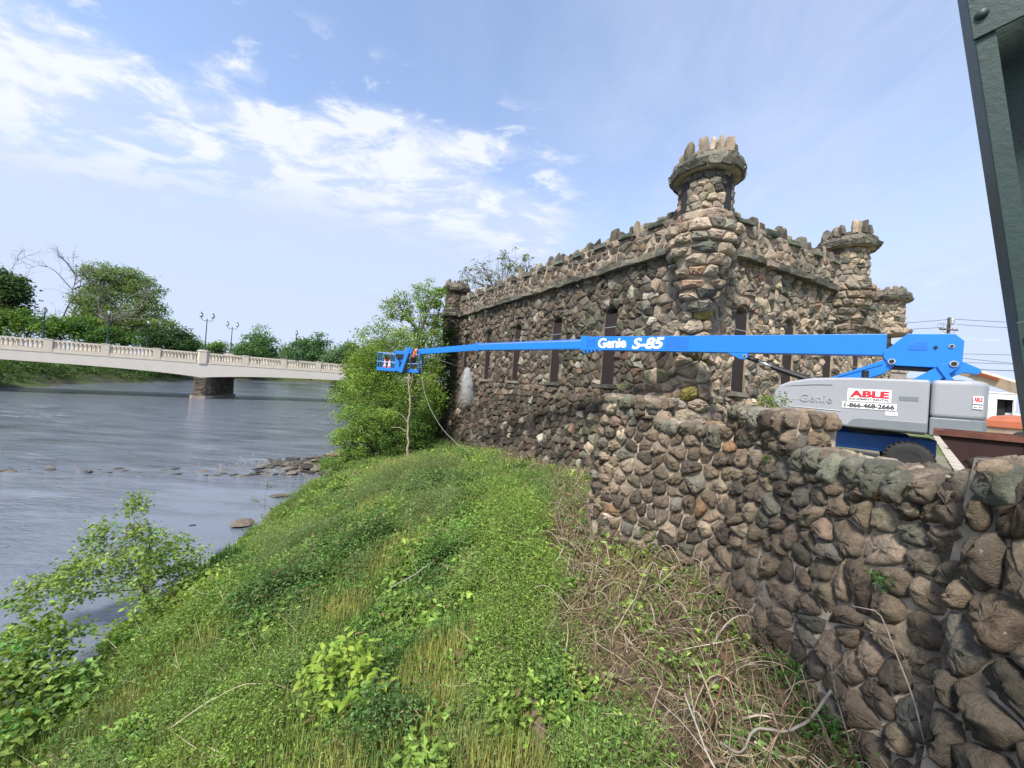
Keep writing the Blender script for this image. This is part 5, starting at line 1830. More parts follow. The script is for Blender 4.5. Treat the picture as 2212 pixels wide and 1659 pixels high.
for x in (24.9, 29.0):
    for y in (22.15, 24.0):
        p = MB(); p.lathe([(0.2, -0.12), (0.40, -0.12), (0.42, 0), (0.40, 0.12), (0.2, 0.12)], k=20)
        V = np.concatenate(p.V); p.V = [np.stack([V[:, 0] + x, V[:, 2] + y, V[:, 1] + vz + 0.42], -1)]
        w_o = vput(p, 'wheel', M_TYRE)
        p = MB(); p.lathe([(0.19, -0.125), (0.19, 0.125)], k=12)
        V = np.concatenate(p.V); p.V = [np.stack([V[:, 0] + x, V[:, 2] + y, V[:, 1] + vz + 0.42], -1)]
        vput(p, 'rim', M_WHITE, w_o)

bn_ = thing('scrap_bin', 'rusty open steel bin with a sloped end behind the boundary wall', 'bin', (7.9, 7.0, HC - 1.5))
BO = np.array(bn_.location)
def bput(p, name, mat, parent=None):
    return put(name, mesh_data(name, np.concatenate(p.V) - BO, p.F, mat), parent or bn_)
zr, zb = HC - 0.295, HC - 1.47
bx, by = np.array([0.67, -0.74]), np.array([0.74, 0.67])


def bl(p):
    """Bin outline coordinates (along, back, z) to the world."""
    V = np.concatenate(p.V)
    p.V = [np.stack([6.9 + bx[0] * V[:, 0] + by[0] * V[:, 1], 6.2 + bx[1] * V[:, 0] + by[1] * V[:, 1], V[:, 2]], -1)]
    return p


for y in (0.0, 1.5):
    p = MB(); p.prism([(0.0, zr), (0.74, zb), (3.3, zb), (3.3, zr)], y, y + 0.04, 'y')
    bput(bl(p), 'side_plate', M_BINDARK)
p = MB(); p.hexa([(0.74, 0.04, zb), (0.78, 0.04, zb), (0.78, 1.5, zb), (0.74, 1.5, zb), (0.0, 0.04, zr), (0.04, 0.04, zr), (0.04, 1.5, zr), (0.0, 1.5, zr)])
bput(bl(p), 'end_plate', M_RUST)
p = MB(); p.box((2.0, 0.77, zb + 0.02), (2.5, 1.45, 0.04)); bput(bl(p), 'floor_plate', M_BINDARK)
p = MB(); p.prism([(3.26, zr), (3.3, zr), (3.3, zb), (3.26, zb)], 0.04, 1.5, 'y'); bput(bl(p), 'end_plate', M_RUST)
for y in (0.0, 1.52):
    p = MB(); p.box((1.64, y, zr + 0.04), (3.4, 0.11, 0.08)); bput(bl(p), 'rim', M_RUST)
p = MB(); p.box((0.0, 0.76, zr + 0.041), (0.11, 1.40, 0.08)); bput(bl(p), 'rim', M_RUST)
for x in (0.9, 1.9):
    p = MB(); p.box((x, -0.03, (zr + zb) / 2), (0.09, 0.06, zr - zb - 0.02)); bput(bl(p), 'stiffener', M_BINDARK)

# paved path across the yard
path = put('path', None)
path['kind'] = 'structure'
e_ = np.array([0.715, 0.70]); n_ = np.array([0.70, -0.715])
sl_v = []
for v in range(4):
    p = MB(); p.box((0, 0, 0), (0.77, 0.77, 0.08))
    sl_v.append(mesh_data('slab', np.concatenate(p.V), p.F, M_SLAB))
for i in range(26):
    for j in range(4):
        c_ = np.array([11.6, 10.0]) + e_ * (i * 0.80) + n_ * (j * 0.80 + 0.4)
        o = put('slab', sl_v[(i + j * 3) % 4], path, (c_[0], c_[1], yard_z(c_[1]) + 0.02 + 0.006 * math.sin(i * 3 + j)))
        o.rotation_euler = (0.01 * math.sin(i + j), 0.012 * math.cos(i * 2 + j), math.atan2(0.70, 0.715))

pole = thing('utility_pole', 'wooden utility pole with one crossarm beyond the castle corner', 'utility pole', (44.9, 40.0, yard_z(40)))
PO = np.array(pole.location)
p = MB(); p.lathe([(0.19, 0), (0.15, 8), (0.125, 16.55 - PO[2])], k=10); p.build('mast', M_WOOD, pole)
p = MB(); p.box((-0.15, -0.14, 15.25 - PO[2]), (1.9, 0.10, 0.12)); ca = p.build('crossarm', M_WOOD, pole)
for s_ in (-1, 1):
    q = MB(); q.tube([(-0.15 + s_ * 0.75, -0.14, 15.22 - PO[2]), (-0.02, -0.14, 14.6 - PO[2])], 0.022, 5); q.build('brace', M_STEEL, ca)
for x in (-1.0, -0.55, 0.3, 0.7):
    q = MB(); q.lathe([(0.05, 0), (0.06, 0.08), (0.03, 0.18)], (x, -0.14, 15.31 - PO[2]), 8); q.build('insulator', M_STEEL, ca)
q = MB(); q.lathe([(0.16, 0), (0.18, 0.1), (0.18, 0.5), (0.14, 0.58)], (-0.02, -0.32, 15.75 - PO[2]), 10); q.build('transformer', M_STEEL, pole)
for q in range(2):
    p = MB(); th = np.linspace(0, 2 * math.pi, 15)
    p.tube(np.stack([-0.75 - 0.3 * q + 0.33 * np.cos(th), -0.2 + 0 * th, 15.55 - PO[2] + 0.28 * np.sin(th)], -1), 0.018, 4, caps=False)
    p.build('coiled_cable', M_WOOD, pole)


def wire(a, b_, sag, label, r=0.022):
    a, b_ = np.array(a, float), np.array(b_, float)
    t = np.linspace(0, 1, 16)[:, None]
    P = a + (b_ - a) * t
    P[:, 2] -= sag * 4 * (t * (1 - t))[:, 0]
    p = MB(); p.tube(P, r, 5)
    tag(p.build('overhead_wire', M_BLACK, None, True), label, 'wire', 'overhead wires')


wire((44.9, 39.9, 16.35), (26.0, 46.0, 15.6), 0.5, 'upper overhead wire from the pole top towards the castle')
wire((44.2, 39.86, 15.45), (24.0, 46.0, 15.3), 0.5, 'lower overhead wire from the crossarm towards the castle')
wire((44.9, 39.9, 16.40), (70.0, 37.0, 17.6), 0.5, 'top overhead wire running right from the pole top')
wire((45.6, 39.86, 15.85), (70.0, 37.0, 17.0), 0.5, 'second overhead wire running right, just below the top one')
wire((38.0, 46.0, 13.4), (66.0, 38.0, 13.9), 0.3, 'level thin overhead wire above the rear of the blue lift')
wire((40.0, 42.5, 13.3), (60.0, 38.5, 11.9), 0.2, 'slack overhead wire sloping down to the right behind the lift')
wire((38.0, 44.0, 12.3), (66.0, 38.5, 12.7), 0.2, 'thin overhead wire crossing the sloping slack one')
wire((40.0, 42.5, 11.5), (66.0, 38.0, 12.2), 0.3, 'thick lowest overhead wire just above the cream boom', 0.035)

gb = thing('building', 'grey brick building with a stepped roofline glimpsed under the blue boom', 'building', (72.0, 71.0, yard_z(70)))
GO = np.array(gb.location)
p = MB(); p.box((-9.5, 3, 4.0), (20, 6, 8.8)); p.box((1.4, 3, 3.6), (2.4, 6, 7.2)); p.build('wall', M_GREYB, gb)
p = MB(); p.box((-9.5, 3, 8.55), (20.4, 6.4, 0.35)); p.box((1.5, 3, 7.35), (2.6, 6.4, 0.3)); p.build('coping', M_MORTAR, gb)
for x in (-6, -3.2, -0.6):
    for z in (2.2, 5.6):
        p = MB(); p.box((x, -0.02, z), (1.1, 0.08, 1.7)); w_o = p.build('window', M_GLASSD, gb)
        p = MB(); p.box((x, -0.06, z - 0.95), (1.4, 0.2, 0.14)); p.build('sill', M_MORTAR, w_o)

# ------------------------------------------------------------------ green truss member close to the camera
tr = thing('bridge_truss_post', 'dark green riveted steel bridge post leaning beside the camera', 'bridge post', (1.95, 1.6, HC + 0.9))
TO = np.array(tr.location)
ax = np.array([-0.345, 0.0, 1.60]); ax /= np.linalg.norm(ax)
acr = np.array([0.69, -0.72, 0.0])
acr -= ax * (acr @ ax); acr /= np.linalg.norm(acr)
nrm = np.cross(acr, ax); nrm = nrm if nrm[1] < 0 else -nrm
P0 = np.array([1.795, 1.6, HC + 1.745]) - TO


def tb(a0, a1, w0, w1, d0, d1):
    """Box along the post (a), across it (w) and out towards the walkway (d)."""
    q = MB()
    q.hexa([P0 + ax * a0 + acr * w0 + nrm * d0, P0 + ax * a0 + acr * w1 + nrm * d0, P0 + ax * a0 + acr * w1 + nrm * d1, P0 + ax * a0 + acr * w0 + nrm * d1,
            P0 + ax * a1 + acr * w0 + nrm * d0, P0 + ax * a1 + acr * w1 + nrm * d0, P0 + ax * a1 + acr * w1 + nrm * d1, P0 + ax * a1 + acr * w0 + nrm * d1])
    return q


bevel(tb(-6.2, 2.6, 0.0, 0.056, -0.014, 0.0).build('flange', M_GREEN, tr), 0.003)
tb(-6.2, 2.6, 0.0, 0.012, -0.30, -0.0145).build('side_plate', M_GREEN, tr)
tb(-6.2, 2.6, 0.013, 0.46, -0.30, -0.288).build('back_plate', M_GREEN, tr)
bevel(tb(-6.2, 2.6, 0.40, 0.46, -0.014, 0.0).build('flange', M_GREEN, tr), 0.003)
for (a0, a1) in ((-0.17, 0.42), (-1.62, -1.36), (-3.0, -2.7)):
    BP = bevel(tb(a0, a1, -0.006, 0.466, 0.0005, 0.0125).build('batten_plate', M_GREEN, tr), 0.003)
    for w in (0.026, 0.43):
        n_r = 5 if a1 - a0 > 0.4 else 2
        for q in range(n_r):
            a = (a0 + 0.085 + q * 0.105) if n_r == 5 else (a0 + 0.075 + q * 0.11)
            c_ = P0 + ax * a + acr * w + nrm * 0.0125
            V, F = [], []
            k = 10
            for (r, h) in ((0.021, 0.0), (0.019, 0.008), (0.012, 0.014)):
                for i in range(k):
                    t = 2 * math.pi * i / k
                    V.append(c_ + (ax * math.cos(t) + acr * math.sin(t)) * r + nrm * h)
            V.append(c_ + nrm * 0.0165)
            for j in range(2):
                F += [(j * k + i, j * k + (i + 1) % k, (j + 1) * k + (i + 1) % k, (j + 1) * k + i) for i in range(k)]
            F += [(2 * k + i, 2 * k + (i + 1) % k, 3 * k) for i in range(k)]
            put('rivet', mesh_data('rivet', V, F, M_GREEN, smooth=True), BP)

# ------------------------------------------------------------------ vegetation
Rv = np.random.default_rng(21)


def wob(x, y, f, seed):
    r = np.random.default_rng(seed)
    o = 0
    for i in range(7):
        a, k, p_ = r.uniform(0, 6.28), f * r.uniform(0.5, 2.0), r.uniform(0, 6.28)
        o = o + np.sin((x * math.cos(a) + y * math.sin(a)) * k * 6.28 + p_) / 7
    return o * 1.7


def unit(v):
    return v / (np.linalg.norm(v, axis=1, keepdims=True) + 1e-9)


def leaf_quads(C, D, Nn, L, W, col, fold=0.18):
    """Folded pointed leaves: C base points, D directions, Nn face normals."""
    n = len(C)
    D = unit(D)
    S = unit(np.cross(D, Nn))
    Nn = np.cross(S, D)
    L, W = np.broadcast_to(L, n)[:, None], np.broadcast_to(W, n)[:, None]
    V = np.empty((n, 4, 3))
    V[:, 0] = C
    V[:, 1] = C + D * L * 0.48 + S * W * 0.5 + Nn * W * fold
    V[:, 2] = C + D * L - Nn * L * 0.10
    V[:, 3] = C + D * L * 0.48 - S * W * 0.5 + Nn * W * fold
    return V.reshape(-1, 3), np.repeat(col, 4, axis=0)


def quads_obj(name, parts, mat, parent=None, loc=None):
    V = np.concatenate([p_[0] for p_ in parts])
    c = np.concatenate([p_[1] for p_ in parts])
    F = np.arange(len(V), dtype=np.int32).reshape(-1, 4)
    return put(name, mesh_data(name, V, F, mat, c), parent, loc)


def rand_dirs(n, R, up=0.0):
    d = R.normal(size=(n, 3))
    d[:, 2] += up
    return unit(d)


def clump_leaves(centers, R, per, csize, L, base, droop=0.0, flat=0.55, var=0.25):
    """Leaves gathered in clumps round the given centres."""
    n = len(centers)
    cen = np.repeat(centers, per, axis=0)
    off = R.normal(size=(n * per, 3)) * csize
    off[:, 2] *= flat
    off[:, 2] -= droop * (off[:, 0] ** 2 + off[:, 1] ** 2) / max(csize, 1e-3)
    D = rand_dirs(n * per, R, 0.0)
    D[:, 2] = D[:, 2] * 0.5 - 0.15
    Nn = rand_dirs(n * per, R, 1.1)
    tone = np.repeat(np.exp(R.normal(0, var, (n, 1))), per, axis=0) * np.exp(R.normal(0, 0.18, (n * per, 1)))
    hue = np.repeat(R.normal(0, 0.10, (n, 1)), per, axis=0)
    col = np.clip(np.asarray(base)[None] * tone * np.concatenate([1 + hue, np.ones_like(hue), 1 - hue], 1), 0.004, 0.6)
    l = L * R.uniform(0.7, 1.3, n * per)
    return leaf_quads(cen + off, D, Nn, l, l * R.uniform(0.5, 0.72, n * per), col)


def blob_points(b, R, shell=0.5):
    cx, cy, cz, rx, ry, rz, n = b
    d = rand_dirs(n, R)
    r = R.uniform(shell ** 3, 1.0, n) ** (1 / 3)
    r *= 1 + 0.18 * np.sin(d[:, 0] * 5 + cx) * np.sin(d[:, 2] * 6 + cz)
    return np.array([cx, cy, cz]) + d * r[:, None] * np.array([rx, ry, rz])


def limb(a, b_, R, r0, r1, bend=0.12, n=7):
    a, b_ = np.asarray(a, float), np.asarray(b_, float)
    t = np.linspace(0, 1, n)[:, None]
    L = np.linalg.norm(b_ - a)
    q = a + (b_ - a) * t + np.sin(t * math.pi) * R.normal(0, bend, 3) * L
    q[:, 2] += (np.sin(t * math.pi) * 0.06 * L)[:, 0]
    q[1:-1] += R.normal(0, 0.015 * L, (n - 2, 3))
    return q, r0 + (r1 - r0) * t[:, 0]


BARK = (0.085, 0.070, 0.055)


def tree(name, label, cat, base, blobs, leaf, per, cs, col, seed, tr=0.2, group=None, bark=BARK, twigs=0, top=None, shell=0.5, var=0.25, limbs_every=6, droop=0.0, stems=1, mat=None, crown='crown', flat=0.55):
    """Trunk that divides towards each mass of foliage, and a crown of leaf clumps."""
    R = np.random.default_rng(seed)
    base = np.asarray(base, float)
    T = thing(name, label, cat, base, 0, group)
    mb = MB()
    allc = []
    mid = np.mean([b[:3] for b in blobs], axis=0)
    for st in range(stems):
        b0 = base + (np.array([R.normal(0, 0.25), R.normal(0, 0.25), 0]) * tr * 6 if stems > 1 else 0)
        fork = b0 + (mid - b0) * 0.45 if top is None else np.asarray(top, float)
        q, r = limb(b0 - np.array([0, 0, 0.15]), fork, R, tr, tr * 0.66, 0.05, 8)
        mb.tube(q - base, r, 7, bark)
        for bi, b in enumerate(blobs):
            if stems > 1 and bi % stems != st:
                continue
            c = np.array(b[:3])
            q2, r2 = limb(fork, c, R, tr * 0.6, tr * 0.22, 0.10, 8)
            mb.tube(q2 - base, r2, 6, bark)
            P = blob_points(b, R, shell)
            allc.append(P)
            for k in range(0, len(P), limbs_every):
                s = q2[int(R.integers(3, 8))]
                q3, r3 = limb(s, P[k], R, tr * 0.16, tr * 0.04, 0.10, 5)
                mb.tube(q3 - base, r3, 4, bark, False)
            for k in range(twigs):
                d = rand_dirs(1, R, 0.2)[0] * np.array(b[3:6]) * R.uniform(1.0, 1.35)
                s = q2[int(R.integers(4, 8))]
                q3, r3 = limb(s, c + d, R, tr * 0.12, tr * 0.03, 0.12, 6)
                mb.tube(q3 - base, r3, 4, bark, False)
    mb.build('trunk' if stems == 1 else 'stems', M_BARK, T, True, True)
    if per:
        P = np.concatenate(allc) - base
        quads_obj(crown, [clump_leaves(P, R, per, cs, leaf, col, droop, flat, var)], mat or M_LEAF, T)
    return T


def bare_tree(label, base, top, seed, tr, spread, lean=(0, 0), n1=7, n2=6, n3=5, bark=(0.16, 0.14, 0.125), group=None):
    R = np.random.default_rng(seed)
    base, top = np.asarray(base, float), np.asarray(top, float)
    T = thing('bare_tree', label, 'tree', base, 0, group)
    mb = MB()
    bb = MB()
    q, r = limb(base - np.array([0, 0, 0.3]), top, R, tr, tr * 0.25, 0.06, 10)
    mb.tube(q - base, r, 7, bark)
    H = np.linalg.norm(top - base)
    for i in range(n1):
        s = q[int(R.integers(3, 10))]
        d = np.array([R.normal(lean[0], 1), R.normal(0, 0.7), abs(R.normal(0.55, 0.4))])
        d /= np.linalg.norm(d)
        e = s + d * spread * R.uniform(0.6, 1.1)
        q1, r1 = limb(s, e, R, tr * 0.45, tr * 0.12, 0.14, 8)
        bb.tube(q1 - base, r1, 5, bark)
        for j in range(n2):
            s2 = q1[int(R.integers(2, 8))]
            d2 = unit((d + R.normal(0, 0.75, 3) + np.array([0, 0, 0.2]))[None])[0]
            e2 = s2 + d2 * spread * R.uniform(0.25, 0.5)
            q2, r2 = limb(s2, e2, R, tr * 0.17, tr * 0.05, 0.14, 6)
            bb.tube(q2 - base, r2, 4, bark, False)
            for k in range(n3):
                s3 = q2[int(R.integers(1, 6))]
                e3 = s3 + unit((d2 + R.normal(0, 0.8, 3))[None])[0] * spread * R.uniform(0.08, 0.2)
                q3, r3 = limb(s3, e3, R, tr * 0.07, tr * 0.025, 0.12, 4)
                bb.tube(q3 - base, r3, 3, bark, False)
    mb.build('trunk', M_BARK, T, True, True)
    bb.build('branches', M_BARK, T, True, True)
    return T


G_BRIGHT, G_MID, G_DARK, G_PALE, G_BLUE = (0.180, 0.275, 0.052), (0.110, 0.185, 0.046), (0.045, 0.098, 0.032), (0.150, 0.215, 0.060), (0.060, 0.120, 0.050)
gz = lambda x, y: float(ground_h(np.array([x]), np.array([y]))[0])

# trees on the near bank by the castle's far end
tree('bank_tree', 'tall loose tree with two light green plumes beside the castle turret', 'tree', (-7.6, 31.5, gz(-7.6, 31.5)),
     [(-7.3, 31.4, 13.1, 1.25, 1.1, 1.5, 46), (-9.7, 31.4, 12.0, 1.25, 1.1, 1.15, 42), (-7.9, 31.6, 10.9, 1.7, 1.2, 1.3, 40), (-6.4, 31.8, 12.2, 0.8, 0.9, 1.9, 26)],
     0.155, 42, 0.22, G_BRIGHT, 31, 0.16, limbs_every=2, shell=0.3, top=(-8.0, 31.4, 8.6))
tree('bank_tree', 'broad bright green tree behind the blue work platform', 'tree', (-8.6, 29.3, gz(-8.6, 29.3)),
     [(-9.6, 29.6, 8.5, 2.6, 1.8, 2.0, 230), (-7.2, 29.0, 4.8, 2.1, 1.6, 2.5, 260), (-10.9, 28.6, 4.9, 2.3, 1.6, 1.9, 210), (-11.6, 30.2, 7.2, 1.5, 1.4, 1.5, 100), (-6.9, 30.8, 8.2, 1.3, 1.2, 2.3, 150), (-8.8, 28.2, 2.6, 2.2, 1.4, 1.6, 170)],
     0.155, 28, 0.27, (0.185, 0.285, 0.060), 32, 0.2, limbs_every=9, droop=0.25)
tree('bank_tree', 'dark narrow tree squeezed between the bright tree and the castle', 'tree', (-6.3, 34.2, gz(-6.3, 34.2)),
     [(-6.2, 33.8, 9.6, 1.0, 1.0, 2.4, 90), (-6.3, 33.6, 5.8, 1.1, 1.0, 2.6, 110), (-6.6, 33.0, 2.8, 1.1, 1.0, 1.9, 80)], 0.15, 40, 0.25, G_DARK, 33, 0.14)
tree('bank_tree', 'deep green rounded tree where the bridge meets the near bank', 'tree', (-15.4, 41.0, gz(-15.4, 41.0)),
     [(-15.8, 41, 8.0, 2.2, 2.0, 2.0, 110), (-14.0, 40, 6.0, 2.0, 1.8, 2.4, 100), (-16.4, 41.5, 5.4, 1.6, 1.6, 1.6, 70), (-13.0, 39, 9.0, 1.6, 1.4, 1.4, 50)], 0.22, 28, 0.34, G_MID, 34, 0.2)
tree('bank_tree', 'feathery tree with low boughs reaching out over the stony spit', 'tree', (-9.0, 26.8, gz(-9.0, 26.8)),
     [(-9.9, 26.4, 2.5, 1.5, 1.2, 0.70, 100), (-11.0, 26.2, 2.1, 1.1, 1.0, 0.50, 60), (-10.3, 26.0, 1.3, 1.1, 0.9, 0.36, 46), (-8.8, 26.3, 3.5, 1.4, 1.1, 0.8, 80), (-11.1, 27.2, 3.6, 1.3, 1.1, 0.6, 56)],
     0.135, 34, 0.20, (0.19, 0.29, 0.065), 35, 0.13, limbs_every=5, droop=0.35, flat=0.35)
tree('bush', 'dense green bush at the foot of the castle end', 'bush', (-6.9, 26.6, gz(-6.9, 26.6)),
     [(-6.8, 26.8, 2.6, 1.1, 0.9, 1.2, 90), (-7.6, 26.2, 1.9, 1.2, 0.9, 0.9, 80), (-6.2, 27.6, 3.2, 0.8, 0.8, 1.5, 60)], 0.12, 44, 0.2, (0.105, 0.185, 0.042), 36, 0.06, stems=3)
tree('sparse_tree', 'sparse tree with thin stems and small leaf tufts rising behind the castle roof', 'tree', (-1.4, 44.0, 5.2),
     [(-4.2, 44, 19.4, 2.3, 1.2, 1.5, 30), (-1.2, 44, 20.6, 2.2, 1.2, 1.5, 34), (1.0, 44.3, 20.4, 1.6, 1.0, 1.2, 22), (-5.8, 44, 18.2, 1.2, 1.0, 1.2, 16), (-2.4, 44, 18.0, 2.6, 1.2, 1.0, 26)],
     0.24, 9, 0.17, (0.15, 0.20, 0.085), 37, 0.2, limbs_every=1, shell=0.35, twigs=5, bark=(0.15, 0.13, 0.11), top=(-1.8, 44, 14.0))
# far bank, behind the bridge
FK = 1.4


def fb(bl_):
    return [(b[0] * FK, b[1] * FK, HC + (b[2] - HC) * FK, b[3] * FK, b[4] * FK, b[5] * FK, b[6]) for b in bl_]


def bumpy(bl_, seed, k=6):
    R = np.random.default_rng(seed)
    o = []
    for (x, y, z, rx, ry_, rz, n) in bl_:
        o.append((x, y, z - rz * 0.1, rx * 0.8, ry_ * 0.8, rz * 0.75, int(n * 0.45)))
        for i in range(k):
            a, e = R.uniform(0, 6.28), R.uniform(-0.2, 1.1)
            s_ = R.uniform(0.28, 0.52)
            o.append((x + rx * 0.75 * math.cos(a) * math.cos(e), y + ry_ * 0.6 * math.sin(a) * math.cos(e), z + rz * 0.75 * math.sin(e) * R.uniform(0.7, 1.25), rx * s_, ry_ * s_, rz * s_, int(n * 0.14)))
    return o


def fp(x, y, z=None):
    return (x * FK, y * FK, gz(x * FK, y * FK) if z is None else HC + (z - HC) * FK)


tree('maple_tree', 'dense dark maple at the far left edge behind the bridge', 'tree', fp(-112, 84),
     bumpy(fb([(-114, 84, 20.5, 5.5, 4, 5.5, 240), (-109.8, 84, 17.8, 3.6, 3.4, 4.6, 170), (-112, 84, 13.5, 6.0, 4, 3.0, 160)]), 160, 7), 0.80, 24, 0.9, (0.060, 0.115, 0.045), 41, 0.6, limbs_every=20)
bare_tree('pale leafless tree showing above the dark maple', fp(-132, 100), fp(-130.5, 100, 30), 42, 0.24, 8.0, bark=(0.36, 0.33, 0.34))
tree('sycamore_tree', 'tallest leafy tree behind the bridge with broad rounded crown', 'tree', fp(-100, 99),
     fb([(-104.0, 97, 15.0, 6.5, 4, 4.5, 170), (-96.5, 96, 13.5, 6.5, 4, 4.0, 170), (-108.5, 98, 18.5, 4.0, 3.5, 3.5, 90), (-106.5, 99, 26.6, 4.6, 4, 3.9, 150), (-101.5, 99, 27.0, 4.2, 4, 3.6, 130), (-96.4, 99, 24.0, 4.0, 3.6, 3.8, 120), (-109, 99, 21.5, 4.0, 3.4, 3.6, 100), (-93.5, 98, 19.5, 4.0, 3.4, 3.6, 105), (-103, 97, 20.5, 5.4, 4, 3.8, 120), (-90.2, 97.5, 15.2, 4.2, 3.2, 2.4, 90), (-98.5, 96, 15.5, 6.2, 4, 4.0, 150)]),
     0.72, 20, 0.90, (0.150, 0.225, 0.090), 43, 0.9, limbs_every=5, twigs=3)
bare_tree('leaning bare tree with long grey limbs left of the sycamore', fp(-112, 91), fp(-104.5, 91, 25), 44, 0.30, 10.0, lean=(-0.3, 0), n1=10)
bare_tree('grey twiggy dead tree in front of the tall leafy crown', fp(-97, 90), fp(-92, 90, 19), 45, 0.34, 10.0, n1=12, n2=7, n3=6, bark=(0.22, 0.205, 0.185))
FS = [('low green shrub mass left of the bridge lamp posts', (-103, 80), [(-104, 80, 11.8, 5.5, 3, 3.2, 120), (-97.5, 80.5, 11.2, 4.6, 3, 2.8, 100)], (0.075, 0.140, 0.034)),
      ('rounded dark shrub behind the left half of the balustrade', (-90, 82), [(-91, 82, 11.0, 4.4, 3, 2.8, 100), (-86.0, 82.5, 10.4, 3.8, 3, 2.4, 80)], (0.050, 0.105, 0.028)),
      ('yellow green shrub below the leaning bare tree', (-95, 86), [(-96, 86, 12.5, 4.0, 3, 2.6, 80)], (0.085, 0.145, 0.035)),
      ('very dark green shrub below the right end of the tall leafy tree', (-84, 90), [(-84.5, 90, 11.0, 4.0, 3, 3.0, 90), (-79.5, 92, 9.8, 3.4, 3, 2.2, 70)], (0.030, 0.068, 0.022))]  # darkest leaf colour of these shrubs
for i, (lb, (x, y), bl, c) in enumerate(FS):
    tree('shrub', lb, 'shrub', fp(x, y), bumpy(fb(bl), 150 + i), 0.72, 22, 0.85, tuple(v * 1.45 for v in c), 50 + i, 0.15, 'shrubs behind the bridge', limbs_every=30, stems=2)
FT = [('pale round tree right of the tall leafy tree and its shrubs', -129.3, 150, 18.6, 5.6, (0.085, 0.14, 0.055)),
      ('low tree between the pale round tree and the twin lamp posts', -134, 172, 17.6, 6.0, (0.095, 0.15, 0.055)),
      ('dark green tree directly behind the shorter twin lamp post', -139, 205, 21.5, 7.0, (0.060, 0.105, 0.045)),
      ('rounded mid green tree right of both twin lamp posts', -108.7, 163, 22.6, 7.4, (0.060, 0.118, 0.046)),
      ('tree behind the pair of single lamp posts', -104, 184, 22.0, 6.4, (0.070, 0.125, 0.050)),
      ('dense tree just right of the pair of single lamp posts', -88.4, 170, 23.0, 6.8, (0.052, 0.105, 0.042)),
      ('hazy bluish tree nearest the bright bank tree', -70, 160, 21.0, 6.6, (0.075, 0.125, 0.060)),
      ('low yellowish tree filling the gap below its neighbours at the river bend', -120, 218, 17.0, 8.0, (0.090, 0.135, 0.050))]
for i, (lb, x, y, zt_, r, c) in enumerate(FT):
    h = zt_ - 4
    tree('riverside_tree', lb, 'tree', (x, y, 3.2), bumpy([(x, y, zt_ - r * 0.75, r, r * 0.8, r * 0.78, 120), (x - r * 0.55, y, zt_ - r * 1.35, r * 0.8, r * 0.7, r * 0.62, 70), (x + r * 0.6, y, zt_ - r * 1.3, r * 0.75, r * 0.7, r * 0.62, 70), (x, y - 1, 7.0, r * 1.1, r * 0.6, 3.2, 90)], 170 + i, 4),
         0.85, 18, 1.0, tuple(v * 1.8 for v in c), 60 + i, 0.4, 'trees along the upstream bank', limbs_every=25, var=0.22)  # leaf colours lightened, standing in for distance haze
bare_tree('thin leafless tree above the mid green riverside trees', (-116, 176, 4), (-114, 176, 25), 71, 0.35, 5.5, n1=7, n2=5, n3=4, bark=(0.30, 0.28, 0.26))
# the wood that closes the river bend, and growth along the left bank under the bridge
parts = []
R = np.random.default_rng(72)
xs2 = R.uniform(-200, -20, 1500)
P = np.stack([xs2, 268 + R.uniform(0, 12, 1500), R.uniform(0.12, 1.0, 1500) ** 0.8 * (18 + 4 * np.sin(xs2 * 0.11) + 3.0 * np.sin(xs2 * 0.31 + 1)) + 2.0], -1)
parts.append(clump_leaves(P, R, 14, 1.6, 1.3, (0.130, 0.180, 0.095), var=0.25))  # hazy look comes only from this pale leaf colour
tag(quads_obj('far_woodland', parts, M_LEAF), 'distant hazy line of woodland closing the river bend', 'woodland', kind='stuff')
yy = R.uniform(52, 232, 1500)
xl = np.interp(yy, LB_Y, LB_X) - R.uniform(0.8, 16, 1500)
P = np.stack([xl, yy, np.array([gz(a, b_) for a, b_ in zip(xl, yy)]) + R.uniform(0.2, 3.2, 1500)], -1)
tag(quads_obj('bank_undergrowth', [clump_leaves(P, R, 16, 0.75, 0.62, (0.055, 0.105, 0.030), var=0.35)], M_LEAF), 'dark undergrowth along the far left bank below the bridge', 'undergrowth', kind='stuff')
yy = R.uniform(84, 250, 500)
xl = np.interp(yy, SH_Y, SH_X) + R.uniform(0.5, 12, 500)
P = np.stack([xl, yy, np.array([gz(a, b_) for a, b_ in zip(xl, yy)]) + R.uniform(0.2, 3.5, 500)], -1)
tag(quads_obj('bank_undergrowth', [clump_leaves(P, R, 16, 0.9, 0.7, (0.065, 0.115, 0.034), var=0.35)], M_LEAF), 'green undergrowth along the right bank upstream of the bridge', 'undergrowth', kind='stuff')
tree('bank_tree', 'small leafy tree at the near end of the bridge, mostly hidden', 'tree', (-22, 62, gz(-22, 62)), [(-21.5, 62, 7.5, 4.0, 3, 3.5, 110), (-24.5, 63, 5.0, 2.4, 2.5, 2.6, 60)], 0.34, 36, 0.5, G_MID, 73, 0.2)

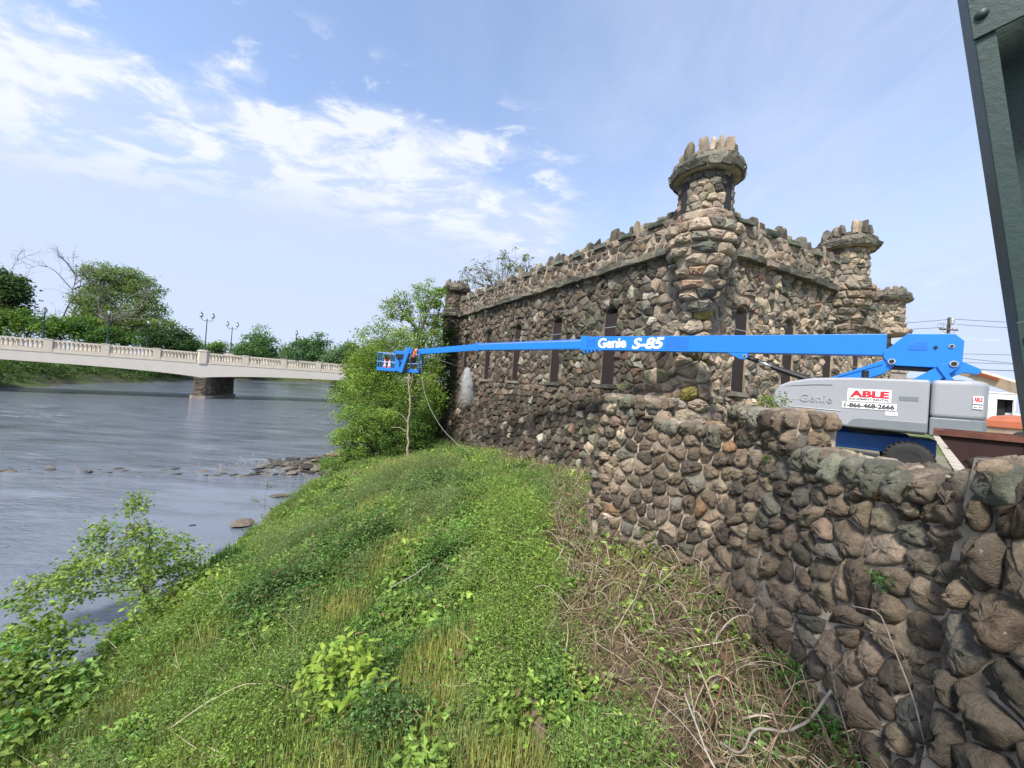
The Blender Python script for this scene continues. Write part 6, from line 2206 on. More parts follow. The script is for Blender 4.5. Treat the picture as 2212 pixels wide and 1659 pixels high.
# shrubs leaning over the near shore
sh = tree('shoreline_shrub', 'spreading light green shrub leaning over the water with one tall leafy shoot', 'shrub', (-8.0, 9.1, gz(-8.0, 9.1)),
          [(-9.25, 9.0, 1.25, 1.0, 0.75, 0.60, 80), (-8.25, 9.4, 1.45, 0.85, 0.65, 0.55, 66), (-9.95, 8.6, 0.95, 0.70, 0.65, 0.42, 44), (-8.0, 9.0, 0.85, 0.65, 0.6, 0.40, 34), (-9.02, 9.5, 2.65, 0.13, 0.13, 0.55, 13), (-9.55, 9.2, 1.95, 0.28, 0.25, 0.40, 16), (-7.75, 9.7, 1.05, 0.5, 0.4, 0.42, 26), (-8.55, 9.3, 2.05, 0.40, 0.3, 0.28, 15)],
          0.098, 17, 0.115, (0.205, 0.305, 0.078), 81, 0.022, limbs_every=3, stems=6, shell=0.2, crown='foliage', flat=0.7)
mb = MB()
for i in range(60):
    c_ = np.array([-9.0, 9.45, 1.98]) + Rv.normal(0, 0.07, 3)
    mb.tube([c_, c_ + Rv.normal(0, 0.07, 3), c_ + Rv.normal(0, 0.1, 3)], 0.006, 3, (0.13, 0.075, 0.045), False)
V = np.concatenate(mb.V) - np.array(sh.location)
put('dead_leaf_bunch', mesh_data('dead_leaf_bunch', V, mb.F, M_BARK, np.concatenate(mb.C)), sh)
tree('shoreline_shrub', 'maple-leaved low shrub in the bottom corner by the water', 'shrub', (-7.6, 6.7, gz(-7.6, 6.7)),
     [(-8.25, 7.0, 1.05, 0.75, 0.55, 0.42, 42), (-7.75, 6.3, 0.75, 0.65, 0.5, 0.40, 42), (-7.15, 6.5, 0.65, 0.5, 0.45, 0.35, 30), (-8.4, 6.2, 0.45, 0.6, 0.5, 0.3, 26), (-7.0, 5.6, 0.5, 0.5, 0.5, 0.35, 26)],
     0.125, 18, 0.125, (0.190, 0.290, 0.070), 82, 0.02, limbs_every=3, stems=5, shell=0.3, crown='foliage', flat=0.6)
tree('willow_bush', 'small feathery bush between the stony spit and the grass', 'bush', (-10.0, 22.6, gz(-10.0, 22.6)),
     [(-10.2, 22.5, 0.95, 0.65, 0.5, 0.55, 45), (-9.6, 22.7, 0.75, 0.5, 0.5, 0.42, 30)], 0.085, 30, 0.12, (0.160, 0.270, 0.050), 83, 0.03, stems=3, crown='foliage')
tree('sapling', 'thin sapling with few leaves standing alone at the waterline', 'sapling', (-9.75, 16.0, gz(-9.75, 16.0)),
     [(-9.8, 16, 1.55, 0.12, 0.12, 0.35, 8), (-10.2, 15.9, 0.85, 0.22, 0.15, 0.16, 7)], 0.07, 5, 0.05, (0.14, 0.21, 0.05), 84, 0.012, limbs_every=1, crown='foliage', bark=(0.18, 0.15, 0.10))
tree('weed', 'leafy weed growing behind the wall pier in front of the grey hood', 'weed', (5.25, 7.7, HC - 1.3),
     [(5.28, 7.7, HC + 0.12, 0.20, 0.2, 0.17, 16), (5.12, 7.8, HC + 0.02, 0.16, 0.15, 0.12, 10)], 0.05, 14, 0.05, (0.15, 0.21, 0.045), 85, 0.012, limbs_every=1, stems=2, crown='foliage')
for i, (lb, x, y, z, r, n_, c) in enumerate([
        ('broad leafy weed at the foot of the near boundary wall', 4.02, 5.25, 2.62, 0.20, 16, (0.075, 0.17, 0.030)),
        ('lower leafy weed among dead stems under the boundary wall', 3.95, 4.55, 2.45, 0.22, 18, (0.060, 0.150, 0.030)),
        ('small weed rooted in a joint low in the boundary wall', 3.10, 8.30, 3.25, 0.10, 7, (0.12, 0.22, 0.04)),
        ('small weed rooted high in the boundary wall below the raised pier', 4.35, 6.45, 5.30, 0.09, 7, (0.09, 0.17, 0.04)),
        ('grassy weed sprouting from a joint near the end pier of the wall', 4.30, 4.35, 4.30, 0.12, 9, (0.075, 0.14, 0.035)),
        ('tuft of leaves on top of the far raised wall pier', 2.75, 9.55, HC + 0.14, 0.12, 7, (0.12, 0.2, 0.05))]):
    tree('weed', lb, 'weed', (x, y, z - 0.1), [(x - 0.05, y - 0.05, z + r * 0.4, r, r, r * 0.8, n_)], 0.065 if i < 2 else 0.045, 9, r * 0.3, c, 90 + i, 0.006, limbs_every=1, crown='foliage')

# the bright broad-leaved plant in the middle of the bank: each leaf a part
PB = np.array([-2.0, 5.35, gz(-2.0, 5.35)])
bp = thing('leafy_shrub', 'bright yellow-green shrub with big pointed leaves in the middle of the bank', 'shrub', PB)
lv = []
for v in range(5):
    c_ = np.array([(0.33, 0.44, 0.07), (0.27, 0.40, 0.06), (0.38, 0.48, 0.08), (0.21, 0.34, 0.05), (0.30, 0.42, 0.07)][v])
    n_ = 6
    V = []
    for t in np.linspace(0, 1, n_):
        w = 0.26 * math.sin(math.pi * t ** 0.8) * (1 - 0.25 * t)
        zc_ = -0.22 * t * t
        V += [(t, -w, zc_ + 0.10 * w * 2), (t, 0, zc_), (t, w, zc_ + 0.10 * w * 2)]
    F = []
    for j in range(n_ - 1):
        F += [(3 * j, 3 * j + 1, 3 * j + 4, 3 * j + 3), (3 * j + 1, 3 * j + 2, 3 * j + 5, 3 * j + 4)]
    lv.append(mesh_data('leaf', V, F, M_LEAF, c_, True))
nleaf = 0
for s in range(26):
    a = Rv.uniform(0, 6.28)
    rr_ = math.sqrt(Rv.uniform(0.02, 1)) * 0.66
    tip = np.array([math.cos(a) * rr_, math.sin(a) * rr_ * 0.75, (0.92 - 0.55 * (rr_ / 0.66) ** 2) * Rv.uniform(0.8, 1.08)])
    b0 = np.array([math.cos(a) * 0.14, math.sin(a) * 0.12, -0.05])
    q, r = limb(b0, tip, Rv, 0.009, 0.004, 0.08, 7)
    mb = MB(); mb.tube(q, r, 5, (0.10, 0.12, 0.04)); mb.build('stem', M_BARK, bp, True, True)
    for k in range(9):
        t = 1 - k * 0.085
        p_ = q[0] + (q[-1] - q[0]) * t
        j = min(5, int(t * 6)); p_ = q[j] + (q[j + 1] - q[j]) * (t * 6 - j)
        az = a + (1 if k % 2 else -1) * Rv.uniform(0.5, 1.5) + (0 if k else 0)
        d = Vector((math.cos(az), math.sin(az), Rv.uniform(-0.25, 0.45) if k else 0.5)).normalized()
        up = Vector((Rv.normal(0, 0.25), Rv.normal(0, 0.25), 1)).normalized()
        sd = up.cross(d).normalized(); up = d.cross(sd)
        L = Rv.uniform(0.11, 0.19) * (0.8 if k == 0 else 1.0)
        o = put('leaf', lv[int(Rv.integers(0, 5))], bp)
        o.matrix_local = Matrix(((d.x * L, sd.x * L, up.x * L, p_[0]), (d.y * L, sd.y * L, up.y * L, p_[1]), (d.z * L, sd.z * L, up.z * L, p_[2]), (0, 0, 0, 1)))

# dead sapling by the platform, log, sticks and fallen branches


def stick(name, label, pts, rad, col, side=(), cat='branch', seed=0, group=None):
    pts = np.asarray(pts, float)
    T = thing(name, label, cat, pts[0], 0, group)
    R = np.random.default_rng(seed)
    t = np.linspace(0, len(pts) - 1, len(pts) * 4)
    q = np.stack([np.interp(t, np.arange(len(pts)), pts[:, i]) for i in range(3)], -1)
    q[1:-1] = (q[:-2] + 2 * q[1:-1] + q[2:]) / 4
    q[1:-1] += R.normal(0, rad[0] * 0.25, (len(q) - 2, 3))
    mb = MB(); mb.tube(q - pts[0], np.linspace(rad[0], rad[1], len(q)), 7, col)
    mb.build('stem', M_BARK, T, True, True)
    for s in side:
        s = np.asarray(s, float)
        t = np.linspace(0, len(s) - 1, len(s) * 3)
        q = np.stack([np.interp(t, np.arange(len(s)), s[:, i]) for i in range(3)], -1)
        q[1:-1] = (q[:-2] + 2 * q[1:-1] + q[2:]) / 4
        mb = MB(); mb.tube(q - pts[0], np.linspace(rad[0] * 0.45, rad[1] * 0.4, len(q)), 5, col)
        mb.build('twig', M_BARK, T, True, True)
    return T


stick('dead_sapling', 'pale bare sapling trunk standing under the lift platform', [(-5.55, 22, gz(-5.55, 22) - 0.1), (-5.72, 22, 2.9), (-5.78, 22, 3.7), (-5.66, 22, 4.6), (-5.83, 22, 5.6), (-5.9, 22, 6.5)], (0.075, 0.035), (0.27, 0.235, 0.17),
      [[(-5.73, 22, 3.6), (-6.0, 21.9, 4.1), (-6.5, 21.8, 4.35)], [(-5.80, 22, 3.2), (-6.2, 21.95, 3.45), (-6.7, 21.9, 3.4)], [(-5.72, 22, 4.9), (-5.85, 22, 5.1)], [(-5.85, 22, 5.6), (-5.72, 22, 6.0), (-5.70, 22, 6.6)]], 'sapling', 3)
g_ = lambda x, y, dz=0.0: (x, y, gz(x, y) + dz)
stick('fallen_branch', 'smooth grey fallen branch bent across dead stems near the wall foot', [g_(2.55, 4.25, 0.30), g_(2.75, 4.2, 0.22), g_(2.95, 4.3, 0.42), g_(3.3, 4.3, 0.36), g_(3.6, 4.35, 0.46), g_(3.95, 4.5, 0.62)], (0.011, 0.017), (0.20, 0.18, 0.155),
      [[g_(2.62, 4.22, 0.28), g_(2.66, 4.0, 0.3), g_(2.75, 3.85, 0.3)], [g_(3.6, 4.35, 0.46), g_(3.55, 4.3, 0.75), g_(3.5, 4.4, 1.0)]], seed=4)
stick('fallen_branch', 'pale forked twig pointing up out of the brush at bottom right', [g_(2.4, 3.6, 0.2), g_(2.25, 3.95, 0.45), g_(2.15, 4.3, 0.75)], (0.012, 0.007), (0.34, 0.31, 0.26),
      [[g_(2.25, 3.95, 0.45), g_(2.05, 4.1, 0.6), g_(1.85, 4.35, 0.68)], [g_(2.2, 4.1, 0.55), g_(2.2, 4.35, 0.95)], [g_(2.35, 3.7, 0.28), g_(2.0, 3.75, 0.36), g_(1.75, 3.9, 0.4)]], seed=5)
for i, (lb, pts) in enumerate([('thin bare twig rising left of the wall foot', [g_(4.0, 4.2, 0.1), g_(3.85, 4.3, 0.7), g_(3.82, 4.45, 1.25)]),
                               ('long arching bare twig hanging against the big end boulders', [g_(4.3, 3.6, 0.2), g_(4.12, 3.75, 1.2), g_(3.92, 3.95, 1.95), g_(3.75, 4.1, 1.9)]),
                               ('reddish bare shoot leaning towards the wall', [g_(2.6, 4.6, 0.05), g_(2.85, 4.75, 0.5), g_(2.95, 4.9, 0.95)]),
                               ('broken white stick lying beside the green shrubs', [g_(1.05, 7.7, 0.12), g_(1.2, 7.95, 0.3), g_(1.3, 8.1, 0.42)]),
                               ('curved pale stick lying across the middle of the green slope', [g_(-2.1, 7.6, 0.35), g_(-1.7, 7.75, 0.42), g_(-1.4, 8.0, 0.5)]),
                               ('long thin dry stalk lying across the lower left weeds', [g_(-4.4, 5.4, 0.25), g_(-4.0, 5.42, 0.42), g_(-3.6, 5.62, 0.36), g_(-3.3, 5.7, 0.20)])]):
    stick('twig', lb, pts, (0.010, 0.005), [(0.20, 0.17, 0.14), (0.24, 0.20, 0.17), (0.20, 0.10, 0.06), (0.42, 0.38, 0.32), (0.33, 0.30, 0.25), (0.36, 0.32, 0.22)][i],
          [[pts[1], tuple(np.array(pts[1]) + Rv.normal(0, 0.12, 3) + (0, 0, 0.16)), tuple(np.array(pts[1]) + Rv.normal(0, 0.15, 3) + (0, 0, 0.32))]], seed=10 + i)
T = thing('log', 'short sawn brown log lying in dry grass on the slope', 'log', g_(0.6, 4.72, 0.12))
mb = MB(); mb.tube([(0.0, 0.32, 0.05), (0.01, 0.0, 0.01), (0.03, -0.28, -0.05)], [0.085, 0.09, 0.085], 12, (0.15, 0.105, 0.075), False)
mb.build('bark', M_BARK, T, False, True)
mb = MB(); mb.tube([(0.029, -0.265, -0.047), (0.031, -0.283, -0.051)], 0.080, 12, (0.30, 0.22, 0.15)); mb.build('sawn_end', M_BARK, T, False, True)
LG = thing('log', 'long driftwood log lying along the back of the stony spit', 'log', (-12.9, 27.6, 0.42))
mb = MB(); mb.tube([(0, 0, 0), (1.2, 0.25, 0.05), (2.6, 0.3, 0.0), (3.6, 0.5, 0.02)], [0.10, 0.13, 0.12, 0.08], 8, (0.20, 0.145, 0.105)); mb.build('trunk', M_BARK, LG, True, True)

# stones along the shore


def rock_mesh(R, flat, rough=0.16):
    bm = bmesh.new()
    bmesh.ops.create_icosphere(bm, subdivisions=2, radius=1.0)
    cut = [(unit(R.normal(size=(1, 3)))[0], R.uniform(0.55, 0.85)) for _ in range(9)]
    for v in bm.verts:
        p_ = np.array(v.co)
        for n_, d in cut:
            k = p_ @ n_ - d
            if k > 0:
                p_ = p_ - n_ * k
        p_ = p_ * (1 + R.normal(0, rough * 0.15))
        p_[2] *= flat
        v.co = p_
    me = bpy.data.meshes.new('stone')
    bm.to_mesh(me)
    bm.free()
    return me


ROCKS = []
for i in range(10):
    me = rock_mesh(Rv, Rv.uniform(0.22, 0.5))
    a = me.color_attributes.new('Col', 'FLOAT_COLOR', 'POINT')
    c_ = [(0.075, 0.070, 0.062), (0.11, 0.098, 0.082), (0.058, 0.054, 0.05), (0.16, 0.138, 0.115), (0.05, 0.048, 0.047)][i % 5]
    a.data.foreach_set('color', np.tile(np.array([*c_, 1.0], dtype=np.float32), len(me.vertices)))
    me.materials.append(M_ROCK)
    ROCKS.append(me)


def stone(x, y, z, s, label, group, stretch=1.6):
    o = put('stone', ROCKS[int(Rv.integers(0, 10))], None, (x, y, z))
    o.scale = (s * stretch, s, s * Rv.uniform(0.7, 1.2))
    o.rotation_euler = (Rv.normal(0, 0.12), Rv.normal(0, 0.12), Rv.normal(0.1, 0.5))
    tag(o, label, 'stone', group)
    return o


for i in range(62):                                      # the line of stones breaking the surface
    x = -27 + 14 * Rv.random() ** 0.7
    y = np.interp(x, [-26, -19, -14, -12], [20.6, 21.9, 22.8, 23.4]) + Rv.normal(0, 0.35)
    stone(x, y, -0.02, Rv.uniform(0.08, 0.26), 'flat dark stone breaking the surface in the line across the shallows', 'stones in the shallows')
for i in range(95):                                     # the spit
    x, y = -12.9 + Rv.normal(0, 1.7), 25.7 + Rv.normal(0, 1.15)
    stone(x, y, max(gz(x, y), -0.02) + 0.05, Rv.uniform(0.14, 0.42), 'grey slab or cobble lying on the stony spit by the bank', 'stones on the spit')
parts = MB()
for i in range(800):
    x, y = -13.0 + Rv.normal(0, 2.2), 25.6 + Rv.normal(0, 1.2)
    me = ROCKS[int(Rv.integers(0, 10))]
    V = np.array([v.co[:] for v in me.vertices]) * Rv.uniform(0.05, 0.12)
    parts.add(V + np.array([x, y, max(gz(x, y), -0.03) + 0.02]), [tuple(p_.vertices) for p_ in me.polygons], pick(Rv, [(0.10, 0.092, 0.08), (0.15, 0.13, 0.107), (0.20, 0.168, 0.138)]))
o = parts.build('cobbles', M_ROCK, None, False, True)
tag(o, 'small cobbles filling the stony spit between larger slabs', 'cobbles', kind='stuff')
stone(-10.25, 15.2, 0.10, 0.36, 'single thick square slab standing in calm water near the bank', None, 1.3)
stone(-9.6, 15.0, 0.02, 0.13, 'small stone at the foot of the thick square slab', None)
stone(-11.9, 14.9, 0.0, 0.10, 'lone small stone out in the calm pool', None)
stone(-11.2, 19.0, 0.0, 0.28, 'thin flat slab just showing above the pool', None, 2.4)
stone(-12.6, 24.5, 0.25, 0.42, 'round pinkish boulder on the stony spit', None, 1.1)
for i in range(26):
    y = Rv.uniform(7.5, 16.0)
    x = np.interp(y, SH_Y, SH_X) + Rv.normal(0.05, 0.14)
    stone(x, y, gz(x, y) + 0.03, Rv.uniform(0.07, 0.2), 'stone at the water edge below the weedy bank', 'stones along the water edge', 1.3)

# birds far up
for (x, y, z, lb) in ((-42.0, 45.0, 57.0, 'tiny dark bird high up in the sky near the left corner'), (-24.5, 45.0, 56.5, 'tiny dark bird high up near the top, right of another')):
    T = thing('bird', lb, 'bird', (x, y, z), 0.6)
    p = MB(); p.tube([(-0.22, 0, 0), (-0.1, 0, 0.01), (0.08, 0, 0.02), (0.2, 0, 0.04), (0.27, 0, 0.03)], [0.02, 0.06, 0.07, 0.045, 0.012], 7); p.build('body', M_BLACK, T, True)
    for s in (-1, 1):
        p = MB(); p.add([(-0.08, 0, 0.03), (0.10, 0, 0.03), (0.06, s * 0.28, 0.12), (-0.08, s * 0.28, 0.11), (-0.05, s * 0.55, 0.05), (-0.10, s * 0.52, 0.05)], [(0, 1, 2, 3), (3, 2, 4, 5)] if s > 0 else [(3, 2, 1, 0), (5, 4, 2, 3)])
        p.build('wing', M_BLACK, T)

# ------------------------------------------------------------------ ground cover on the bank
MOUNDS = [(0.35, 7.4, 0.75, 1.5, 0.62, 0), (0.2, 9.6, 0.9, 1.3, 0.60, 0), (-0.1, 12.2, 1.1, 1.6, 0.62, 0), (-3.3, 9.6, 0.75, 0.7, 0.55, 1), (-2.6, 14.5, 1.5, 1.6, 0.45, 1), (-5.0, 17.5, 1.8, 2.0, 0.5, 2),
          (1.35, 4.1, 0.6, 0.5, 0.55, 0), (-5.6, 10.6, 0.9, 0.8, 0.38, 2), (-4.6, 8.0, 0.9, 0.7, 0.34, 1), (-6.6, 7.0, 0.7, 0.6, 0.34, 0), (-2.2, 11.8, 0.9, 0.8, 0.42, 2), (-6.9, 13.6, 0.9, 1.3, 0.40, 0), (-1.2, 4.7, 0.5, 0.4, 0.30, 1), (-4.0, 12.6, 0.8, 0.9, 0.34, 0), (-3.2, 5.0, 0.7, 0.5, 0.30, 0), (0.25, 5.6, 0.5, 0.7, 0.62, 0), (-4.2, 6.2, 1.2, 0.9, 0.22, 0), (-6.2, 8.2, 1.0, 0.9, 0.2, 0), (-3.6, 19.5, 1.6, 1.3, 0.5, 2), (-1.0, 17.0, 1.0, 1.2, 0.5, 0)]


def mound(x, y):
    h = np.zeros_like(x)
    for mx, my, rx, ry_, a, _ in MOUNDS:
        h += a * np.exp(-(((x - mx) / rx) ** 2 + ((y - my) / ry_) ** 2) ** 1.5)
    return h


def scatter(n, y0, y1, R, xmin=-13, xmax=4.5, margin=0.05):
    x, y = R.uniform(xmin, xmax, n), R.uniform(y0, y1, n)
    xs, xw = np.interp(y, SH_Y, SH_X), np.interp(y, WX_Y, WX_X)
    k = (x > xs + margin + 0.12 * np.sin(y * 5)) & (x < xw)
    # leave out what lies well outside the view
    k &= (np.abs(x) < y * 1.62 + 1.6)
    return x[k], y[k]


def grassy(x, y):
    g = wob(x, y, 0.22, 5) * 0.9
    for mx, my, r in ((-2.5, 9.2, 0.9), (-2.0, 4.0, 0.9), (-3.0, 7.4, 0.7), (0.1, 4.0, 0.7), (-5.2, 20.5, 2.2), (-1.0, 6.0, 0.5), (-4.5, 15.5, 1.3), (-0.9, 4.9, 0.55)):
        g = g + 1.3 * np.exp(-((x - mx) ** 2 + (y - my) ** 2) / r ** 2)
    return g


# kinds of weed: leaf length, width ratio, lowest and highest growth, leaf droop, colour
KINDS = [(0.62, 0.85, 0.05, 0.15, 0.5, (0.130, 0.220, 0.055)), (1.05, 0.50, 0.18, 0.55, 0.1, (0.115, 0.200, 0.055)), (1.6, 0.62, 0.10, 0.36, 0.2, (0.225, 0.310, 0.070)),
         (0.95, 0.20, 0.25, 0.75, 0.9, (0.205, 0.255, 0.110)), (1.15, 0.85, 0.04, 0.18, 0.0, (0.155, 0.255, 0.062)), (0.80, 0.42, 0.10, 0.34, 0.3, (0.205, 0.280, 0.068))]


def weeds(n, y0, y1, L, per, R):
    x, y = scatter(n, y0, y1, R)
    br_ = brownness(x, y)
    mo = mound(x, y)
    g = grassy(x, y)
    thin = np.clip(-0.25 - wob(x, y, 0.55, 207), 0, 0.8)
    keep = R.random(len(x)) > np.where(mo > 0.2, 0.0, br_ * 0.89 + (1 - br_) * np.clip(np.maximum(g - 0.25, thin), 0, 0.85))
    x, y, mo, g = x[keep], y[keep], mo[keep], g[keep]
    n_ = len(x)
    z = ground_h(x, y)
    sc = np.stack([wob(x, y, 0.42, 211 + i) for i in range(6)]) + R.gumbel(0, 0.10, (6, n_))
    kd = sc.argmax(0)
    for mx, my, rx, ry_, a, k in MOUNDS:
        inside = ((x - mx) / rx) ** 2 + ((y - my) / ry_) ** 2 < 1.0 + R.normal(0, 0.15, n_)
        kd = np.where(inside, (5, 1, 3)[k], kd)
    T = np.array([k[:5] for k in KINDS])[kd]
    C = np.array([k[5] for k in KINDS])[kd]
    lumpy = np.clip(0.75 + 0.75 * wob(x, y, 0.75, 9), 0.25, 1.6)
    hgt = (T[:, 2] + (T[:, 3] - T[:, 2]) * R.random(n_) ** 1.3) * lumpy + mo * R.uniform(0.5, 1.1, n_)
    P = np.repeat(np.stack([x, y, z], -1), per, axis=0)
    H = np.repeat(hgt, per)
    Tl = np.repeat(T, per, axis=0)
    P[:, :2] += R.normal(0, 1, (n_ * per, 2)) * (L * 1.15 * np.clip(Tl[:, :1], 0.6, 1.4))
    P[:, 2] += H * R.uniform(0.30, 1.05, n_ * per)
    D = rand_dirs(n_ * per, R)
    D[:, 2] = D[:, 2] * 0.5 + Tl[:, 4] * 0.5
    Nn = rand_dirs(n_ * per, R, 1.3)
    t1, t2 = wob(x, y, 0.16, 31), wob(x, y, 0.55, 33)
    base = np.array([[1.06, 1.15, 1.08]]) * C * (1 + 0.20 * t1[:, None] * np.array([[1.3, 1.0, 0.6]])) * (1 + 0.14 * t2[:, None])
    for mx, my, rx, ry_, a, k in MOUNDS:
        w = np.exp(-(((x - mx) / rx) ** 2 + ((y - my) / ry_) ** 2))[:, None]
        tc_ = np.array([[(0.165, 0.270, 0.062), (0.085, 0.155, 0.055), (0.180, 0.245, 0.095)][k]])
        base = base * (1 - 0.75 * w) + tc_ * 0.75 * w
    kind_ = R.random(n_)
    base = np.where((kind_ < 0.05)[:, None], base * 0 + np.array([[0.215, 0.275, 0.065]]), base)
    base = np.where((kind_ > 0.955)[:, None], base * 0 + np.array([[0.20, 0.155, 0.09]]), base)
    col = np.repeat(base * np.exp(R.normal(0, 0.26, (n_, 1))), per, axis=0) * np.exp(R.normal(0, 0.2, (n_ * per, 1)))
    l = L * Tl[:, 0] * np.repeat(R.uniform(0.7, 1.35, n_), per) * R.uniform(0.75, 1.25, n_ * per)
    return leaf_quads(P, D, Nn, l, l * Tl[:, 1] * R.uniform(0.8, 1.15, n_ * per), np.clip(col, 0.005, 0.6))


R = np.random.default_rng(101)
parts = [weeds(52000, 3.2, 7.0, 0.056, 5, R), weeds(54000, 7.0, 12.0, 0.072, 5, R), weeds(50000, 12.0, 19.0, 0.092, 5, R), weeds(34000, 19.0, 31.0, 0.125, 5, R)]
tag(quads_obj('weeds', parts, M_LEAF), 'dense mixed leafy weeds covering the sloping river bank', 'weeds', kind='stuff')


def blades(n, y0, y1, h, w, R, shore=False):
    x, y = scatter(n, y0, y1, R)
    g = grassy(x, y)
    br_ = brownness(x, y)
    if shore:
        d = x - np.interp(y, SH_Y, SH_X)
        keep = R.random(len(x)) < np.exp(-(d / 0.7) ** 2) * np.clip(0.5 + wob(x, y, 0.3, 44), 0.1, 1)
    else:
        keep = R.random(len(x)) < np.clip(0.25 + g * 0.8, 0.06, 1.0) * (1 - 0.7 * br_)
    x, y, g = x[keep], y[keep], g[keep]
    n_ = len(x)
    z = ground_h(x, y)
    hh_ = h * R.uniform(0.5, 1.3, n_) * (1 + 0.3 * wob(x, y, 0.4, 61))
    az = R.uniform(0, 6.28, n_)
    lean = R.uniform(0.15, 0.75, n_)
    D = np.stack([np.cos(az) * lean, np.sin(az) * lean, np.ones(n_)], -1)
    Nn = np.stack([np.cos(az), np.sin(az), -lean * 0.3], -1) + R.normal(0, 0.3, (n_, 3))
    ye = np.clip(g - 0.25, 0, 1)[:, None]
    col = (np.array([[0.190, 0.265, 0.075]]) * (1 - ye) + np.array([[0.330, 0.335, 0.095]]) * ye) * np.exp(R.normal(0, 0.22, (n_, 1)))
    if shore:
        col = np.array([[0.070, 0.165, 0.032]]) * np.exp(R.normal(0, 0.2, (n_, 1)))
    dry = R.random(n_) < 0.06
    col[dry] = np.array([0.30, 0.25, 0.14])
    return leaf_quads(np.stack([x, y, z - 0.01], -1), D, Nn, hh_, np.full(n_, w), np.clip(col, 0.01, 0.6), 0.1)


parts = [blades(70000, 3.2, 7.0, 0.30, 0.010, R), blades(60000, 7.0, 12.0, 0.34, 0.014, R), blades(60000, 12.0, 20.0, 0.42, 0.020, R), blades(36000, 20.0, 30.0, 0.46, 0.028, R),
         blades(80000, 10.0, 24.0, 0.42, 0.018, R, True)]
x, y = scatter(2600, 3.2, 22.0, R)
n_ = len(x)
az = R.uniform(0, 6.28, n_); ln2 = R.uniform(0.3, 3.0, n_)
parts.append(leaf_quads(np.stack([x, y, ground_h(x, y) + 0.08 + mound(x, y) * 0.5], -1), np.stack([np.cos(az) * ln2, np.sin(az) * ln2, np.ones(n_)], -1), rand_dirs(n_, R), R.uniform(0.25, 0.8, n_), 0.007 + 0.0006 * y, np.array([[0.34, 0.29, 0.18]]) * np.exp(R.normal(0, 0.25, (n_, 1))), 0.05))
nt_ = 420                                                # the dark clump of tall grass at the water's edge
x = -8.0 + R.normal(0, 0.20, nt_); y = 11.2 + R.normal(0, 0.22, nt_)
az = R.uniform(0, 6.28, nt_); ln2 = R.uniform(0.05, 0.45, nt_)
parts.append(leaf_quads(np.stack([x, y, ground_h(x, y) - 0.02], -1), np.stack([np.cos(az) * ln2, np.sin(az) * ln2, np.ones(nt_)], -1), np.stack([np.cos(az), np.sin(az), np.zeros(nt_)], -1), R.uniform(0.45, 0.8, nt_), np.full(nt_, 0.02), np.array([[0.050, 0.125, 0.036]]) * np.exp(R.normal(0, 0.2, (nt_, 1))), 0.1))
tag(quads_obj('grass', parts, M_LEAFG), 'tall light grass growing among the weeds of the bank', 'grass', kind='stuff')

# dry litter and the tangle of dead stems along the walls
x, y = scatter(90000, 3.0, 27.0, R)
k = R.random(len(x)) < brownness(x, y) * np.clip(14 / (y + 2), 0.3, 1)
x, y = x[k], y[k]
n_ = len(x)
pal = np.array([(0.20, 0.150, 0.090), (0.145, 0.105, 0.066), (0.26, 0.205, 0.13), (0.10, 0.075, 0.050), (0.09, 0.12, 0.035)])
col = pal[R.choice(5, n_, p=[0.3, 0.3, 0.15, 0.15, 0.10])] * np.exp(R.normal(0, 0.2, (n_, 1)))
D = rand_dirs(n_, R); D[:, 2] *= 0.35
ll = R.uniform(0.04, 0.16, n_) * (0.7 + y / 22)
tag(quads_obj('leaf_litter', [leaf_quads(np.stack([x, y, ground_h(x, y) + R.uniform(0.0, 0.06, n_)], -1), D, rand_dirs(n_, R, 1.5), ll, ll * R.uniform(0.10, 0.35, n_), col)], M_LEAFG), 'brown dry litter on the ground below the stone walls', 'litter', kind='stuff')

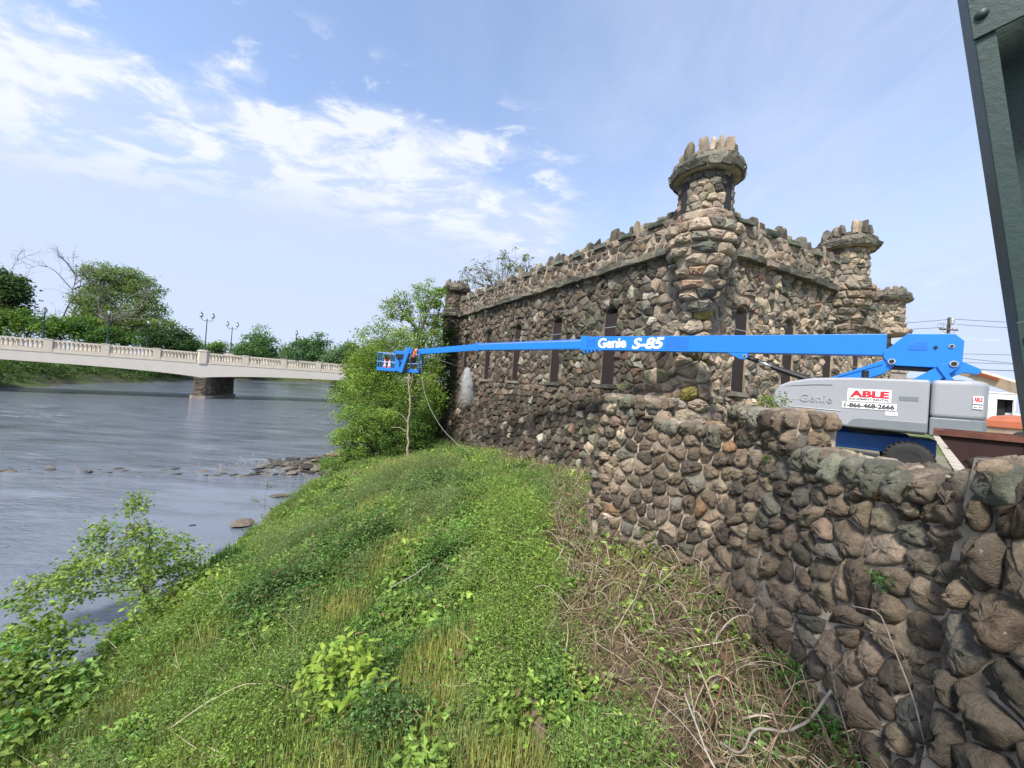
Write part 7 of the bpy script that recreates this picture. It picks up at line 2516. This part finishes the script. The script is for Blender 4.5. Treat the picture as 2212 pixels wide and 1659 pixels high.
mb_V, mb_F, mb_C, off = [], [], [], 0
x, y = scatter(60000, 3.0, 26.5, R)
k = R.random(len(x)) < brownness(x, y) ** 1.5 * np.interp(y, [3, 6, 10, 16, 26], [0.55, 0.48, 0.32, 0.22, 0.18])
x, y = x[k], y[k]
ns = 8
cl = wob(x, y, 0.35, 77)
for i in range(len(x)):
    big = R.random()
    L = R.uniform(0.25, 0.9) * (1 + 0.4 * cl[i]) * (1.0 if big < 0.9 else 1.6)
    az = 0.9 * math.sin(x[i] * 0.8 + y[i] * 0.5) + R.normal(0, 0.9) + (math.pi if R.random() < 0.5 else 0)
    rise = abs(R.normal(0.13, 0.20)) + (0.3 if R.random() < 0.08 else 0)
    t = np.linspace(0, 1, ns)
    curl = R.normal(0, 1.3)
    a = az + curl * t
    q = np.stack([x[i] + np.cumsum(np.cos(a)) * L / ns, y[i] + np.cumsum(np.sin(a)) * L / ns, np.zeros(ns)], -1)
    q[:, 0] = np.minimum(q[:, 0], np.interp(q[:, 1], WX_Y, WX_X) + 0.1)
    q[:, 2] = ground_h(q[:, 0], q[:, 1]) + 0.02 + rise * np.sin(t * math.pi * R.uniform(0.5, 1.0)) + R.uniform(0, 0.08)
    r = 0.0034 * math.exp(abs(R.normal(0, 0.65))) * (0.85 + y[i] / 16)
    V, F = tube(q, np.linspace(r, r * 0.5, ns), 3, False)
    mb_V.append(V)
    mb_F.append(np.asarray(F, dtype=np.int32) + off)
    off += len(V)
    c_ = np.array([(0.23, 0.175, 0.115), (0.31, 0.25, 0.17), (0.135, 0.098, 0.066), (0.16, 0.095, 0.062), (0.38, 0.33, 0.26)][R.choice(5, p=[0.34, 0.26, 0.20, 0.10, 0.10])]) * math.exp(R.normal(0, 0.15))
    mb_C.append(np.tile(c_, (len(V), 1)))
tag(put('dead_brush', mesh_data('dead_brush', np.concatenate(mb_V), np.concatenate(mb_F), M_BARK, np.concatenate(mb_C), True)), 'tangle of cut dead vine stems along the foot of the walls', 'brush', kind='stuff')
